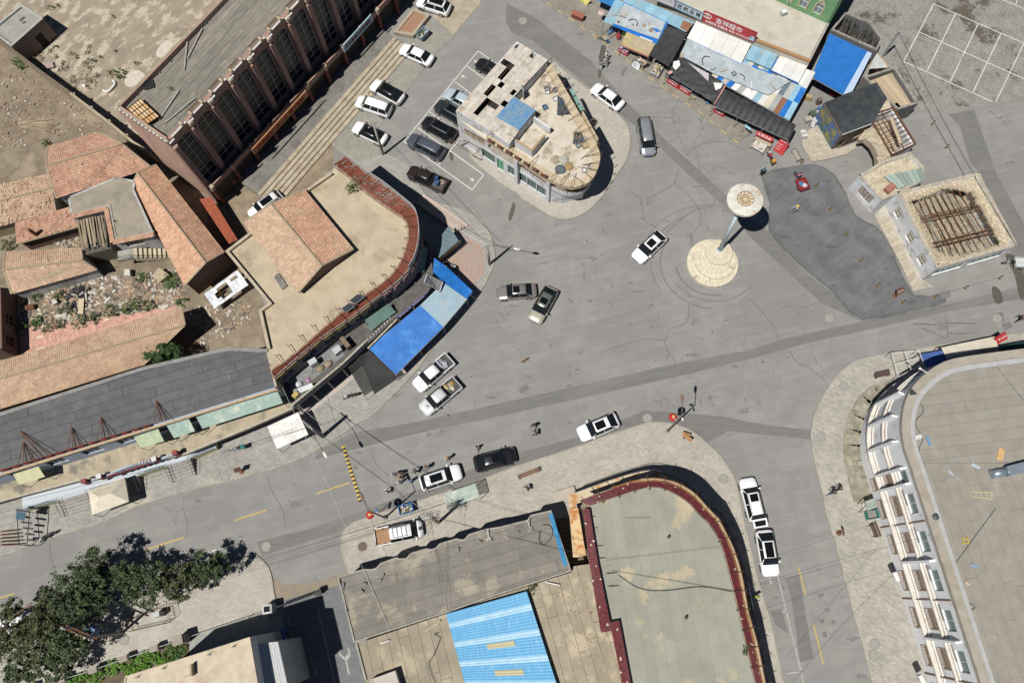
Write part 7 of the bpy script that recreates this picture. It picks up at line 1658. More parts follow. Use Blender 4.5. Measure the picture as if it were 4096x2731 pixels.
def white_roof_things():
 z=LZ-.02
 t=TH('metal_duct','galvanised steel ventilation duct lying on the taupe roof','duct',T23(2080,1080,z))
 m=mat('galvanised',(.36,.43,.48),(.30,.36,.41),scl=2,rgh=.35,metal=.6)
 a,b,c=T23(2075,1065,z+.35),T23(2200,1042,z+.4),T23(2420,985,z+.5)
 MB().tube(a,b,.38,n=20).bd('round_duct',m,t,smooth=True);MB().bar(b,c,.95,.95).bd('square_duct',m,t)
 for u in(0,.5,1):p=lq(a,b,u);q=(b-a).normalized()*.05;MB().tube(p-q,p+q,.42,n=20).bd('flange',m,t)
 t=TH('ladder','pale wooden ladder lying flat on the taupe roof','ladder',T23(1895,1230,z));m=mat('cream_wood',(.5,.43,.27))
 A0,A1=T23(1897,1213,z+.06),T23(2080,1220,z+.06);B0,B1=T23(1895,1255,z+.06),T23(2080,1276,z+.06)
 MB().bar(A0,A1,.07).bd('rail',m,t);MB().bar(B0,B1,.07).bd('rail',m,t)
 for i in rn(5):MB().bar(lq(A0,A1,i/4.3),lq(B0,B1,i/4.3),.05).bd('rung',m,t)
 for tt,pts,m,lab,nm in(('23',[(2140,835),(2192,855),(2165,955),(2115,935)],mat('orange_board_sheet',(.45,.27,.1),(.55,.38,.2),scl=3,rgh=.7),'crumpled orange sheet on the taupe roof near the duct','sheet'),('23',[(1508,740),(1530,735),(1558,820),(1540,825)],mat('blue_strip',(.14,.25,.36),rgh=.5),'long blue strip on the taupe roof near the gutter','strip'),('23',[(1895,985),(1910,965),(1980,1005),(1965,1020)],mat('glass_scrap',(.38,.45,.5),rgh=.3),'pale glassy scrap on the taupe roof','scrap'),('23',[(1700,1035),(1710,1030),(1748,1070),(1740,1078)],MATS['glass_scrap'],'narrow pale strip on the taupe roof','strip'),('33',[(1900,475),(1958,500),(1945,515),(1893,490)],mat('blue_scrap',(.2,.33,.45),rgh=.5),'small blue board on the taupe roof','board'),('33',[(1855,625),(1892,650),(1880,668),(1845,643)],mat('tan_scrap',(.48,.36,.24)),'small tan block on the taupe roof','block'),('23',[(1410,735),(1470,720),(1475,760),(1420,770)],M94,'rust-edged white box by the roof gutter','box')):
  q=PS(tt,pts,z+.1);pp(MB().prism(q,z-.02,z+.12).bd(nm,m),lab,nm)
 t=TH('yellow_bracket','small yellow metal bracket frame on the taupe roof','bracket',T33(1850,280,z));m=mat('yellow_paint',(.5,.38,.04),rgh=.6)
 c=T33(1850,280,z+.08)
 for s in(-1,1):MB().box(c+VC((s*.22,0,0)),(.07,.7,.1)).bd('bar',m,t)
 for s in(-.2,.2):MB().box(c+VC((0,s,0)),(.4,.07,.1)).bd('bar',m,t)
 for tt,x,y,k,lab in(('23',1420,380,0,'dark horn loudspeaker on the curved white parapet'),('33',1588,78,1,'round black speaker dome on the white parapet'),('23',1510,205,2,'white security camera on the rounded parapet corner')):
  c=P(tt,x,y,LZ+.5);s=TH('roof_device',lab,'speaker'if k<2 else'camera',c)
  if k==0:MB().tube(c+Z(.2),c+VC((-.5,.15,.3)),.08,.3,n=14).bd('horn',mat('dark_horn',(.06,.08,.08),rgh=.5),s);MB().tube(c,c+Z(.25),.03).bd('stem',M73,s)
  elif k==1:MB().lathe(c,[(.15,0),(.3,.12),(.28,.25),(.1,.34)],14).bd('dome',mat('dark_horn',0),s);MB().tube(c-Z(.3),c,.04).bd('stem',M73,s)
  else:MB().bar(c-Z(.4),c+Z(.3),.06).bd('stem',M73,s);MB().bar(c+Z(.3),c+VC((-.6,.5,.25)),.08).bd('arm',M94,s);MB().lathe(c+VC((-.6,.5,.1)),[(.1,0),(.14,.1),(.1,.2)],10).bd('camera_head',M94,s)
 for tt,x,y,z0,lab in(('33',1235,590,2.6,'white air conditioner unit fixed to the stained white wall'),('33',1455,1470,2.6,'grey air conditioner unit lower on the stained white wall')):
  c=P(tt,x,y,z0);a=TH('air_conditioner',lab,'air conditioner',c,R(-70));MB().box((0,0,.3),(.9,.4,.62)).bl('case',M94,a);MB().tube((-.15,-.205,.3),(-.15,-.2,.3),.24,n=14).bl('fan_grille',M37,a)
 t=TH('glazed_porch','small glazed entrance canopy beside the white building','porch',T23(1040,1340,0));q=[T23(990,1300,2.3),T23(1060,1275,2.5),T23(1085,1345,2.5),T23(1005,1375,2.3)]
 MB().add(q,[(3,2,1,0)]).bd('glass_roof',mat('dusty_green_glass',(.22,.27,.22),(.3,.33,.28),scl=2,rgh=.3),t)
 for i in rn(4):MB().bar(q[i],q[(i+1)%4],.06).bd('frame_bar',M73,t);MB().bar(q[i],VC((q[i].x,q[i].y,.12)),.06).bd('post',M73,t)
 MB().prism(PS('23',[(950,1320),(1060,1260),(1160,1270),(1150,1350),(960,1395)]),.12,.35).bd('step',M51,t)
 t=TH('green_bin','green wheeled bin with open top beside the glazed porch','bin',T23(1025,1415,.12),R(10));m=mat('bin_green',(.04,.19,.15),(.035,.16,.13),scl=4,rgh=.5)
 for s in(-1,1):MB().box((s*.52,0,.5),(.05,.9,.9)).bl('side',m,t);MB().box((0,s*.42,.5),(1.0,.05,.9)).bl('side',m,t)
 MB().box((0,0,.55),(.95,.8,.1)).bd('rubbish',mat('bin_rubbish',(.3,.27,.25),(.15,.13,.13),scl=8),t,wc=False);MB().box((.6,0,.95),(.12,.95,.04)).bl('lid',m,t)
white_roof_things()
def top_right_tents():
 t=TH('blue_gazebo','blue pop-up canopy beside the curved white building','canopy',T23(1500,100,.12));q=[T23(1465,35,2.3),T23(1660,0,2.3),T23(1690,90,2.3),T23(1520,165,2.3)]
 tarp(q,8,6,.05,.1,seed=3).bd('cover',mat('navy_blue_cover',(.05,.10,.28),(.04,.085,.24),scl=2,rgh=.6),t,smooth=True);posts(t,q)
 t=TH('gazebo_frame','bare white gazebo frame without a cover on the curved pavement','gazebo frame',T23(1270,220,.12));q=[T23(1220,25,2.3),T23(1450,5,2.3),T23(1490,110,2.3),T23(1275,230,2.3)]
 for i in rn(4):MB().bar(q[i],q[(i+1)%4],.05).bd('bar',M94,t)
 MB().bar(lq(q[0],q[1],.5),lq(q[2],q[3],.5),.05).bd('bar',M94,t);MB().bar(lq(q[0],q[3],.5),lq(q[1],q[2],.5),.05).bd('bar',M94,t);posts(t,q,M94)
 t=TH('cream_awning','long cream cloth awning alg the shop front beside the road','awning',P('13',1700,1480,.12));q=[P('13',1640,1480,2.5),P('13',2100,1385,2.5),P('13',2130,1470,2.9),P('13',1680,1560,2.9)]
 tarp(q,18,5,.04,.04,seed=6).bd('cloth',mat('cream_cloth',(.58,.53,.43),(.5,.46,.37),scl=1.2),t,smooth=True);posts(t,q[:2])
 t=TH('dark_awning','dark green cloth awning next to the cream awning','awning',P('13',2250,1450,.12));q=[P('13',2130,1470,2.9),P('13',2420,1420,2.9),P('13',2420,1560,2.6),P('13',2150,1560,2.6)];tarp(q,8,5,.04,.05,seed=2).bd('cloth',mat('dark_green_cloth',(.02,.05,.045)),t,smooth=True);posts(t,q[:2])
 board('13',[(2098,1400),(2192,1345),(2215,1400),(2115,1462)],[2.9,2.9,2.3,2.3],MRB,'bright red tilted restaurant sign beside the cream awning',[('重大活动',.6,.5,.3,.7)],MWH,name='shop_sign',cat='sign',z0=.12)
top_right_tents()
M33=mat('dusty_grey_felt',(.205,.19,.165),(.175,.162,.14),scl=.7,orn=.08,stn=(.30,.265,.205),sns=.4,snw=(.54,.66));M76=mat('sandy_felt',(.30,.26,.195),(.25,.22,.165),scl=.6,orn=.06,stn=(.39,.335,.24),sns=.4,snw=(.5,.62),bump=.2)
M27=mat('greenish_felt',(.285,.283,.232),(.25,.25,.208),scl=.5,stn=(.40,.345,.235),sns=.28,snw=(.55,.66),bump=.6,bscale=2.2,orn=.05)
M22=mat('maroon_tile',(.13,.028,.032),(.10,.022,.026),scl=2,rgh=.5,island=.18)
def grey_roof_house():
 z=4.0;front=[(785,612),(1020,545),(1095,546),(1130,535),(1172,490),(1312,440),(1345,452),(1402,446),(1440,402),(1582,360),(1622,368),(1662,356),(1702,315),(1852,270),(1892,282),(1922,276),(1962,232),(2112,186),('32',0,166),('32',245,106),('32',272,62),('32',458,20)]
 rest=[('32',640,566),('31',2240,770),('31',1740,945),('31',930,1205)]
 W=PS('31',front,z)+PS('31',rest,z);W=[F0(p)for p in W];W=ccw(W)
 t=TH('grey_roof_house','low building with dusty grey felt roof and a scalloped front edge','building',VC((W[0].x,W[0].y,0)))
 MB().prism(ofs(W,-.12),0,z-.12).bd('wall',mat('grey_brown_wall',(.2,.185,.165),(.16,.15,.135),scl=1.5),t);MB().prism(W,z-.25,z-.02).bd('roof',mat('felt_seam',0),t)
 sheets(t,W,z-.02,R(16),1.05,7.5,M33,th=.018,gap=.03)
 wmb(MB(),W,.16,z-.3,z+.14,True,-1).bd('parapet',mat('pale_thin_kerb',(.33,.31,.27),(.25,.235,.205),scl=2),t)
 mb_=mat('blue_glazed_tile',(.04,.22,.40),(.035,.17,.33),scl=3,rgh=.4)
 a,b=P('32',470,40,z+.2),P('32',608,510,z+.2);n=VC(((b-a).y,-(b-a).x,0)).normalized()
 q=[a-n*.0,b-n*.0,b-n*-.5,a-n*-.5];tiles(t,[q[3]-Z(.3),q[2]-Z(.3),q[1],q[0]],mb_,tw=.2,tl=.3,name='blue_edge_tiles')
 mk=mat('cinder_block',0)
 for i,(tt,x,y,a_)in en((('31',1187,608,.9),('31',1165,652,.9),('31',1025,678,.0),('31',835,690,1.4),('31',1003,745,-.6),('31',1865,372,1.4),('31',2058,300,-.4),('31',2150,290,.2),('32',270,190,.1),('32',155,215,.2))):
  c=P(tt,x,y,z+.1);pp(MB().box(c+Z(.06),(.42,.2,.2),a_).bd('concrete_block',mk),['concrete block leaning on another on the dusty grey roof','concrete block end to end with another on the dusty grey roof','single block near the roof corner cable on the dusty grey roof','upright block by the lane edge of the dusty grey roof','tilted block beside a curled cable on the dusty grey roof','block behind the scalloped edge near the roof middle','block near the antenna foot on the scalloped roof','rubble block at the foot of the roof antenna','block at the foot of the white roof mast','small block by a coiled cable on the grey roof'][i],'block')
 for tt,a_,b_,hh,lab in(('31',(2140,280),(2125,190),.7,'rusty antenna mast on rubble at the scalloped roof edge'),('32',(270,190),(245,110),1.0,'white angled mast on the grey roof near the blue tiles')):
  c=P(tt,*a_,z);e=P(tt,*b_,z+hh);m=TH('roof_mast',lab,'mast',c);MB().bar(c,e,.06).bd('pole',M94,m);MB().box(c+Z(.12),(.5,.35,.24),.4).bd('footing',M7,m)
grey_roof_house()
def sandy_roof_house():
 z=3.5;W=PS('31',[(950,1215),(1035,1535),(1160,2100),('32',1450,2100),('32',1185,1568),('32',1010,1110),('32',880,490),('32',660,520),('32',640,575),(2240,775),(1740,952)],z);W=ccw([F0(p)for p in W])
 t=TH('sandy_roof_house','low building with sand-dusted felt roof behind the dusty grey roof','building',W[0])
 MB().prism(ofs(W,-.1),0,z-.1).bd('wall',mat('grey_brown_wall',0),t);MB().prism(W,z-.2,z-.02).bd('roof',mat('felt_seam',0),t)
 cl=clip(W,[VC((-40,-14)),VC((60,-14)),VC((60,40)),VC((-40,40))]);sheets(t,[F0(p)for p in cl],z-.02,R(-74),1.05,9,M76,th=.018,gap=.035)
 a=PS('31',[(955,1215),(1040,1540)],z);wmb(MB(),[F0(p)for p in a],.2,z-.2,z+.2).bd('kerb',MATS['pale_thin_kerb'],t)
 b=TH('light_blue_roof','long light blue ribbed metal roof with yellowed skylight panels','roof',P('31',1755,945,z));zb=4.3
 A,B_=P('31',1755,948,zb),P('32',238,745,zb);C=P('32',505,1568,zb);D_=P('31',1925,1568,zb);k=1.25;C=B_+(C-B_)*k;D_=A+(D_-A)*k
 mlb=mat('sky_blue_sheet',(.16,.40,.62),(.13,.35,.56),scl=.7,rgh=.5,stn=(.40,.58,.70),sns=.8,snw=(.58,.7),stch=(1,7,1),rz=R(104));mw=mat('bleached_blue_sheet',(.40,.58,.70),(.32,.51,.65),scl=1.2,rgh=.5);n=18
 for i in rn(n):
  v0,v1=i/n,(i+1)/n;qq=[bil([A,B_,C,D_],u,v)for u,v in((0,v0),(0,v1),(1,v1),(1,v0))];corr(qq,.33,.03).bd('roof_sheet',mw if i%4==2 else mlb,b)
 for v in(.40,.67):
  qq=[bil([A,B_,C,D_],u,vv)+Z(.05)for u,vv in((.36,v),(.36,v+.055),(.68,v+.055),(.68,v))];corr(qq,.2,.03).bd('skylight',mat('yellowed_fibreglass',(.50,.46,.30),(.42,.38,.25),scl=5,rgh=.6,stch=(1,8,1)),b)
 Wb=ccw([F0(p)for p in(A,B_,C,D_)]);MB().prism(ofs(Wb,-.15),z-.1,zb-.12).bd('wall',mat('shed_wall',0),b)
 c=TH('concrete_tank','pale concrete box rising at the lane corner of the sandy roof','tank',P('31',1100,1560,z));W2=ccw([F0(p)for p in PS('31',[(1080,1535),(1300,1455),(1350,1620),(1120,1700)],4.6)]);MB().prism(W2,z-.1,4.5).bd('wall',M51,c);wmb(MB(),W2,.12,4.45,4.6,True,-1).bd('rim',M51,c)
 g=RR(9);sc=PS('32',[(450,600),(760,560),(860,900),(1000,1500),(800,1568),(560,1000)],z)
 scatter('roof_litter',[F0(p)for p in sc],z+.02,120,None,.05,.14,'brick chips and litter scattered over the sandy felt roof','litter',seed=12,mats=[mat('brick_chip',(.30,.10,.07),(.24,.08,.06),scl=5),M67[0],M67[1]],elong=1.6,flat=.7)
 for tt,a_,b_,lab in(('31',(1170,1212),(1245,1185),'white pipe end beside tangled cables on the sandy roof'),('31',(1310,1045),(1850,890),'long thin white pipe alg the roof kerb'),('32',(415,665),(535,692),'white pipe on the sandy roof below the kerb'),('32',(140,688),(272,655),'tan plank alg the grey roof kerb'),('31',(1570,1105),(1700,1010),'slender pale batten by the blue roof corner')):
  pp(MB().bar(P(tt,*a_,z+.3),P(tt,*b_,z+.35),.09,.06).bd('pipe'if'pipe'in lab else'batten',M94 if'pipe'in lab else M52),lab,'pipe'if'pipe'in lab else'batten')
sandy_roof_house()
def red_rim_building():
 z=6.9;zi=7.25
 outer=PS('22',[(700,1345),(1000,1237),(1280,1155),(1480,1160),(1640,1215),(1760,1300),(1850,1400),(1950,1505),('32',1955,90),('32',2025,225),('32',2095,370),('32',2155,560),('32',2195,760),('32',2228,950),('33',60,1150),('33',130,1500),('33',215,1900)],z)
 inner=PS('22',[(800,1395),(1060,1305),(1290,1235),(1440,1230),(1600,1300),(1710,1380),(1770,1450),(1830,1510),('32',1870,130),('32',1960,270),('32',2010,400),('32',2062,600),('32',2102,760),('32',2142,930),('32',2190,1150),('32',2260,1440),('32',2340,1800)],zi)
 lo=PS('32',[(745,0),(800,490),(905,1112),(1000,1097),(1095,1568),(1160,1900)],zi);li=PS('32',[(800,10),(878,500),(985,1020),(1066,1004),(1170,1568),(1235,1900)],zi)
 O=sml(outer,2);I_=sml(inner,2);f=lambda l:[F0(p)for p in l]
 plan=ccw(f(O)+f(lo[::-1]));t=TH('maroon_rim_building','rounded two-storey building with greenish felt roof and maroon tiled rim','building',VC((O[0].x,O[0].y,0)))
 MB().prism(ofs(plan,-.35),0,z-.3).bd('wall',mat('cream_shop_wall',(.40,.36,.28),(.33,.29,.22),scl=1.5),t)
 fo=ofs(f(O),-.33 if area(f(O)+f(lo[::-1]))>0 else .33,False);L=length(fo);s=1.0;sg=-1 if area(f(O)+f(lo[::-1]))>0 else 1
 sgn=1 if area(f(O)+f(lo[::-1]))>0 else-1
 while s<L-2:
  a,_=alg(fo,s);b,_=alg(fo,s+1.3)
  if sgn<0:a,b=b,a
  window(t,a,b,.0,(b-a).length,4.2,5.8,deep=-.05,nx=2,ny=2);s+=2.1
 rp=ccw(f(I_)+f(li[::-1]));MB().prism(rp,z-.3,z-.05).bd('roof',M27,t)
 cl=clip(rp,[VC((0,-14)),VC((60,-14)),VC((60,40)),VC((0,40))]);sheets(t,[F0(p)for p in cl],z-.05,R(-83),1.05,10,M27,th=.015,gap=.012,jz=.012)
 n=len(O)-1
 O2=[lq(I_[i],O[i],.9 if i<4 else .62)for i in rn(n+1)]
 for i in rn(n):tiles(t,[O2[i+1],O2[i],I_[i],I_[i+1]]if sgn<0 else[O2[i],O2[i+1],I_[i+1],I_[i]],M22,tw=.2,tl=.24,miss=.03,name='rim_tiles',lift=.01)
 for i in rn(len(lo)-1):tiles(t,[lo[i],lo[i+1],li[i+1]+Z(.3),li[i]+Z(.3)],M22,tw=.2,tl=.24,miss=.035,name='rim_tiles',lift=.01)
 mb=MB();k=Z(.06)
 for i in rn(n):mb.add([O[i]-k,O[i+1]-k,I_[i+1]-k,I_[i]-k],[(0,1,2,3)])
 for i in rn(len(lo)-1):mb.add([lo[i]-k,lo[i+1]-k,li[i+1]+Z(.25),li[i]+Z(.25),li[i+1]-Z(.5),li[i]-Z(.5)],[(0,1,2,3),(3,2,4,5)])
 mb.bd('rim_deck',mat('cream_mortar',(.52,.44,.32),(.45,.37,.26),scl=4),t)
 mr=mat('rusted_fascia',(.26,.12,.05),(.36,.2,.08),scl=2.2,stn=(.18,.08,.04),sns=1)
 P_=f(O);A=ofs(P_,.1*sgn,False)
 for i in rn(2,n):
  q=[O2[i]-k*.5,O2[i+1]-k*.5,VC((A[i+1].x,A[i+1].y,z-.12)),VC((A[i].x,A[i].y,z-.12))];MB().add(q,[(0,1,2,3)]).bd('fascia_sheet',mr,t)
 s=.5;L=length(P_)
 while s<L-1:
  p,d=alg(P_,s);nn=VC((d.y,-d.x,0))*sgn;MB().bar(p+nn*.35+Z(z-.2),p-nn*1.15+Z(zi+.25),.06).bd('stay',M69,t);MB().bar(p-nn*1.1+Z(z),p-nn*1.1+Z(zi+.3),.05).bd('stay',M69,t);s+=1.7
 for i,(x,y)in en(((755,85),(775,185),(825,345),(850,455),(950,590),(965,705))):
  p=P('32',x,y,z+.3);MB().bar(p,p+VC((1.1,.12,-.25)),.06).bd('stay',M69,t)
 zl=3.05;lg=f(PS('22',[(608,1300),(760,1245),(1000,1160),(1250,1088),(1400,1085),(1600,1165),(1760,1280),(1900,1430),('32',1960,40),('32',2090,300),('32',2180,560),('33',20,900),('33',130,1502)],zl));lg=sml(lg,2)
 back=f(O)
 MB().prism(ccw(lg+[back[-1]]+back[::-1][1:]+f(PS('32',[(700,440),(655,440)],zl))),zl-.25,zl).bd('ledge',mat('rust_streaked_ledge',(.52,.44,.31),(.45,.37,.25),scl=1.2,stn=(.42,.22,.09),sns=.7,snw=(.5,.62)),t)
 rlg(t,lg[1:],zl,.75,mat('dark_blue_rail',(.06,.07,.11),rgh=.6),step=.22,r=.014)
 q=f(PS('32',[(620,0),(700,0),(770,425),(665,435)],3.3));MB().prism(q,3.05,3.32).bd('stained_slab',mat('orange_stained_slab',(.56,.42,.25),(.5,.34,.17),scl=.9,stn=(.40,.18,.07),sns=.9,snw=(.48,.62)),t)
 a,b=P('32',505,95,0),P('32',640,85,0);d=(P('32',610,440,0)-P('32',520,100,0));d.z=0;d.normalize()
 w=TH('entry_stair','narrow stair between the grey roof building and the rounded building','stairs',a)
 for i in rn(9):MB().prism([a+d*(.55*i),b+d*(.55*i),b+d*(.55*(i+1)-.03),a+d*(.55*(i+1)-.03)],0,.2+.17*i).bd('step',mat('brown_step',(.2,.155,.115),(.15,.12,.09),scl=2),w)
 st=TH('corner_step','pale stone steps at the end of the low railed ledge','steps',P('22',500,1340,.12))
 for i in rn(3):MB().prism(f(PS('22',[(480+i*10,1275+i*28),(660,1218+i*28),(672,1255+i*28),(488+i*10,1310+i*28)],.12)),.1,.5-.13*i).bd('step',mat('pinkish_step',(.42,.37,.31),(.36,.315,.265),scl=2),st)
 pp(MB().bar(P('32',1118,92,z+.15),P('32',1338,92,z+.15),.08,.05).bd('batten',mat('grey_plank',0)),'thin bowed wooden batten lying on the greenish felt roof','batten')
 for x,y,lab in((1505,262,'short dark vent pipe on the greenish roof near the street rim'),(1662,980,'short dark vent pipe in the middle of the greenish roof')):
  c=P('32',x,y,z);v=TH('vent_pipe',lab,'vent pipe',c);MB().tube(c,c+Z(.4),.1,n=10).bd('pipe',M69,v);MB().lathe(c+Z(.4),[(.14,0),(.14,.04)],10).bd('cap',M6,v)
red_rim_building()
def bottom_left():
 z=10.2;W=ccw([F0(p)for p in PS('30',[(1125,1505),('31',2,1152),('31',80,1600),('31',165,2100),(1000,2100)],z)])
 t=TH('beige_roof_block','tall white block with rough beige roof behind the garden fence','building',W[0]);bld(t,W,0,z,mat('pale_grey_cladding',(.46,.47,.47),(.42,.43,.43),scl=1),{},roofm=mat('rough_beige_roof',(.52,.45,.345),(.45,.385,.29),scl=1.3,bump=.5,bscale=12,stn=(.40,.33,.24),sns=.6),rz=z+.02)
 wmb(MB(),W,.15,z-.1,z+.12,True,-1).bd('roof_edge',mat('rough_beige_roof',0),t)
 for i,(x,y)in en(((1880,1310),(1475,1432),(1240,1510),(2100,1238))):
  c=P('30',x,y,z);b=TH('roof_bracket',['thin rod bracket on the rough beige roof beside the chimney board','thin rod bracket on the rough beige roof near the garden corner','thin rod bracket at the garden corner of the beige roof','thin rod bracket beside the lit panel on the beige roof'][i],'bracket',c);MB().tube(c,c+Z(.7),.03).bd('rod',M69,b);MB().lathe(c,[(.14,0),(.1,.1)],8).bd('foot',M16,b)
 p=P('30',1735,1445,z);b=TH('chimney_board','dark upright wooden board standing on the rough beige roof','board',p,R(10));MB().box((0,0,.35),(.16,1.0,.7)).bl('board',M93,b);MB().bar((0,-.4,.2),(-.9,-.5,.0),.05).bl('prop',M93,b)
 s=TH('white_wing_shed','white ribbed-roof wing between the beige-roofed block and the shaded lane','building',P('31',300,1560,0));q=[P('31',30,1215,8.4),P('31',250,1195,8.2),P('31',345,1620,8.2),P('31',95,1640,8.4)];crf(s,q,mat('grey_white_sheet',(.46,.47,.47)),n=5,pitch=.5,amp=.02);MB().prism(ofs(ccw([F0(p)for p in q]),-.1),0,8.1).bd('wall',M37,s)
 fr=TH('blue_frame_gate','blue steel door frame at the edge of the shaded lane','frame',P('31',350,1290,0));a,b=P('31',285,1080,2.6),P('31',345,1285,2.6)
 MB().bar(a,b,.25,.5).bd('beam',mat('navy_steel',(.04,.09,.22),rgh=.6),fr)
 for p in(a,b):MB().bar(F0(p),p,.2).bd('post',mat('navy_steel',0),fr)
 board('31',[(325,1300),(352,1298),(378,1470),(345,1475)],[2.6,2.4,2.4,2.6],MRB,'narrow red sign with white characters on the lane wall',[('办事处',.5,.5,.16,.8)],MWH,legs=False)
 ms=mat('grey_brown_stone',(.30,.27,.23),(.25,.22,.19),scl=3)
 pts=[P('30',x,y,.12)for x,y in((300,1610),(600,1525),(885,1440),(1155,1340),(1425,1250),(1660,1170))]
 f=TH('garden_fence','white picket fence with squat stone posts before the garden','fence',pts[0])
 for i,p in en(pts):MB().box(p+Z(.6),(.75,.5,1.2)if i<5 else(.95,.85,1.9),R(18)).bd('post',ms,f);MB().box(p+Z(1.22 if i<5 else 1.95),(.85,.6,.08)if i<5 else(1.05,.95,.1),R(18)).bd('post_cap',ms,f)
 mw=mat('white_fence_paint',(.55,.54,.51),rgh=.7)
 for a,b in zip(pts,pts[1:]):rlg(f,[a,b],.3,.85,mw,step=.2,r=.018,name='picket_panel')
 p2=[P('30',x,y,.12)for x,y in((1720,1148),(2240,975),('31'and 2240,975))][:2]+[P('31',165,915,.12)]
 f2=TH('forecourt_railing','low white railing alg the grey slab forecourt','railing',p2[0]);rlg(f2,p2,.12,.8,mw,step=.2,r=.018,name='picket_panel')
 for p in p2:MB().box(p+Z(.45),(.1,.1,.9)).bd('post',mw,f2)
 c=P('31',200,900,0);g=TH('gate_pillar','grey stone gate pillar with a solar lamp box on top','pillar',c,R(10));MB().box((0,0,.9),(1.0,.9,1.8)).bl('shaft',M37,g);MB().box((0,0,1.85),(.6,.55,.1)).bd('lamp_plate',mat('solar_cells',0),g,wc=False);MB().box((0,0,1.82),(.72,.66,.06)).bl('lamp_frame',M94,g)
 a,b=P('31',285,880,0),P('31',630,750,0);gt=TH('folding_gate','black folding steel gate half closed across the shaded lane','gate',a);d=(b-a).normalized();L=(b-a).length
 for i in rn(20):
  p=a+d*(L*i/19);MB().bar(p+Z(.08),p+Z(1.4),.06).bd('upright',M6,gt);MB().lathe(p+Z(1.4),[(.05,0),(.07,.06),(.01,.16)],6).bd('finial',M73,gt)
  if i<19:
   q=a+d*(L*(i+1)/19);MB().bar(p+Z(.2),q+Z(1.2),.035).bd('lattice_bar',M6,gt);MB().bar(p+Z(1.2),q+Z(.2),.035).bd('lattice_bar',M6,gt)
 MB().box(b+Z(.6),(.7,.5,1.2),AT(d)).bd('drive_box',M6,gt)
bottom_left()
M86=mat('tyre_rubber',(.018,.018,.018));M65=mat('alloy_rim',(.4,.4,.41),rgh=.35,metal=.7);M14=glassy('car_glass',(.010,.013,.015),rgh=.06,spec=.28);M74=glassy('sunroof_glass',(.006,.007,.008),rgh=.05,spec=.35)
M39=mat('headlight_lens',(.55,.58,.6),rgh=.1);M75=mat('tail_light_lens',(.35,.015,.015),rgh=.2);M85=mat('black_trim',(.02,.02,.02),rgh=.5);M62=mat('blue_plate',(.03,.1,.4),rgh=.5)
def paint(name,c,metal=0.0):
 m=mat('paint_'+name,c,rgh=.28,metal=metal,coat=.6,spec=.5);return m
PAINT={'white':paint('white',(.74,.75,.76)),'black':paint('black',(.012,.012,.014)),'dgrey':paint('dark_grey',(.035,.04,.048),.3),'slate':paint('slate',(.10,.115,.15),.4),'silver':paint('silver',(.36,.38,.40),.5),'ice':paint('ice_blue',(.45,.53,.58),.2),'pearl':paint('pearl',(.58,.59,.60),.15),'bronze':paint('bronze_grey',(.30,.28,.26),.5),'champ':paint('champagne',(.44,.42,.34),.4),'sage':paint('sage_grey',(.17,.19,.16),.4),'maroonblack':paint('brown_black',(.03,.02,.018),.2)}
KIND={'sedan':dict(L=4.65,W=1.80,H=1.44,belt=.92,hood=.80,trunk=.88,ws=(.25,.40),rw=(.72,.89),rails=0),'suv':dict(L=4.62,W=1.86,H=1.68,belt=1.05,hood=.98,trunk=1.05,ws=(.23,.37),rw=(.86,.965),rails=1),'coupe_suv':dict(L=4.70,W=1.88,H=1.60,belt=1.02,hood=.94,trunk=1.0,ws=(.24,.39),rw=(.74,.95),rails=0),'van':dict(L=4.95,W=1.82,H=1.88,belt=1.12,hood=1.0,trunk=1.12,ws=(.15,.28),rw=(.945,.985),rails=0),'mpv':dict(L=4.75,W=1.80,H=1.80,belt=1.05,hood=.96,trunk=1.05,ws=(.20,.34),rw=(.93,.98),rails=0),'bigsuv':dict(L=4.95,W=1.90,H=1.78,belt=1.08,hood=1.02,trunk=1.08,ws=(.22,.34),rw=(.90,.975),rails=1),'pickup':dict(L=5.15,W=1.85,H=1.78,belt=1.08,hood=1.02,trunk=1.0,ws=(.22,.34),rw=(.615,.65),rails=0),'truck':dict(L=5.2,W=1.90,H=1.95,belt=1.2,hood=1.05,trunk=.9,ws=(.10,.22),rw=(.66,.68),rails=0)}
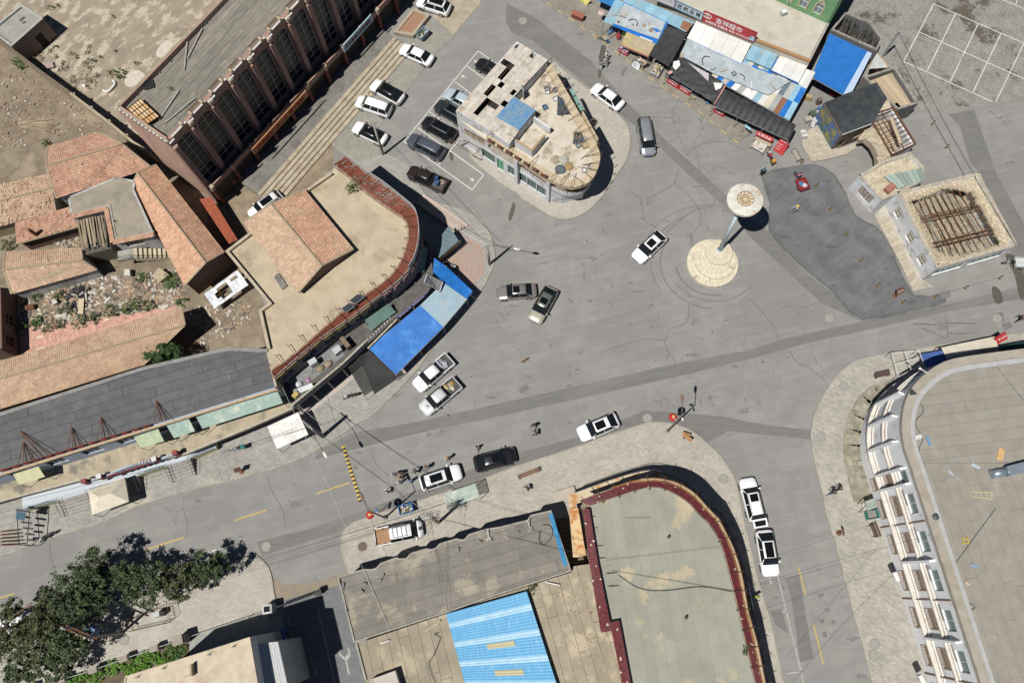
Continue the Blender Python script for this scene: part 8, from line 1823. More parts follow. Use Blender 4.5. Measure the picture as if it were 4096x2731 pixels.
def car(kind,t1,front,rear,col,label,roof=None,sun=None,zref=.7,hood=None,rails=None,gm=None,load=None,group=None):
 k=KIND[kind];A=P(t1,*front,zref);B_=P(t1,*rear,zref);d=A-B_;c=(A+B_)/2;z0=0.0
 th=TH('parked_car'if kind not in('van','pickup','truck')else{'van':'parked_van','pickup':'pickup_truck','truck':'pickup_truck'}[kind],label,{'van':'van','pickup':'pickup truck','truck':'pickup truck'}.get(kind,'car'),VC((c.x,c.y,z0)),AT(d),group)
 L,W,H_=k['L'],k['W'],k['H'];hw=W/2;pm=PAINT[col];rm=PAINT[roof]if roof else pm;X=lambda f:L/2-f*L
 pick=kind in('pickup','truck')
 st=[(.0,.62,.38,k['hood']*.72),(.015,.78,.26,k['hood']*.82),(.055,.91,.22,k['hood']*.92),(.12,.985,.2,k['hood']*.97),(k['ws'][0],1.0,.2,k['belt']*.985),(.45,1.0,.2,k['belt']),(.62,1.0,.2,k['belt']),(.8,1.0,.2,k['belt']),(k['rw'][1]if not pick else .9,.985,.2,k['trunk']),(.955,.93,.22,k['trunk']*.985),(.985,.80,.28,k['trunk']*.92),(1.0,.58,.4,k['trunk']*.78)]
 if pick:st=[s for s in st if s[0]<=.62]+[(k['rw'][1],1.0,.2,k['belt'])]
 st=sorted(set(st));vs=[];fs=[];prof=[(-.8,0,1),(-1,.18,0),(-1.0,.62,0),(-.965,.9,0),(-.88,1.0,0),(-.45,1.018,0),(0,1.022,0),(.45,1.018,0),(.88,1.0,0),(.965,.9,0),(1.0,.62,0),(1,.18,0),(.8,0,1)]
 for f,wf,zl,zt in st:
  for(y,h,_)in prof:vs.append((X(f),y*hw*wf,zl+(zt-zl)*h))
 n=len(prof)
 for i in rn(len(st)-1):
  for j in rn(n-1):fs.append((i*n+j,(i+1)*n+j,(i+1)*n+j+1,i*n+j+1))
  fs.append((i*n+n-1,(i+1)*n+n-1,(i+1)*n,i*n))
 fs.append(tuple(rn(n)));fs.append(tuple((len(st)-1)*n+j for j in rn(n-1,-1,-1)))
 MB().add(vs,fs).bl('body',pm if not hood else[pm],th,smooth=True)
 xa,xb,xc,xd=X(k['ws'][0]),X(k['ws'][1]),X(k['rw'][0]),X(k['rw'][1]);zb=k['belt']-.03;zr=H_;wb=hw*.93;wr=hw*.74
 cv=[];xs=[(xa,wb,zb,zb),(lq(xa,xb,.5),lq(wb,wr,.35),zb,lq(zb,zr,.56)),(xb,wr,zb,zr-.03),(lq(xb,xc,.33),wr*1.01,zb,zr),(lq(xb,xc,.7),wr*1.0,zb,zr-.01),(xc,wr*.97,zb,zr-.05),(lq(xc,xd,.5),lq(wb,wr,.4)*.98,zb,lq(zb,zr,.5)),(xd,wb*.96,zb,zb)]
 pr=[(1,0),(.985,.25),(.9,.62),(.82,.86),(.7,.965),(.4,1.0),(0,1.012)]
 full=[(-a,b)for a,b in pr]+[(a,b)for a,b in pr[::-1][1:]]
 for(x,w,z0_,zt)in xs:
  for(y,h)in full:
   ww=hw*.93*(1-h)+w*h if True else w
   cv.append((x,y/(1-.18*0)*ww*(1 if h<.5 else 1.0),z0_+(zt-z0_)*h))
 m=len(full);cf=[(i*m+j,(i+1)*m+j,(i+1)*m+j+1,i*m+j+1)for i in rn(len(xs)-1)for j in rn(m-1)]
 MB().add(cv,cf).bl('cabin',rm,th,smooth=True)
 G=gm or M14;ob=lambda mb,nm,mt,par=th,**kw:mb.bd(nm,mt,par,wc=False,**kw)
 e=.022
 ob(MB().add([(lq(xa,xb,.04),y*wb*.96,lq(zb,zr,.04)+e*1.6)for y in(-1,1)]+[(lq(xa,xb,.97)+.01,y*wr*.97,lq(zb,zr,.95)+e*1.9)for y in(1,-1)]+[(lq(xa,xb,.5)+.0,0,lq(zb,zr,.53)+e*2.6)],[(0,1,4),(1,2,4),(2,3,4),(3,0,4)]),'windshield',G)
 ob(MB().add([(lq(xd,xc,.08),y*wb*.92,lq(zb,zr,.08)+e*1.6)for y in(1,-1)]+[(lq(xd,xc,.95),y*wr*.93,lq(zb,zr,.93)+e*1.8)for y in(-1,1)],[(0,1,2,3)]),'rear_window',G)
 nside=3 if kind in('van','mpv','bigsuv')else 2
 for s in(-1,1):
  for q in rn(nside):
   u0=q/nside+.012;u1=(q+1)/nside-.012;x0b=lq(lq(xa,xb,.3),lq(xd,xc,.3),u0);x1b=lq(lq(xa,xb,.3),lq(xd,xc,.3),u1);x0t=lq(xb,xc,u0);x1t=lq(xb,xc,u1)
   yb=lambda h:(hw*.93*(1-h)+wr*h)*{.12:.995,.86:.83}[h]+e*1.3
   pts=[(x0b,s*yb(.12),lq(zb,zr,.12)),(x1b,s*yb(.12),lq(zb,zr,.12)),(x1t,s*yb(.86),lq(zb,zr,.86)),(x0t,s*yb(.86),lq(zb,zr,.86))]
   ob(MB().add(pts,[(0,1,2,3)if s<0 else(3,2,1,0)]),'side_window',G)
  ob(MB().box((xa-.25,s*(hw+.05),k['belt']+.03),(.13,.24,.13)),'mirror',pm if col!='white'or roof is None else rm)
  ob(MB().add([(X(.02),s*hw*.55,k['hood']*.80),(X(.012),s*hw*.78,k['hood']*.74),(X(.075),s*hw*.955,k['hood']*.90),(X(.085),s*hw*.8,k['hood']*.955)],[(0,1,2,3)if s>0 else(3,2,1,0)]),'headlight',M39)
  if not pick:ob(MB().box((X(.978),s*hw*.74,k['trunk']*.8),(.1,hw*.3,.12)),'tail_light',M75)
  for xf in(.18,.80):
   r=.35;y=s*(hw-.1);w=ob(MB().tube((X(xf),y-.11*s,r),(X(xf),y+.115*s,r),r,n=18),'wheel',M86);MB().tube((X(xf),y+.10*s,r),(X(xf),y+.122*s,r),r*.62,n=12).bl('rim',M65,w)
  if(rails if rails is not None else k['rails']):ob(MB().bar((xb-.05,s*wr*.83,zr+.035),(xc+.1,s*wr*.80,zr+.02),.045,.04),'roof_rail',M73)
 ob(MB().box((X(.006),0,.5),(.06,hw*1.1,.16)),'grille',M85);ob(MB().box((X(-.002),0,.42),(.02,.44,.13)),'number_plate',M62)
 if not pick:ob(MB().box((X(.996),0,.6),(.03,.44,.13)),'number_plate',M62);ob(MB().box((X(.992),0,.36),(.1,hw*1.45,.16)),'bumper',M85)
 if sun:
  s0,s1=sun;x0,x1=lq(xb,xc,s0),lq(xb,xc,s1);zz=zr+.018;ob(MB().add([(x0,-wr*.62,zz-.012),(x1,-wr*.62,zz-.01),(x1,0,zz+.012),(x1,wr*.62,zz-.01),(x0,wr*.62,zz-.012),(x0,0,zz+.01)],[(0,5,2,1)[::-1],(5,4,3,2)[::-1]]),'sunroof',M74)
 if roof is None and kind in('van','mpv','bigsuv'):
  for y in(-.5,-.25,0,.25,.5):ob(MB().box((lq(xb,xc,.55),y*wr,zr+.012),((xb-xc)*.8,.035,.02)),'roof_rib',rm)
 if pick:
  x0,x1=X(k['rw'][1]+.008),X(.985);zt=k['trunk']+.02;yb=hw*.97
  ob(MB().box(((x0+x1)/2,0,.62),(x0-x1,yb*2,.08)),'bed_floor',mat('bed_liner',(.06,.06,.06),(.09,.085,.08),scl=5)if kind=='pickup'else mat('plywood_bed',(.34,.2,.11),(.27,.16,.09),scl=3))
  for s in(-1,1):ob(MB().box(((x0+x1)/2,s*(yb-.04),(.3+zt)/2),(x0-x1,.1,zt-.3)),'bed_side',pm);ob(MB().box((x1-.03,s*(yb-.1),.85),(.06,.16,.3)),'tail_light',M75)
  ob(MB().box((x1,0,(.45+zt)/2),(.07,yb*2,zt-.45)),'tailgate',pm);ob(MB().box((x1-.08,0,.42),(.12,yb*1.7,.16)),'bumper',M85);ob(MB().box((x0+.04,0,zt-.1),(.06,yb*1.9,.3)),'bed_front',pm)
  if kind=='pickup':
   for s in(-1,1):ob(MB().bar((x0-.1,s*yb*.8,zt),(x0-.1,s*yb*.8,H_+.0),.05),'sport_bar',M85)
   ob(MB().bar((x0-.1,-yb*.8,H_),(x0-.1,yb*.8,H_),.06),'sport_bar',M85)
  if kind=='truck':
   for y in(-.5,.5):ob(MB().bar((xb-.35,y,zr+.09),(xc+.3,y,zr+.09),.035),'roof_rack',M6)
   for u in(.15,.4,.65,.9):ob(MB().bar((lq(xb-.2,xc+.2,u),-.5,zr+.09),(lq(xb-.2,xc+.2,u),.5,zr+.09),.035),'roof_rack',M6)
   ob(MB().box((X(.06),0,k['hood']+.05),(.35,.34,.02)),'hood_vent',M85)
  if load:
   g=RR(load[1]);
   for q,(nm,colr,sz,lab)in en(load[0]):
    mm=mat('load_%s_%d'%(nm,int(colr[0]*1000)+int(colr[1]*100)),colr,tuple(v*.7 for v in colr),scl=6,bump=.5);p=(lq(x0,x1,.2+.62*((q*.37)%1)),(-.45+.9*((q*.53+.1)%1)),.68);R_=MX.Rotation(th.rotation_euler[2],3,'Z');w=R_@VC(p)+F0(c)
    if nm=='barrel':
     o=TH('barrel',lab,'barrel',w);MB().lathe((0,0,0),[(.26,0),(.29,.35),(.26,.7),(.2,.72)],14).bl('drum',mm,o);MB().lathe((0,0,.72),[(.2,0),(.2,.02)],12).bl('lid',mm,o)
    else:
     b=MB().lathe((0,0,0),[(.7,0),(1,.25),(.8,.6),(.3,.8)],10);b.v=[(v[0]*sz*g.uniform(.75,1.2)+w.x,v[1]*sz*g.uniform(.75,1.2)+w.y,v[2]*sz*g.uniform(.7,1.1)+w.z)for v in b.v];pp(b.bd(nm,mm),lab,nm)
 return th
car('suv','01',(1500,5),(1790,95),'white','white off-roader with black roof racks beside the brick planter',rails=1,sun=(.08,.9))
car('sedan','01',(1362,430),(1620,545),'white','white saloon with a window sticker at the planter end of the steps')
car('coupe_suv','01',(1098,750),(1360,895),'white','white crossover with glossy black roof parked beside the long steps',roof='black',sun=(.05,.9))
car('mpv','01',(965,905),(1248,1000),'white','white ribbed-roof people carrier between the black-roofed crossover and a saloon')
car('sedan','01',(925,1122),(1220,1262),'white','white saloon with black glass roof parked next to the utility pole',roof='black',sun=(.05,.95))
car('sedan','01',(2050,560),(2290,690),'black','black saloon half hidden under the wedge building roof edge')
car('sedan','01',(1772,830),(2010,955),'ice','pale ice-blue saloon parked in the bays beside the wedge building')
car('suv','01',(1675,935),(1930,1085),'dgrey','dark grey crossover between the ice-blue saloon and the black crossover',sun=(.1,.6))
car('suv','01',(1550,1080),(1835,1232),'black','black crossover in the painted bay next to the slate estate',sun=(.08,.85))
car('bigsuv','01',(1410,1232),(1745,1402),'slate','slate blue seven-seat off-roader with silver roof ribs in the end bay')
car('pickup','01',(1408,1525),(1765,1680),'maroonblack','black pickup with blue barrels and rubbish in its bed',load=([('barrel',(.04,.09,.22),.3,'blue plastic barrel at the cab end of the black pickup bed'),('barrel',(.05,.1,.2),.3,'second blue plastic barrel in the black pickup bed'),('sack',(.38,.3,.25),.38,'pale rubbish sack in the black pickup bed'),('sack',(.1,.14,.24),.3,'dark blue bag in the black pickup bed'),('sack',(.45,.36,.2),.3,'tan bag by the tailgate of the black pickup')],4))
car('sedan','02',(838,775),(1088,955),'white','white saloon driving past the wedge building towards the market stalls')
car('van','02',(1335,1395),(1283,1075),'silver','silver van with ribbed roof facing the plaza near the market')
car('coupe_suv','12',(1222,755),(1455,535),'white','white crossover with black sunroof crossing the open plaza alone',sun=(.1,.7))
car('sedan','o',(1143,673),(1230,666),'bronze','bronze grey saloon meeting a champagne crossover on the plaza',sun=(.05,.55))
car('coupe_suv','12',(308,1300),(462,1025),'champ','champagne crossover with grey-green roof beside the bronze saloon',roof='sage',sun=(.2,.65))
car('pickup','21',(1493,335),(1790,80),'white','white pickup carrying a grey tarpaulin, parked above the silver pickup',load=([('tarpaulin',(.36,.38,.42),.55,'crumpled grey tarpaulin in the white pickup bed'),('tarpaulin',(.42,.44,.48),.45,'pale tarpaulin folds in the white pickup bed')],5))
car('pickup','21',(1545,550),(1862,285),'pearl','silver white pickup with a star emblem on its bonnet and a loaded bed',rails=0,load=([('bundle',(.55,.45,.22),.4,'tan bundle in the star pickup bed'),('bundle',(.6,.55,.45),.35,'cream cloth bundle in the star pickup bed'),('bundle',(.5,.33,.04),.25,'yellow helmet in the star pickup bed'),('bundle',(.12,.14,.08),.3,'dark green bag in the star pickup bed'),('bundle',(.42,.34,.24),.35,'brown sack near the tailgate of the star pickup')],6))
car('suv','21',(1890,1082),(1528,1200),'white','white crossover at the kerb beside a crowd of people',sun=(.15,.75))
car('coupe_suv','o',(1186,1043),(1088,1067),'black','black crossover parked at the kerb in front of the white crossover',sun=(.05,.5))
car('coupe_suv','22',(708,762),(1050,615),'white','white crossover with dark tailgate parked by the rounded pavement',sun=(.08,.75))
car('suv','o',(1716,1104),(1738,1190),'white','white off-roader with its tailgate open in the side street',sun=(.05,.4))
car('coupe_suv','33',(182,575),(118,198),'white','white crossover with long glass roof parked behind the open tailgate',sun=(.02,.95))
car('truck','31',(1560,178),(1105,270),'white','white double-cab truck with roof rack and plywood bed on the pavement')
car('suv','11',(12,375),(275,185),'white','white crossover in the shaded alley beside the roof hut building',sun=(.1,.75))
car('suv','30',(60,1030),(300,960),'white','white car under the trees beside the kerb')
def open_tailgate():
 th=[o for o in BD.objects if o.get('label','').startswith('white off-roader with its tailgate open')][0]
 MB().box((-2.55,.0,1.55),(.9,1.5,.06),M=MX.Rotation(R(-14),3,'Y')).bl('tailgate',PAINT['white'],th);MB().add([(-2.3,-.6,1.66),(-2.3,.6,1.66),(-2.85,.55,1.53),(-2.85,-.55,1.53)],[(0,1,2,3)]).bl('tailgate_window',M14,th);MB().box((-2.1,0,.8),(.3,1.3,.1)).bd('boot_floor',mat('boot_carpet',(.35,.27,.17)),th,wc=False)
open_tailgate()
def emblem():
 th=[o for o in BD.objects if'star emblem'in o.get('label','')][0];mb=MB();m=mat('emblem_violet',(.05,.035,.14));z=1.065;c=(1.72,0)
 k=[(c[0]+(.2 if i%2==0 else .08)*cos(pi+i*pi/5),c[1]+(.2 if i%2==0 else .08)*sin(pi+i*pi/5),z)for i in rn(10)];mb.add(k+[(c[0],c[1],z+.004)],[(i,(i+1)%10,10)for i in rn(10)])
 for i in rn(20):
  if i%4==3:continue
  a0,a1=i*.314,(i+1)*.314;mb.add([(c[0]+r*cos(a),c[1]+r*sin(a),z)for r,a in((.27,a0),(.31,a0),(.31,a1),(.27,a1))],[(0,1,2,3)])
 mb.bl('star_emblem',m,th)
emblem()
def motorcycle(t1,front,rear,col,label,z=.0,name='motorcycle',box=None):
 A=P(t1,*front,z+.4);B_=P(t1,*rear,z+.4);d=A-B_;c=(A+B_)/2;th=TH(name,label,'motorcycle',VC((c.x,c.y,z)),AT(d));m=mat('bike_%s'%label[:14].replace(' ','_'),col,rgh=.35,coat=.3);ob=lambda mb,nm,mt,par=th:mb.bl(nm,mt,par)
 for x in(.65,-.65):
  w=ob(MB().tube((x,-.06,.3),(x,.06,.3),.3,n=18),'wheel',M86);MB().tube((x,-.065,.3),(x,.065,.3),.18,n=12).bl('rim',M65,w)
 ob(MB().bar((.62,0,.35),(.45,0,.95),.09),'fork',M73);ob(MB().bar((-.65,0,.35),(.35,0,.6),.16,.2),'frame',M85)
 b=MB().lathe((0,0,0),[(.12,-.14),(.2,0),(.16,.12),(.05,.17)],10);b.v=[(v[0]*1.5+.2,v[1]*.9,v[2]+.82)for v in b.v];ob(b,'fuel_tank',m)
 ob(MB().box((-.32,0,.82),(.75,.26,.1)),'seat',M85);ob(MB().bar((.42,-.36,1.0),(.42,.36,1.0),.04),'handlebar',M73);ob(MB().box((.58,0,.85),(.14,.2,.2)),'headlight',M39);ob(MB().box((-.78,0,.7),(.3,.16,.06)),'rear_mudguard',m)
 for s in(-1,1):ob(MB().bar((.42,s*.28,1.0),(.36,s*.34,1.2),.02),'mirror',M85)
 if box:ob(MB().box((-.72,0,.98),(.4,.42,.34)),'top_box',mat('box_'+label[:10].replace(' ','_'),box,rgh=.6))
 return th
motorcycle('21',(830,435),(985,390),(.03,.03,.03),'black motorcycle parked on the pavement below the black net',.12)
motorcycle('20',(2065,895),(2200,870),(.28,.33,.36),'grey motorcycle with teal box on the pavement by the porch end',.12,box=(.03,.2,.2))
motorcycle('03',(152,1310),(195,1412),(.28,.02,.02),'red motorcycle parked by the red menu board',0,box=(.45,.22,.03))
motorcycle('30',(380,285),(480,225),(.02,.02,.02),'black motorcycle at the kerb near the steel frame stairs',.12)
motorcycle('11',(1840,835),(1755,800),(.12,.13,.14),'grey scooter in the shadow beside the blue shed roof',.12)
def tricycle(t1,front,rear,col,label,load=True):
 A=P(t1,*front,.5);B_=P(t1,*rear,.5);d=A-B_;c=(A+B_)/2;th=TH('cargo_tricycle',label,'tricycle',F0(c),AT(d));m=mat('trike_'+label[:5],col,tuple(v*.8 for v in col),scl=4,rgh=.5);ob=lambda mb,nm,mt,par=th:mb.bl(nm,mt,par)
 for(x,y)in((1.2,0),(-.7,.55),(-.7,-.55)):
  w=ob(MB().tube((x,y-.06,.28),(x,y+.06,.28),.28,n=16),'wheel',M86);MB().tube((x,y-.065,.28),(x,y+.065,.28),.16,n=10).bl('rim',M65,w)
 ob(MB().box((-.55,0,.55),(1.45,1.15,.06)),'cargo_floor',m)
 for s in(-1,1):ob(MB().box((-.55,s*.58,.72),(1.5,.05,.38)),'cargo_side',m);ob(MB().box((-.55+s*.74,0,.72),(.05,1.2,.38)),'cargo_side',m)
 ob(MB().bar((1.2,0,.3),(.95,0,1.0),.08),'fork',M73);ob(MB().bar((.95,-.34,1.02),(.95,.34,1.02),.04),'handlebar',M73);ob(MB().box((.5,0,.78),(.55,.3,.14)),'seat',M85);ob(MB().box((.9,0,.6),(.2,.3,.5)),'front_shield',m);ob(MB().bar((.25,0,.5),(1.1,0,.5),.12),'frame',M85)
 if load:
  R_=MX.Rotation(th.rotation_euler[2],3,'Z')
  for i,(x,y,cc)in en(((-.4,.1,(.06,.16,.3)),(-.7,-.2,(.45,.45,.48)))):
   w=R_@VC((x,y,.6))+c;b=MB().lathe((0,0,0),[(.7,0),(1,.2),(.6,.45)],9);b.v=[(v[0]*.33*ru(.8,1.2)+w.x,v[1]*.3+w.y,v[2]*.4+.6)for v in b.v];pp(b.bd('sack',mat('trike_sack%d'%i,cc)),'%s sack in the cargo bed of the red tricycle'%('blue'if i==0 else'pale grey'),'sack')
tricycle('13',(395,-15),(465,125),(.25,.03,.035),'red cargo tricycle with sacks on the dark asphalt')
tricycle('13',(2190,750),(2370,760),(.5,.52,.52),'white cargo tricycle at the roadside beside the straw-roofed building',False)
HUM={}
def figure(pose):
 if pose in HUM:return HUM[pose]
 J={};E=[];rad={}
 def j(n,p,r,par=None,part=2):
  J[n]=(VC(p),r,part);
  if par:E.append((par,n))
 sw={'walk':.30,'walk2':.22,'stand':.04,'sit':0}[pose];sit=pose=='sit';hz=.46 if sit else .92
 j('pelvis',(0,0,hz),(.15,.12),None,3);j('waist',(.01,0,hz+.16),(.165,.135),'pelvis',2);j('chest',(.02,0,hz+.36),(.20,.15),'waist',2);j('collar',(.02,0,hz+.50),(.10,.09),'chest',2);j('neck',(.03,0,hz+.57),(.055,.055),'collar',0);j('jaw',(.055,0,hz+.65),(.075,.085),'neck',0);j('face',(.05,0,hz+.72),(.085,.095),'jaw',0);j('crown',(.03,0,hz+.80),(.08,.09),'face',1)
 for s,sg in(('l',1),('r',-1)):
  k=sg*sw
  j('sh'+s,(.02,sg*.2,hz+.45),(.09,.085),'chest',2);j('el'+s,(.02-k*.45+(.12 if sit else-.02),sg*.27,hz+.2),(.062,.06),'sh'+s,2);j('wr'+s,(.10-k*.7+(.2 if sit else .05),sg*.25,hz-.02),(.04,.036),'el'+s,2);j('pa'+s,(.12-k*.75+(.22 if sit else .05),sg*.25,hz-.09),(.036,.022),'wr'+s,0)
  pa=J['pa'+s][0]
  for q,(dx,dz,ln)in en(((.03,-.03,.045),(.025,-.05,.07),(.008,-.055,.08),(-.01,-.053,.072),(-.026,-.045,.055))):
   a=pa+VC((dx,-sg*.01 if q else-sg*.03,dz));j('f%d%s'%(q,s),a,(.011,.011),'pa'+s,0);j('g%d%s'%(q,s),a+VC((dx*.3+.008,-sg*.012,-ln*.55)),(.009,.009),'f%d%s'%(q,s),0)
  if sit:j('hi'+s,(.05,sg*.1,.46),(.1,.1),'pelvis',3);j('kn'+s,(.45,sg*.12,.48),(.07,.07),'hi'+s,3);j('an'+s,(.46,sg*.12,.1),(.045,.045),'kn'+s,3);j('to'+s,(.62,sg*.13,.04),(.045,.035),'an'+s,4)
  else:j('hi'+s,(k*.1,sg*.095,.84),(.105,.105),'pelvis',3);j('kn'+s,(k*.75+.04,sg*.1,.48),(.07,.07),'hi'+s,3);j('an'+s,(k*1.25-.02-max(0,-k)*.3,sg*.1,.09+max(0,-k)*.25),(.047,.047),'kn'+s,3);j('to'+s,(k*1.25+.15-max(0,-k)*.3,sg*.11,.045+max(0,-k)*.1),(.045,.035),'an'+s,4)
 names=list(J);idx={n:i for i,n in en(names)};me=BD.meshes.new('fig');me.from_pydata([J[n][0]for n in names],[(idx[a],idx[b])for a,b in E],[])
 o=BD.objects.new('fig',me);COL.objects.link(o);sk=o.modifiers.new('s','SKIN');sk.use_smooth_shade=True;o.modifiers.new('u','SUBSURF').levels=1
 for i,n in en(names):me.skin_vertices[0].data[i].radius=J[n][1];me.skin_vertices[0].data[i].use_root=(n=='pelvis')
 bpy.context.view_layer.update();em=BD.meshes.new_from_object(o.evaluated_get(bpy.context.evaluated_depsgraph_get()));BD.objects.remove(o)
 em.materials.clear()
 for i in rn(5):em.materials.append(None)
 segs=[(J[a][0],J[b][0],J[b][2])for a,b in E]
 for p in em.polygons:
  c=p.center;best=None
  for a,b,pt in segs:
   ab=b-a;t=max(0,min(1,(c-a).dot(ab)/max(1e-9,ab.length_squared)));dd=(c-(a+ab*t)).length
   if best is None or dd<best[0]:best=(dd,pt)
  pt=best[1]
  if pt in(0,1)and c.z>hz+.69 and(c.x<.06 or c.z>hz+.80):pt=1
  p.material_index=pt;p.use_smooth=True
 HUM[pose]=em;return em
SKIN=mat('skin',(.42,.26,.18),rgh=.6);HAIRB=mat('black_hair',(.012,.011,.01),rgh=.5)
def cloth(c):return mat('cloth_%d_%d_%d'%tuple(int(v*255)for v in c),c,tuple(v*.8 for v in c),scl=14)
def psn(t1,x,y,head,pose,top,legs,label,hat=None,z=0.0,shoes=(.03,.03,.03)):
 me=figure(pose);o=BD.objects.new('person',me);COL.objects.link(o);o.location=P(t1,x,y,z+.0);o.rotation_euler=(0,0,R(head));s=ru(.94,1.03);o.scale=(s,s,s)
 for i,m in en((SKIN,HAIRB,cloth(top),cloth(legs),cloth(shoes))):o.material_slots[i].link='OBJECT';o.material_slots[i].material=m
 pp(o,label,'person')
 if hat:
  hz=.92 if pose!='sit'else .46;b=MB().lathe((.035,0,hz+.80),[(.17,-.005),(.18,.01),(.11,.02),(.1,.09),(.05,.12)],14);b.bd('hat',cloth(hat),o,wc=False)
 return o
W_,K_,N_=(.62,.62,.6),(.025,.025,.03),(.05,.07,.13)
for a in(('02',950,535,-60,'walk',W_,(.25,.25,.27),'pedestrian in white shirt walking past a damp streak near the stalls'),('02',945,590,-70,'walk2',(.40,.38,.33),(.3,.3,.3),'pedestrian in beige shirt beside the white-shirted walker'),('02',900,620,-110,'walk',(.16,.22,.28),(.55,.54,.52),'pedestrian in blue-grey jacket and pale trousers near the damp streak'),('03',100,1490,-100,'stand',(.10,.38,.55),K_,'person in a bright blue shirt standing by the noodle stall'),('13',2290,1250,200,'walk',(.10,.06,.05),K_,'person in dark brown jacket striding alg the right-hand road'),('22',302,688,-95,'walk2',K_,(.5,.4,.42),'person in black top on the road, walking beside another in black'),('22',320,755,185,'walk',(.035,.032,.03),(.04,.04,.04),'person all in black striding on the road below a companion'),('22',245,1248,200,'walk',K_,(.45,.48,.56),'person in black walking on the pavement below the long brown bench'),('23',690,1222,200,'walk',K_,(.08,.12,.22),'person in black and blue jeans on the curved pavement'),('23',745,1192,205,'walk',K_,K_,'person in black leading on the curved pavement'),('21',2035,885,-80,'walk2',(.42,.36,.26),(.2,.2,.2),'lone person in a tan top ahead of the black crossover'),('21',1772,980,-60,'stand',(.55,.53,.5),K_,'person in white top beside the white crossover roof',(.36,.26,.16)),('21',1590,1058,-90,'stand',(.5,.45,.5),(.3,.28,.3),'person in lilac top with a round brown hat by the white crossover',(.16,.09,.06)),('21',1492,1095,170,'walk',(.16,.12,.10),K_,'person in dark brown with a hat near the rear of the white crossover',(.1,.11,.14)),('21',1300,1120,-70,'stand',(.42,.43,.45),K_,'person in grey standing at the left of the street crowd'),('21',1355,1112,-100,'stand',(.18,.15,.12),K_,'person in dark jacket in the middle of the street crowd'),('21',1362,1145,-80,'stand',(.42,.2,.06),(.06,.06,.06),'person in orange brown top in the street crowd'),('21',1350,1190,-60,'stand',(.6,.6,.58),(.1,.1,.1),'person in white shirt at the front of the street crowd'),('21',1445,1182,100,'stand',(.14,.25,.42),K_,'person in blue shirt standing apart by the pole shadow'),('21',1240,1275,190,'walk2',(.55,.57,.6),(.4,.42,.46),'person in pale checked shirt walking towards the kerb'),('33',35,760,90,'stand',(.35,.5,.05),K_,'person in yellow-green top in the shade of the maroon rim building'),('02',832,1105,-80,'sit',(.03,.03,.03),K_,'person in black seated in the shade beside the wedge building'),('13',88,8,80,'stand',K_,K_,'dark-clad person standing near the red cargo tricycle'),('13',412,28,115,'sit',(.45,.2,.25),K_,'rider in pink top seated on the red cargo tricycle')):
 hat=a[8]if len(a)>8 else None;z=.12 if a[0]in('23',)or(a[0]=='22'and a[2]>1200)or a[0]=='33'or(a[0]=='02'and a[2]>1000)else 0
 if'rider'in a[7]:z=.38
 psn(a[0],a[1],a[2],a[3],a[4],a[5],a[6],a[7],hat,z)
psn('13',375,318,-150,'walk',(.38,.38,.47),(.12,.12,.12),'person in lilac jacket and yellow hat crossing the dark asphalt',(.6,.45,.05))
def dog():
 J=[('hip',(-.28,0,.42),(.085,.1)),('belly',(-.05,0,.41),(.085,.1)),('chest',(.2,0,.42),(.10,.13)),('neck',(.36,0,.54),(.06,.07)),('head',(.48,0,.60),(.065,.06)),('muzzle',(.62,0,.56),(.03,.03)),('tail1',(-.4,0,.45),(.03,.03)),('tail2',(-.58,0,.52),(.022,.022))]
 E=[('hip','belly'),('belly','chest'),('chest','neck'),('neck','head'),('head','muzzle'),('hip','tail1'),('tail1','tail2')]
 for s,g in(('l',1),('r',-1)):
  J+=[('sh'+s,(.2,g*.09,.33),(.055,.06)),('fe'+s,(.19,g*.09,.18),(.03,.03)),('fp'+s,(.22+g*.06,g*.09,.02),(.028,.022)),('th'+s,(-.26,g*.09,.32),(.06,.07)),('kn'+s,(-.2,g*.09,.22),(.038,.038)),('ho'+s,(-.33,g*.09,.13),(.026,.026)),('hp'+s,(-.3-g*.05,g*.09,.02),(.028,.022)),('ea'+s,(.44,g*.07,.68),(.018,.018))]
  E+=[('chest','sh'+s),('sh'+s,'fe'+s),('fe'+s,'fp'+s),('hip','th'+s),('th'+s,'kn'+s),('kn'+s,'ho'+s),('ho'+s,'hp'+s),('head','ea'+s)]
 ix={n[0]:i for i,n in en(J)};me=BD.meshes.new('dog');me.from_pydata([n[1]for n in J],[(ix[a],ix[b])for a,b in E],[]);o=BD.objects.new('tmp',me);COL.objects.link(o);o.modifiers.new('s','SKIN').use_smooth_shade=True;o.modifiers.new('u','SUBSURF').levels=1
 for i,n in en(J):me.skin_vertices[0].data[i].radius=n[2];me.skin_vertices[0].data[i].use_root=(i==0)
 bpy.context.view_layer.update();em=BD.meshes.new_from_object(o.evaluated_get(bpy.context.evaluated_depsgraph_get()));BD.objects.remove(o);em.materials.clear();em.materials.append(mat('brown_fur',(.26,.15,.07),(.12,.07,.035),scl=6))
 d=link('dog',em);d.location=P('22',222,97,0);d.rotation_euler=(0,0,R(215));d.scale=(.95,.95,.95);pp(d,'brown dog walking alone across the open road','dog')
dog()
M63=mat('concrete_pole',(.36,.34,.30),(.30,.285,.25),scl=3);M11=mat('brown_lamp_paint',(.17,.115,.085),(.14,.095,.07),scl=4,rgh=.6)
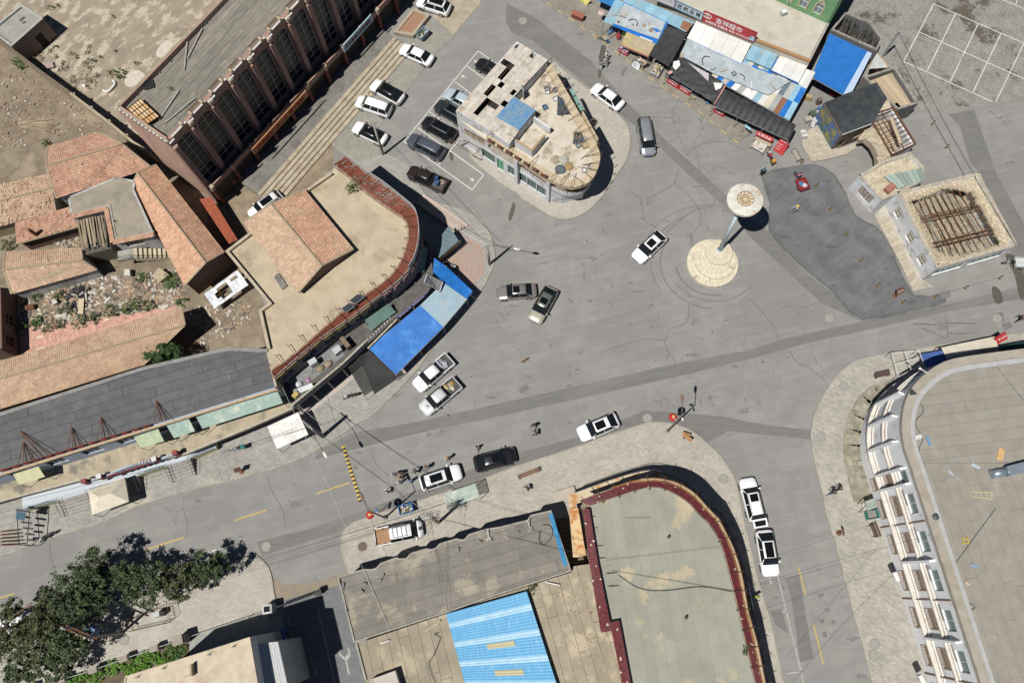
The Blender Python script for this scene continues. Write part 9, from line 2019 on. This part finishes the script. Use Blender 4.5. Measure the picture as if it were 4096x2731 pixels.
def lamp_head(root,p,d,m):
 b=MB();q=d.to_track_quat('X','Z').to_matrix();prof=[(0,.06),(.12,.13),(.4,.17),(.7,.13),(.85,.03)];vs=[];n=10
 for x,r in prof:
  for i in rn(n):a=2*pi*i/n;vs.append(p+q@VC((x,r*1.05*cos(a),r*.45*sin(a))))
 fs=[(k*n+i,k*n+(i+1)%n,(k+1)*n+(i+1)%n,(k+1)*n+i)for k in rn(len(prof)-1)for i in rn(n)]+[tuple(rn(n-1,-1,-1)),tuple((len(prof)-1)*n+i for i in rn(n))]
 b.add(vs,fs).bd('lamp_head',m,root,smooth=True)
def lantern(t1,x,y,z,lab):
 c=P(t1,x,y,z);t=TH('red_lantern',lab,'lantern',c);m=mat('lantern_red',(.50,.025,.03),(.42,.02,.025),scl=4,rgh=.5);n=14
 for i in rn(n):
  a0,a1=2*pi*i/n,2*pi*(i+1)/n;am=(a0+a1)/2;vs=[]
  for k in rn(7):
   ph=-1.2+2.4*k/6;r=.42*cos(ph*.92);zz=.36*sin(ph)
   for a,rr in((a0,.97),(am,1.03),(a1,.97)):vs.append(c+VC((r*rr*cos(a),r*rr*sin(a),zz)))
  MB().add(vs,[(k*3+j,k*3+j+1,(k+1)*3+j+1,(k+1)*3+j)for k in rn(6)for j in rn(2)]).bd('rib',m,t)
 MB().lathe(c+Z(.33),[(.16,0),(.16,.08),(.05,.1)],10).bd('cap',mat('lantern_gold',(.5,.33,.08),rgh=.5),t);MB().lathe(c+Z(-.42),[(.14,0),(.14,.08)],10).bd('base',MATS['lantern_gold'],t)
 for i in rn(6):MB().bar(c+VC((.08*cos(i),.08*sin(i),-.42)),c+VC((.08*cos(i),.08*sin(i),-.75)),.03).bd('tassel',m,t)
def street_lamp(t1,base,h,head,hz,lab,extra=True,z=.12):
 b=P(t1,*base,z);top=b+Z(h-z);e=P(t1,*head,hz);t=TH('street_lamp',lab,'street lamp',b);MB().box(b+Z(.15),(.4,.4,.3)).bd('plinth',M16,t);MB().tube(b,top,.11,.07,n=10).bd('pole',M11,t,smooth=True)
 d=(e-top);d.normalize();mid=lq(top,e,.5)+Z(.15);mb=MB();mb.path(sml([top,mid,e-d*.7],4),.045,n=6);mb.bd('arm',M11,t);lamp_head(t,e-d*.75,d,M11)
 return t,b
t,b=street_lamp('21',(1210,1500),8.4,(985,1280),8.7,'brown street lamp with a red lantern beside the blue skip');lantern('21',1075,1475,5.2,'red lantern hanging from the lamp beside the blue skip');MB().bar(P('21',1075,1475,5.65),VC((b.x,b.y,5.65)),.04).bd('lantern_bracket',M94,t)
t,b=street_lamp('22',(1497,728),8.8,(1632,400),9.2,'brown street lamp with a red lantern on the rounded pavement corner');lantern('22',1548,600,5.6,'red lantern hanging from the lamp on the rounded pavement corner');MB().bar(P('22',1548,600,6.05),VC((b.x,b.y,6.05)),.04).bd('lantern_bracket',M94,t)
c=VC((b.x,b.y,8.0));MB().box(c+VC((-.1,.3,.0)),(.4,.25,.04)).bd('solar_plate',mat('solar_cells',0),t);MB().box(c+VC((.2,-.2,-.1)),(.15,.3,.15)).bd('camera',M94,t)
street_lamp('30',(420,1040),8.2,(285,850),8.6,'brown street lamp rising out of the tree crowns')
board('21',[(1115,1425),(1135,1420),(1150,1462),(1125,1470)],[2.9,2.9,2.3,2.3],mat('blue_white_sign',(.08,.18,.42),(.6,.62,.65),scl=1.2,rgh=.5),'small blue and white street sign below the lamp with a lantern',z0=.12)
def util_pole(t1,base,h,lab,r=.17,arms=1,ang=0.0,lamp=None,z=.12,square=False,m=None):
 b=P(t1,*base,z);t=TH('utility_pole',lab,'utility pole',b);m=m or M63
 if square:MB().box(b+Z(h/2),(.22,.22,h)).bd('pole',m,t)
 else:MB().tube(b,b+Z(h),r,r*.72,n=14).bd('pole',m,t,smooth=True)
 for i in rn(arms):
  c=b+Z(h-.25-.55*i);d=VC((cos(ang),sin(ang),0));MB().bar(c-d*.75,c+d*.75,.09).bd('crossarm',M73,t)
  for s in(-.65,-.25,.25,.65):MB().lathe(c+d*s+Z(.04),[(.05,0),(.07,.06),(.04,.16)],8).bd('insulator',M94,t)
 if lamp:
  e=P(lamp[0],lamp[1],lamp[2],lamp[3]);s=b+Z(lamp[3]-.5);d=(e-s).normalized();mb=MB();mb.path(sml([s,lq(s,e,.45)+Z(.35),e],4),.035,n=6);mb.bd('lamp_arm',M6,t);lamp_head(t,e,F0(d).normalized(),mat('white_lamp_shell',(.62,.6,.57),(.5,.4,.35),scl=4,rgh=.5))
 return b+Z(h)
P2=util_pole('01',(1195,1385),6.9,'concrete utility pole leaning over the white saloon with a glass roof',ang=R(40),z=.05)
P3=util_pole('11',(2147,800),6.0,'concrete utility pole with lamp at the pink paved corner',ang=R(45),lamp=('12',120,657,5.8))
P4=util_pole('21',(655,770),6.6,'stout dark concrete utility pole with lamp beside the tin canopy',r=.24,ang=R(-40),lamp=('21',655,905,6.2),m=mat('dark_concrete_pole',(.16,.16,.145),(.22,.21,.19),scl=2))
P5=util_pole('31',(1690,130),8.6,'utility pole with tangled cables and a twig nest beside the white truck',r=.17,arms=3,ang=R(20))
P6=util_pole('03',(1135,490),4.9,'square grey steel post on the cobbled square beside the burnt ruin',arms=0,square=True,z=0,m=M37)
def nest():
 g=RR(8);mb=MB();c=P5-Z(2.0)
 for i in rn(150):
  p=c+VC((g.gauss(0,.35),g.gauss(0,.3),g.gauss(0,.25)));d=VC((g.uniform(-1,1),g.uniform(-1,1),g.uniform(-.4,.4))).normalized()*g.uniform(.2,.55);mb.bar(p,p+d,.025)
 pp(mb.bd('twig_nest',mat('twigs',(.24,.17,.1),(.16,.11,.07),scl=4,island=.3)),'bird nest of twigs wedged in the tangled utility pole','nest',None,'stuff')
nest()
def transformer():
 a=P('30',1090,1120,.12);b=P('30',905,1040,.12);t=TH('transformer_stand','pole-mounted transformer platform standing among the trees','transformer',a)
 for p in(a,b):MB().tube(p,p+Z(7.2),.16,.12,n=10).bd('pole',M63,t)
 d=(b-a).normalized()
 for z in(3.2,5.6,6.8):MB().bar(a-d*.5+Z(z),b+d*.5+Z(z),.12,.16).bd('beam',M69,t)
 for s in(-.2,.35,.9):
  c=lq(a,b,s)+Z(6.9);MB().lathe(c,[(.07,0),(.1,.08),(.05,.3)],8).bd('insulator',M94,t)
 c=(a+b)/2+Z(3.9);MB().box(c,(1.1,.8,1.1),AT(d)).bd('tank',mat('transformer_blue',(.06,.14,.3),(.1,.15,.22),scl=4,rgh=.6),t)
 for i in rn(6):MB().box(c+d*(-.5+.2*i)+Z(0),(.04,1.1,.9),AT(d)).bd('cooling_fin',MATS['transformer_blue'],t)
 cg=TH('steel_cage','low steel bar cage around pavement equipment under the trees','cage',P('30',1200,1090,.12));q=[P('30',x,y,.12)for x,y in((1190,1100),(1520,1025),(1570,985),(1545,880),(1430,900),(1180,1000))];rlg(cg,q+[q[0]],.12,1.3,M69,step=.25)
 MB().box(P('30',1445,950,.12)+Z(.7),(.8,.5,1.4),R(15)).bd('meter_box',M37,cg)
 return b+Z(7.0)
PT=transformer()
def wire(a,b,sag,r=.022,m=None,lab='',n=14,group=None):
 mb=MB();pts=[lq(a,b,i/n)-VC((0,0,sag*4*(i/n)*(1-i/n)))for i in rn(n+1)];mb.path(pts,r*.55,n=4);return pp(mb.bd('overhead_cable',m or M68),lab,'cable',group)
MWIRE=mat('pale_cable',(.5,.5,.5),rgh=.5)
wire(P('21',290,335,6.8),P('31',1012,545,4.4),.9,.03,MWIRE,'thick pale cable slung from the curved building across the road to the grey roof');wire(P('31',1012,545,4.25),P('31',1250,1085,4.15),.0,.04,MWIRE,'pale cable lying down the dusty grey roof');wire(P('21',430,490,4.2),P5-Z(.4),.6,.028,MWIRE,'pale cable from the terrace end to the nest pole')
for i in rn(3):wire(P4+VC((.2*i,-.15*i,-.25)),P5+VC((.2*i,.0,-.3-.5*i)),.5,.02,None,'dark power line between the stout dark pole and the nest pole',group='power lines over the road')
for i in rn(4):wire(P4+VC((-.2+.15*i,.2*i-.3,-.3)),P('30',-250,40+70*i,6.4),.5,.016,None,'thin power line running from the stout dark pole over the cream tent',group='power lines over the porch')
for i in rn(4):wire(PT+VC((.1*i,.25*i,-.1)),P5+VC((.1*i,.15*i,-.25-.5*(i%3))),.7,.02,None,'power line from the transformer over the side road to the nest pole',group='power lines over the side road')
for i in rn(3):wire(P5+VC((0,.1*i,-.3-.5*i)),P('32',880,445+10*i,7.4),.4,.018,None,'power line from the nest pole to the maroon rim roof',group='power lines over the grey roof')
for i in rn(2):wire(P5-Z(.8+.3*i),P('31',1740+40*i,940,4.6),.3,.018,None,'power line from the nest pole down to the blue roof corner',group='cables over the grey roof')
wire(P('32',2095,745,7.3),P('33',1600,215,10.2),1.2,.02,None,'long black cable across the side street to the white parapet');wire(P('33',290,1600,7.3),P('33',1215,580,9.9),1.0,.02,None,'diagonal black cable across the lower side street');wire(P('33',0,905,7.3),P('33',1290,508,6.8),1.0,.02,None,'sagging black cable between the maroon rim and a barred window');wire(P('32',940,470,7.35),P('32',1980,350,7.35),.1,.02,None,'straight cable stretched across the greenish roof')
wire(P('32',1000,560,7.05),P('32',2090,740,7.05),.0,.025,None,'loose cable trailing over the greenish roof');
for i in rn(3):wire(P6-Z(.1+.1*i),P('13',2290,600+8*i,3.8),.6,.025,None,'black cable sagging from the square post past the rusted frame',group='cables at the straw building')
for i in rn(3):wire(P3-Z(.3+.1*i),P('11',1780,420+6*i,3.6),.3,.018,MWIRE,'pale cable from the corner pole to the low shed',group='cables at the pink corner')
for i in rn(3):wire(P3+Z(-.2),P2+VC((.1*i,.1*i,-.25)),.6,.016,None,'thin line between the corner pole and the car park pole',group='lines over the car park')
wire(P('D',550,1465,3.0),D(1700,60,7.0),.3,.03,None,'thick black cable crossing the orange tile roofs');wire(P('23',2060,60,9.9),P('23',2352,430,10.0),.1,.02,None,'black cable across the taupe roof corner');wire(P('33',2110,0,9.85),P('33',1760,480,9.9),.0,.03,None,'thick cable curling down the taupe roof')
for k,(tt,pts,z,lab)in en((('23',[(1440,420),(1490,520),(1420,620),(1480,760),(1450,860),(1500,1000)],9.86,'tangled black cables alg the inside of the curved gutter'),('33',[(1610,60),(1700,300),(1760,480),(1830,760),(1930,850),(1880,900),(1960,1100),(2060,1400)],9.86,'black cable snaking alg the straight gutter'),('31',[(1690,1120),(1650,1130),(1690,1150),(1700,1180),(1640,1330),(1600,1400),(1660,1568)],3.7,'long looping black cable on the sandy roof'),('31',[(800,640),(850,800),(870,930)],4.25,'pale cable alg the lane edge of the grey roof'),('32',[(380,150),(450,160),(470,240),(400,330),(350,290),(360,200)],4.15,'coil of cable on the grey roof by the blue tiles'),('32',[(1060,600),(1250,720),(1480,740),(1800,705),(2080,750)],7.05,'thin cable curving over the greenish roof'))):
 mb=MB();mb.path(sml([P(tt,x,y,z)for x,y in pts],4),.025,n=4);pp(mb.bd('roof_cable',M68),lab,'cable')
BL=[('03',440,1400),('13',565,95),('13',683,300),('13',820,512),('13',945,735),('13',1090,952),('13',1305,1095),('13',1585,1050),('13',1845,972),('13',2140,887),('03',1560,1070),('03',1680,1270)]
bl_lab=['yellow and black bollard beside the grey bench at the stone terrace']+['yellow and black bollard in the chained row across the dark asphalt']*6+['yellow and black bollard in the wire row alg the right-hand road']*3+['yellow and black bollard on the pale asphalt beside the plank-floored ruin']*2
def bollards():
 my=mat('bollard_yellow',(.5,.36,.06),rgh=.6);mk=mat('bollard_black',(.03,.03,.03),rgh=.6);tops=[]
 for(tt,x,y),lab in zip(BL,bl_lab):
  c=P(tt,x,y,0);t=TH('bollard',lab,'bollard',c,group='chained bollards')
  MB().lathe(c,[(.16,0),(.16,.04),(.08,.07)],10).bd('foot',M69,t)
  for i in rn(5):MB().tube(c+Z(.06+.15*i),c+VC((0,0,.06+.15*(i+1))),.07,n=10).bd('band',my if i%2 else mk,t)
  tops.append(c)
 for i in rn(9):
  for h in(.45,.7):wire(tops[i]+Z(h),tops[i+1]+Z(h),.06 if i else .04,.014,M73,'wire rope between two striped bollards',n=6,group='bollard wire ropes')
 wire(tops[10]+Z(.7),tops[11]+Z(.7),.05,.014,M73,'wire rope between two striped bollards',n=6,group='bollard wire ropes')
bollards()
def bench(t1,a,b,lab,m,back=True,z=.12,w=.5,n=5):
 A=P(t1,*a,z);B_=P(t1,*b,z);d=(B_-A);L=d.length;c=(A+B_)/2;t=TH('bench',lab,'bench',c,AT(d))
 for i in rn(n):MB().box((0,-w/2+w*(i+.5)/n,.45),(L,w/n*.72,.045)).bl('seat_slat',m,t)
 if back:
  for i in rn(3):MB().box((0,w/2+.05,.58+.13*i),(L,.035,.09)).bl('back_slat',m,t)
 for s in(-1,1):
  MB().box((s*L*.42,0,.22),(.07,w,.44)).bl('leg',M6,t);MB().box((s*L*.48,0,.62),(.05,w,.05)).bl('armrest',M6,t)
MBW=mat('brown_bench_wood',(.22,.12,.075),(.17,.095,.06),scl=4,rgh=.7)
bench('22',(162,1142),(352,1070),'long brown wooden bench with no back on the pavement',MBW,False,n=3);bench('23',(1060,232),(1180,205),'dark slatted bench on the curved pavement beside the gazebo frame',mat('dark_bench_wood',(.10,.065,.055),rgh=.7));bench('33',(1030,140),(1075,250),'dark slatted bench against the stained white wall',MATS['dark_bench_wood']);bench('03',(360,1300),(415,1395),'grey metal-slatted bench beside the stone terrace',mat('grey_bench',(.36,.33,.28),(.3,.28,.24),scl=3,rgh=.7),z=0)
def skip(t1,a,b,lab,col,w=.95,h=1.0,z=.12,seed=1):
 A=P(t1,*a,z);B_=P(t1,*b,z);d=B_-A;L=d.length;c=(A+B_)/2;t=TH('rubbish_skip',lab,'skip',c,AT(d));m=mat('skip_'+lab[:8].replace(' ','_'),col,tuple(v*.75 for v in col),scl=3,rgh=.6)
 for s in(-1,1):
  MB().add([(-L*.38,s*w*.4,.1),(L*.38,s*w*.4,.1),(L/2,s*w/2,h),(-L/2,s*w/2,h),(-L*.38,s*(w*.4-.05),.1),(L*.38,s*(w*.4-.05),.1),(L/2,s*(w/2-.05),h),(-L/2,s*(w/2-.05),h)],[(0,1,2,3),(7,6,5,4),(3,2,6,7),(0,4,5,1)]).bl('side',m,t)
  MB().add([(s*L*.38,-w*.4,.1),(s*L*.38,w*.4,.1),(s*L/2,w/2,h),(s*L/2,-w/2,h),(s*(L*.38-.05),-w*.4,.1),(s*(L*.38-.05),w*.4,.1),(s*(L/2-.05),w/2,h),(s*(L/2-.05),-w/2,h)],[(0,1,2,3),(7,6,5,4),(3,2,6,7)]).bl('end',m,t)
  MB().bar((-L/2,s*w/2,h),(L/2,s*w/2,h),.07).bl('rim',m,t)
 MB().box((0,0,.12),(L*.76,w*.8,.05)).bl('floor',m,t)
 g=RR(seed);mb=MB()
 for i in rn(70):mb.mi=g.randrange(3);s=g.uniform(.05,.16);mb.box((g.uniform(-L*.42,L*.42),g.uniform(-w*.4,w*.4),h*.62+g.random()*.16),(s*1.6,s,s*.6),M=MX.Rotation(g.uniform(0,3),3,'Z')@MX.Rotation(g.uniform(-.5,.5),3,'X'))
 mb.bd('rubbish',[GD[0],GD[2],GD[4]],t,wc=False,kind='stuff')
skip('21',(1345,1445),(1470,1412),'blue steel skip full of rubbish beside the lamp with a lantern',(.03,.15,.42));skip('01',(1515,375),(1590,300),'faded grey-blue skip full of rubbish beside the brick planter',(.28,.36,.42),z=.05,seed=3)
def shelter():
 q=PS('21',[(1730,1292),(2020,1195),(2055,1310),(1768,1412)],2.6);t=TH('glazed_shelter','roadside shelter with green translucent ribbed roof','shelter',P('21',1768,1412,.12));m=see_through('green_fibreglass',(.40,.52,.44),.62,rgh=.3,c2=(.6,.68,.62),scl=2);q[0].z=q[1].z=2.75
 crf(t,[q[3],q[2],q[1],q[0]],m,n=5,pitch=.16,amp=.018);posts(t,q)
 for a,b in((0,1),(1,2),(2,3),(3,0)):MB().bar(q[a]-Z(.06),q[b]-Z(.06),.05).bd('beam',M73,t)
 MB().bar(lq(q[0],q[3],.5)-Z(.06),lq(q[1],q[2],.5)-Z(.06),.05).bd('beam',M73,t)
shelter()
def planter():
 o=[P('01',x,y,0)for x,y in((1292,318),(1470,100),(1615,165),(1468,355))];o=[F0(p)for p in o];t=TH('brick_planter','concrete edged planter with red brick earth at the end of the steps','planter',o[0])
 wmb(MB(),ccw(o),.4,0,.65,True,-1).bd('edge',M70,t);MB().prism(ofs(ccw(o),-.4),.0,.5).bd('soil',mat('brick_earth',(.33,.19,.12),(.26,.15,.095),scl=4,bump=.6,speck=((.14,.2,.06),4,.68)),t)
planter()
stc('side_yard',PS('01',[(1590,-60),(1640,150),(1820,320),(2060,40),(2150,-200),(1500,-300)]),.05,M70,.07)
def sandwich(t1,a,lab,ang,m,txt=None,z=.0,h=1.5,w=1.0):
 c=P(t1,*a,z);t=TH('notice_sign',lab,'sign',c,ang);MB().lathe((0,0,0),[(.3,0),(.3,.06),(.06,.1)],12).bl('foot',M69,t);MB().tube((0,0,.05),(0,0,h-.3),.045,n=8).bl('post',M69,t)
 Rx=MX.Rotation(R(52),3,'X');MB().box((0,0,h),(w,.75*w*1.1,.05),M=Rx).bl('panel',m,t)
 mb=MB();u=Rx@VC((0,1,0));r=VC((1,0,0));c0=Z(h);hh=.41*w
 for s in(-1,1):mb.bar(c0-r*w/2+u*hh*s,c0+r*w/2+u*hh*s,.06);mb.bar(c0+r*w/2*s-u*hh,c0+r*w/2*s+u*hh,.06)
 mb.bl('frame',MBW,t)
 if txt:
  o=lett(t,txt,Z(h)+(Rx@Z(1))*.03,r,u,.2,MWH,width=w*.75,depth=.01);o.location=(0,0,0)
sandwich('13',(1243,1035),'brown framed notice board on a post at the end of the bollard row',R(28),mat('brown_sign_panel',(.13,.06,.05),(.18,.09,.07),scl=3,rgh=.5),'停车场')
sandwich('20',(2165,1085),'small brown board on a post on the paved strip by two manholes',R(20),mat('dark_sign_panel',(.10,.055,.045),rgh=.6),z=.12,h=1.3,w=.7)
sandwich('33',(762,212),'thin brown signpost on the pavement beside the stained white wall',R(100),MATS['dark_sign_panel'],z=.12,h=1.2,w=.6)
t=TH('carved_seat','tilted brown timber signpost on the rounded pavement corner','signpost',P('22',1650,785,.12),R(-40));MB().box((0,0,.5),(.25,.25,1.0)).bl('post',MBW,t);MB().box((.25,0,1.0),(1.1,.4,.12)).bd('board',mat('orange_wood',(.36,.2,.09),(.3,.16,.075),scl=4,rgh=.7),t,wc=False);MB().box((-.1,.3,.75),(.9,.3,.1),.4).bl('board',MATS['orange_wood'],t)
def steel_stairs():
 t=TH('steel_frame_stair','dark steel frame stair and rusty racks at the end of the railed porch','stairs',P('30',200,250,.12));q=[P('30',x,y,2.2)for x,y in((150,15),(265,35),(240,330),(170,330))]
 for i in rn(4):MB().bar(q[i],q[(i+1)%4],.07).bd('bar',M6,t);MB().bar(q[i],VC((q[i].x,q[i].y,.12)),.06).bd('leg',M6,t)
 for i in rn(6):MB().bar(bil([q[0],q[1],q[2],q[3]],0,i/6)-Z(.3*i),bil([q[0],q[1],q[2],q[3]],1,i/6)-Z(.3*i),.2,.04).bd('tread',M6,t)
 MB().add(PS('20',[(150,1440),(240,1460),(215,1525),(140,1510)],2.4),[(3,2,1,0)]).bd('blue_cover',mat('dull_blue_net',(.06,.13,.17),(.05,.1,.13),scl=6),t)
 for i in rn(5):A=P('30',-20,215+30*i,.5);B_=P('30',150+10*i,200+32*i,.6);pp(MB().bar(A,B_,.1,.06).bd('steel_beam',M69),'rusty steel beam stacked at the kerb by the steel frame stair','beam','rusty steel beams at the kerb')
steel_stairs()
M42=mat('tree_leaf',(.074,.098,.042),(.047,.068,.031),scl=.9,rgh=.6,island=.4);M43=mat('olive_leaf',(.085,.095,.04),(.06,.075,.03),scl=.9,rgh=.6,island=.4);M71=mat('shrub_leaf',(.09,.16,.04),(.06,.115,.03),scl=2,rgh=.6,island=.35);M2=mat('tree_bark',(.12,.09,.065),(.08,.06,.045),scl=6);M23=mat('dry_weed',(.24,.18,.10),(.18,.135,.075),scl=3,island=.3);M30=mat('grey_green_weed',(.11,.14,.06),(.08,.11,.045),scl=3,island=.35)
def leaf_cloud(g,c,r,n,size,squash=.75,clump=46):
 mb=MB();k=max(6,n//clump)
 cl=[]
 while len(cl)<k:
  v=VC((g.uniform(-1,1),g.uniform(-1,1),g.uniform(-1,1)))
  if v.length>1 or v.length<.25:continue
  cl.append(VC((v.x*r,v.y*r,v.z*r*squash)))
 for q in cl:
  cr=r*g.uniform(.11,.24)
  for i in rn(clump):
   p=c+q+VC((g.gauss(0,.5),g.gauss(0,.5),g.gauss(0,.4)))*cr;s=size*g.uniform(.6,1.3)
   a=VC((g.uniform(-1,1),g.uniform(-1,1),g.uniform(-.5,.5))).normalized();b=a.cross(VC((g.uniform(-1,1),g.uniform(-1,1),g.uniform(.2,1.4)))).normalized()
   mb.add([p-a*s,p+b*s*.42,p+a*s,p-b*s*.42],[(0,1,2,3)])
 return mb,cl
def tree(t1,x,y,zc,r,n,label,leaf=None,seed=1,size=.16,z0=.12):
 g=RR(seed);c=P(t1,x,y,zc);b=VC((c.x+g.uniform(-.3,.3),c.y+g.uniform(-.3,.3),z0));t=TH('street_tree',label,'tree',b,group='street trees')
 mb,cl=leaf_cloud(g,c,r,int(n*.72),size)
 mt=MB();fork=lq(b,c,.45);mt.tube(b,fork,.15,.10,n=8)
 for q in cl[:9]:mt.tube(fork,c+q*.75,.06,.015,n=5)
 mt.bd('trunk',M2,t);mb.bd('crown',leaf or M42,t,kind='stuff')
TL=[('30',840,540,4.6,2.1,3600,'tree leaning furthest over the road in the street grove',0),('30',640,740,4.8,2.6,4800,'tall tree beside the white kerb line in the street grove',0),('30',480,960,4.6,2.5,4600,'tree growing above the brown street lamp',1),('30',800,840,4.2,2.3,4200,'tree between the lamp and the transformer poles',0),('30',330,1150,4.4,2.5,4600,'olive-tinged tree over the middle of the tree pavement',1),('30',640,1150,4.2,2.4,4200,'tree close to the transformer platform',0),('30',90,1150,4.3,2.3,4000,'tree overhanging the pavement edge of the grove',1),('30',500,1380,3.8,1.9,2800,'smaller tree reaching towards the garden fence',0),('30',180,1430,3.8,1.9,2800,'small tree above the fence end of the grove',0),('30',115,900,3.4,1.2,1300,'thin young tree at the road edge above the white car',1),('30',1300,700,4.0,2.3,4200,'dense tree beside the painted bay divider',0),('30',1130,620,4.2,1.6,2200,'narrow tree between the grove and the bay divider',0),('30',1620,660,3.8,1.8,2800,'tree with brownish tips between the cage and the last tree',1),('30',1880,530,3.6,1.9,3000,'last round tree of the grove beside the rounded kerb',0),('30',1440,600,4.2,1.3,1300,'sparse brownish tree top over the painted bay',1)]
for i,(tt,x,y,z,r,n,lab,k)in en(TL):tree(tt,x,y,z,r,n,lab,M43 if k else M42,seed=20+i)
tree('20',1470,55,3.2,2.0,5200,'round dense green tree between the sandy tile roof and grey roof',mat('deep_green_leaf',(.05,.10,.03),(.035,.075,.022),scl=1,rgh=.6,island=.35),seed=77,size=.13,z0=0)
def shrub(name,t1,x,y,r,n,label,m,z=0.0,seed=1,size=.09,group=None,sq=.6):
 g=RR(seed);c=P(t1,x,y,z);t=TH(name,label,'shrub'if name=='shrub'else'weed',c,group=group);mb,cl=leaf_cloud(g,c+Z(r*sq*.8),r,n,size,sq,18);mb.bd('foliage',m,t,kind='stuff');mt=MB()
 for q in cl[:3]:mt.tube(c,c+VC((q.x*.6,q.y*.6,r*sq*.8+q.z*.4)),.02,.008,n=4)
 mt.bd('stem',M23,t)
g0=RR(4)
for i,(x,y,r)in en(((440,85,.5),(505,72,.5),(1020,160,.4),(800,430,.35),(785,470,.4),(645,490,.4),(683,517,.4),(810,537,.4),(770,578,.4),(812,600,.5),(870,672,.6),(1040,465,.3),(910,520,.3),(1235,578,.5),(855,550,.3),(510,510,.35),(500,420,.5),(460,470,.4))):shrub('weed_tuft','00',x,y,r,150,'small grey-green weed tuft growing in the dirt yard',M30,seed=i,group='weed tufts in the yard',size=.07)
for i,(x,y,r)in en(((350,510,1.0),(640,740,1.1),(760,690,1.0),(560,600,.8),(1000,660,.8),(820,760,.8))):shrub('dry_brush','00',x,y,r,330,'patch of dry brown brush on the dirt yard',M23,seed=40+i,group='dry brush in the yard',size=.07,sq=.25)
shrub('shrub','00',190,575,1.0,700,'green bush against the yard side of the boundary wall',M71,seed=60);shrub('shrub','00',1085,675,.8,420,'leafy bush by the white slurry patch in the yard',M71,seed=61);shrub('shrub','11',935,118,.95,500,'feathery green bush growing on the beige roof edge',M30,z=6.85,seed=62);shrub('shrub','10',1545,965,1.2,900,'yellow-green bush at the foot of the brick gable',M71,seed=63);shrub('shrub','10',1280,935,.8,400,'green bush beside the outside stairs in the rubbish yard',M71,seed=64);shrub('shrub','10',90,640,1.0,500,'bush in the gap between the lean-to and the low house',M30,seed=65);shrub('shrub','00',430,1285,.7,300,'green weeds at the corner of the large tiled house',M30,seed=66);shrub('shrub','32',290,730,.6,260,'green weeds at the corner of the blue roof',M30,z=3.5,seed=67);shrub('shrub','32',2205,1265,.5,200,'weeds in the street-side roof gutter',M30,z=6.9,seed=68)
for i,(x,y,r)in en(((1170,1200,1.1),(1000,1235,1.0),(850,1290,.8),(720,1325,.9),(590,1215,.8),(450,1370,.9),(360,1312,.8),(560,1340,.6),(1350,1170,.8),(220,1370,.7),(540,1080,.7),(330,1110,.6),(1640,1150,.7),(1240,1150,.8),(320,1355,.6))):shrub('weed_tuft','10',x,y,r,420,'green weeds spreading between the rubbish heap and the pink court',M30 if i%3 else M71,seed=80+i,group='weeds by the pink court')
for i,(x,y,r)in en(((1180,1420,.9),(1280,1370,.9),(1380,1330,.8),(1520,1290,.8),(1620,1270,.7),(1000,1430,.8),(1060,1400,.8),(1460,1360,.7),(1300,1440,.7),(880,1490,.8),(760,1530,.8),(660,1560,.7),(1560,1350,.6),(1180,1480,.6))):shrub('shrub','30',x,y,r,520,'bright green leafy garden plant behind the picket fence',mat('garden_leaf',(.13,.26,.035),(.09,.19,.025),scl=2,rgh=.55,island=.3)if x<1500 else M71,z=.03,seed=110+i,group='garden plants behind the fence',sq=.4,size=.11)
for i,(x,y)in en(((1410,655),(1345,715),(1225,845),(1470,600),(1525,545),(1830,215),(1530,805),(1345,1130))):shrub('weed_tuft','00',x,y,.35,110,'weed tuft growing alg the parapet of the felt roof',M30,z=12.98,seed=140+i,group='weeds on the felt roof',size=.07)
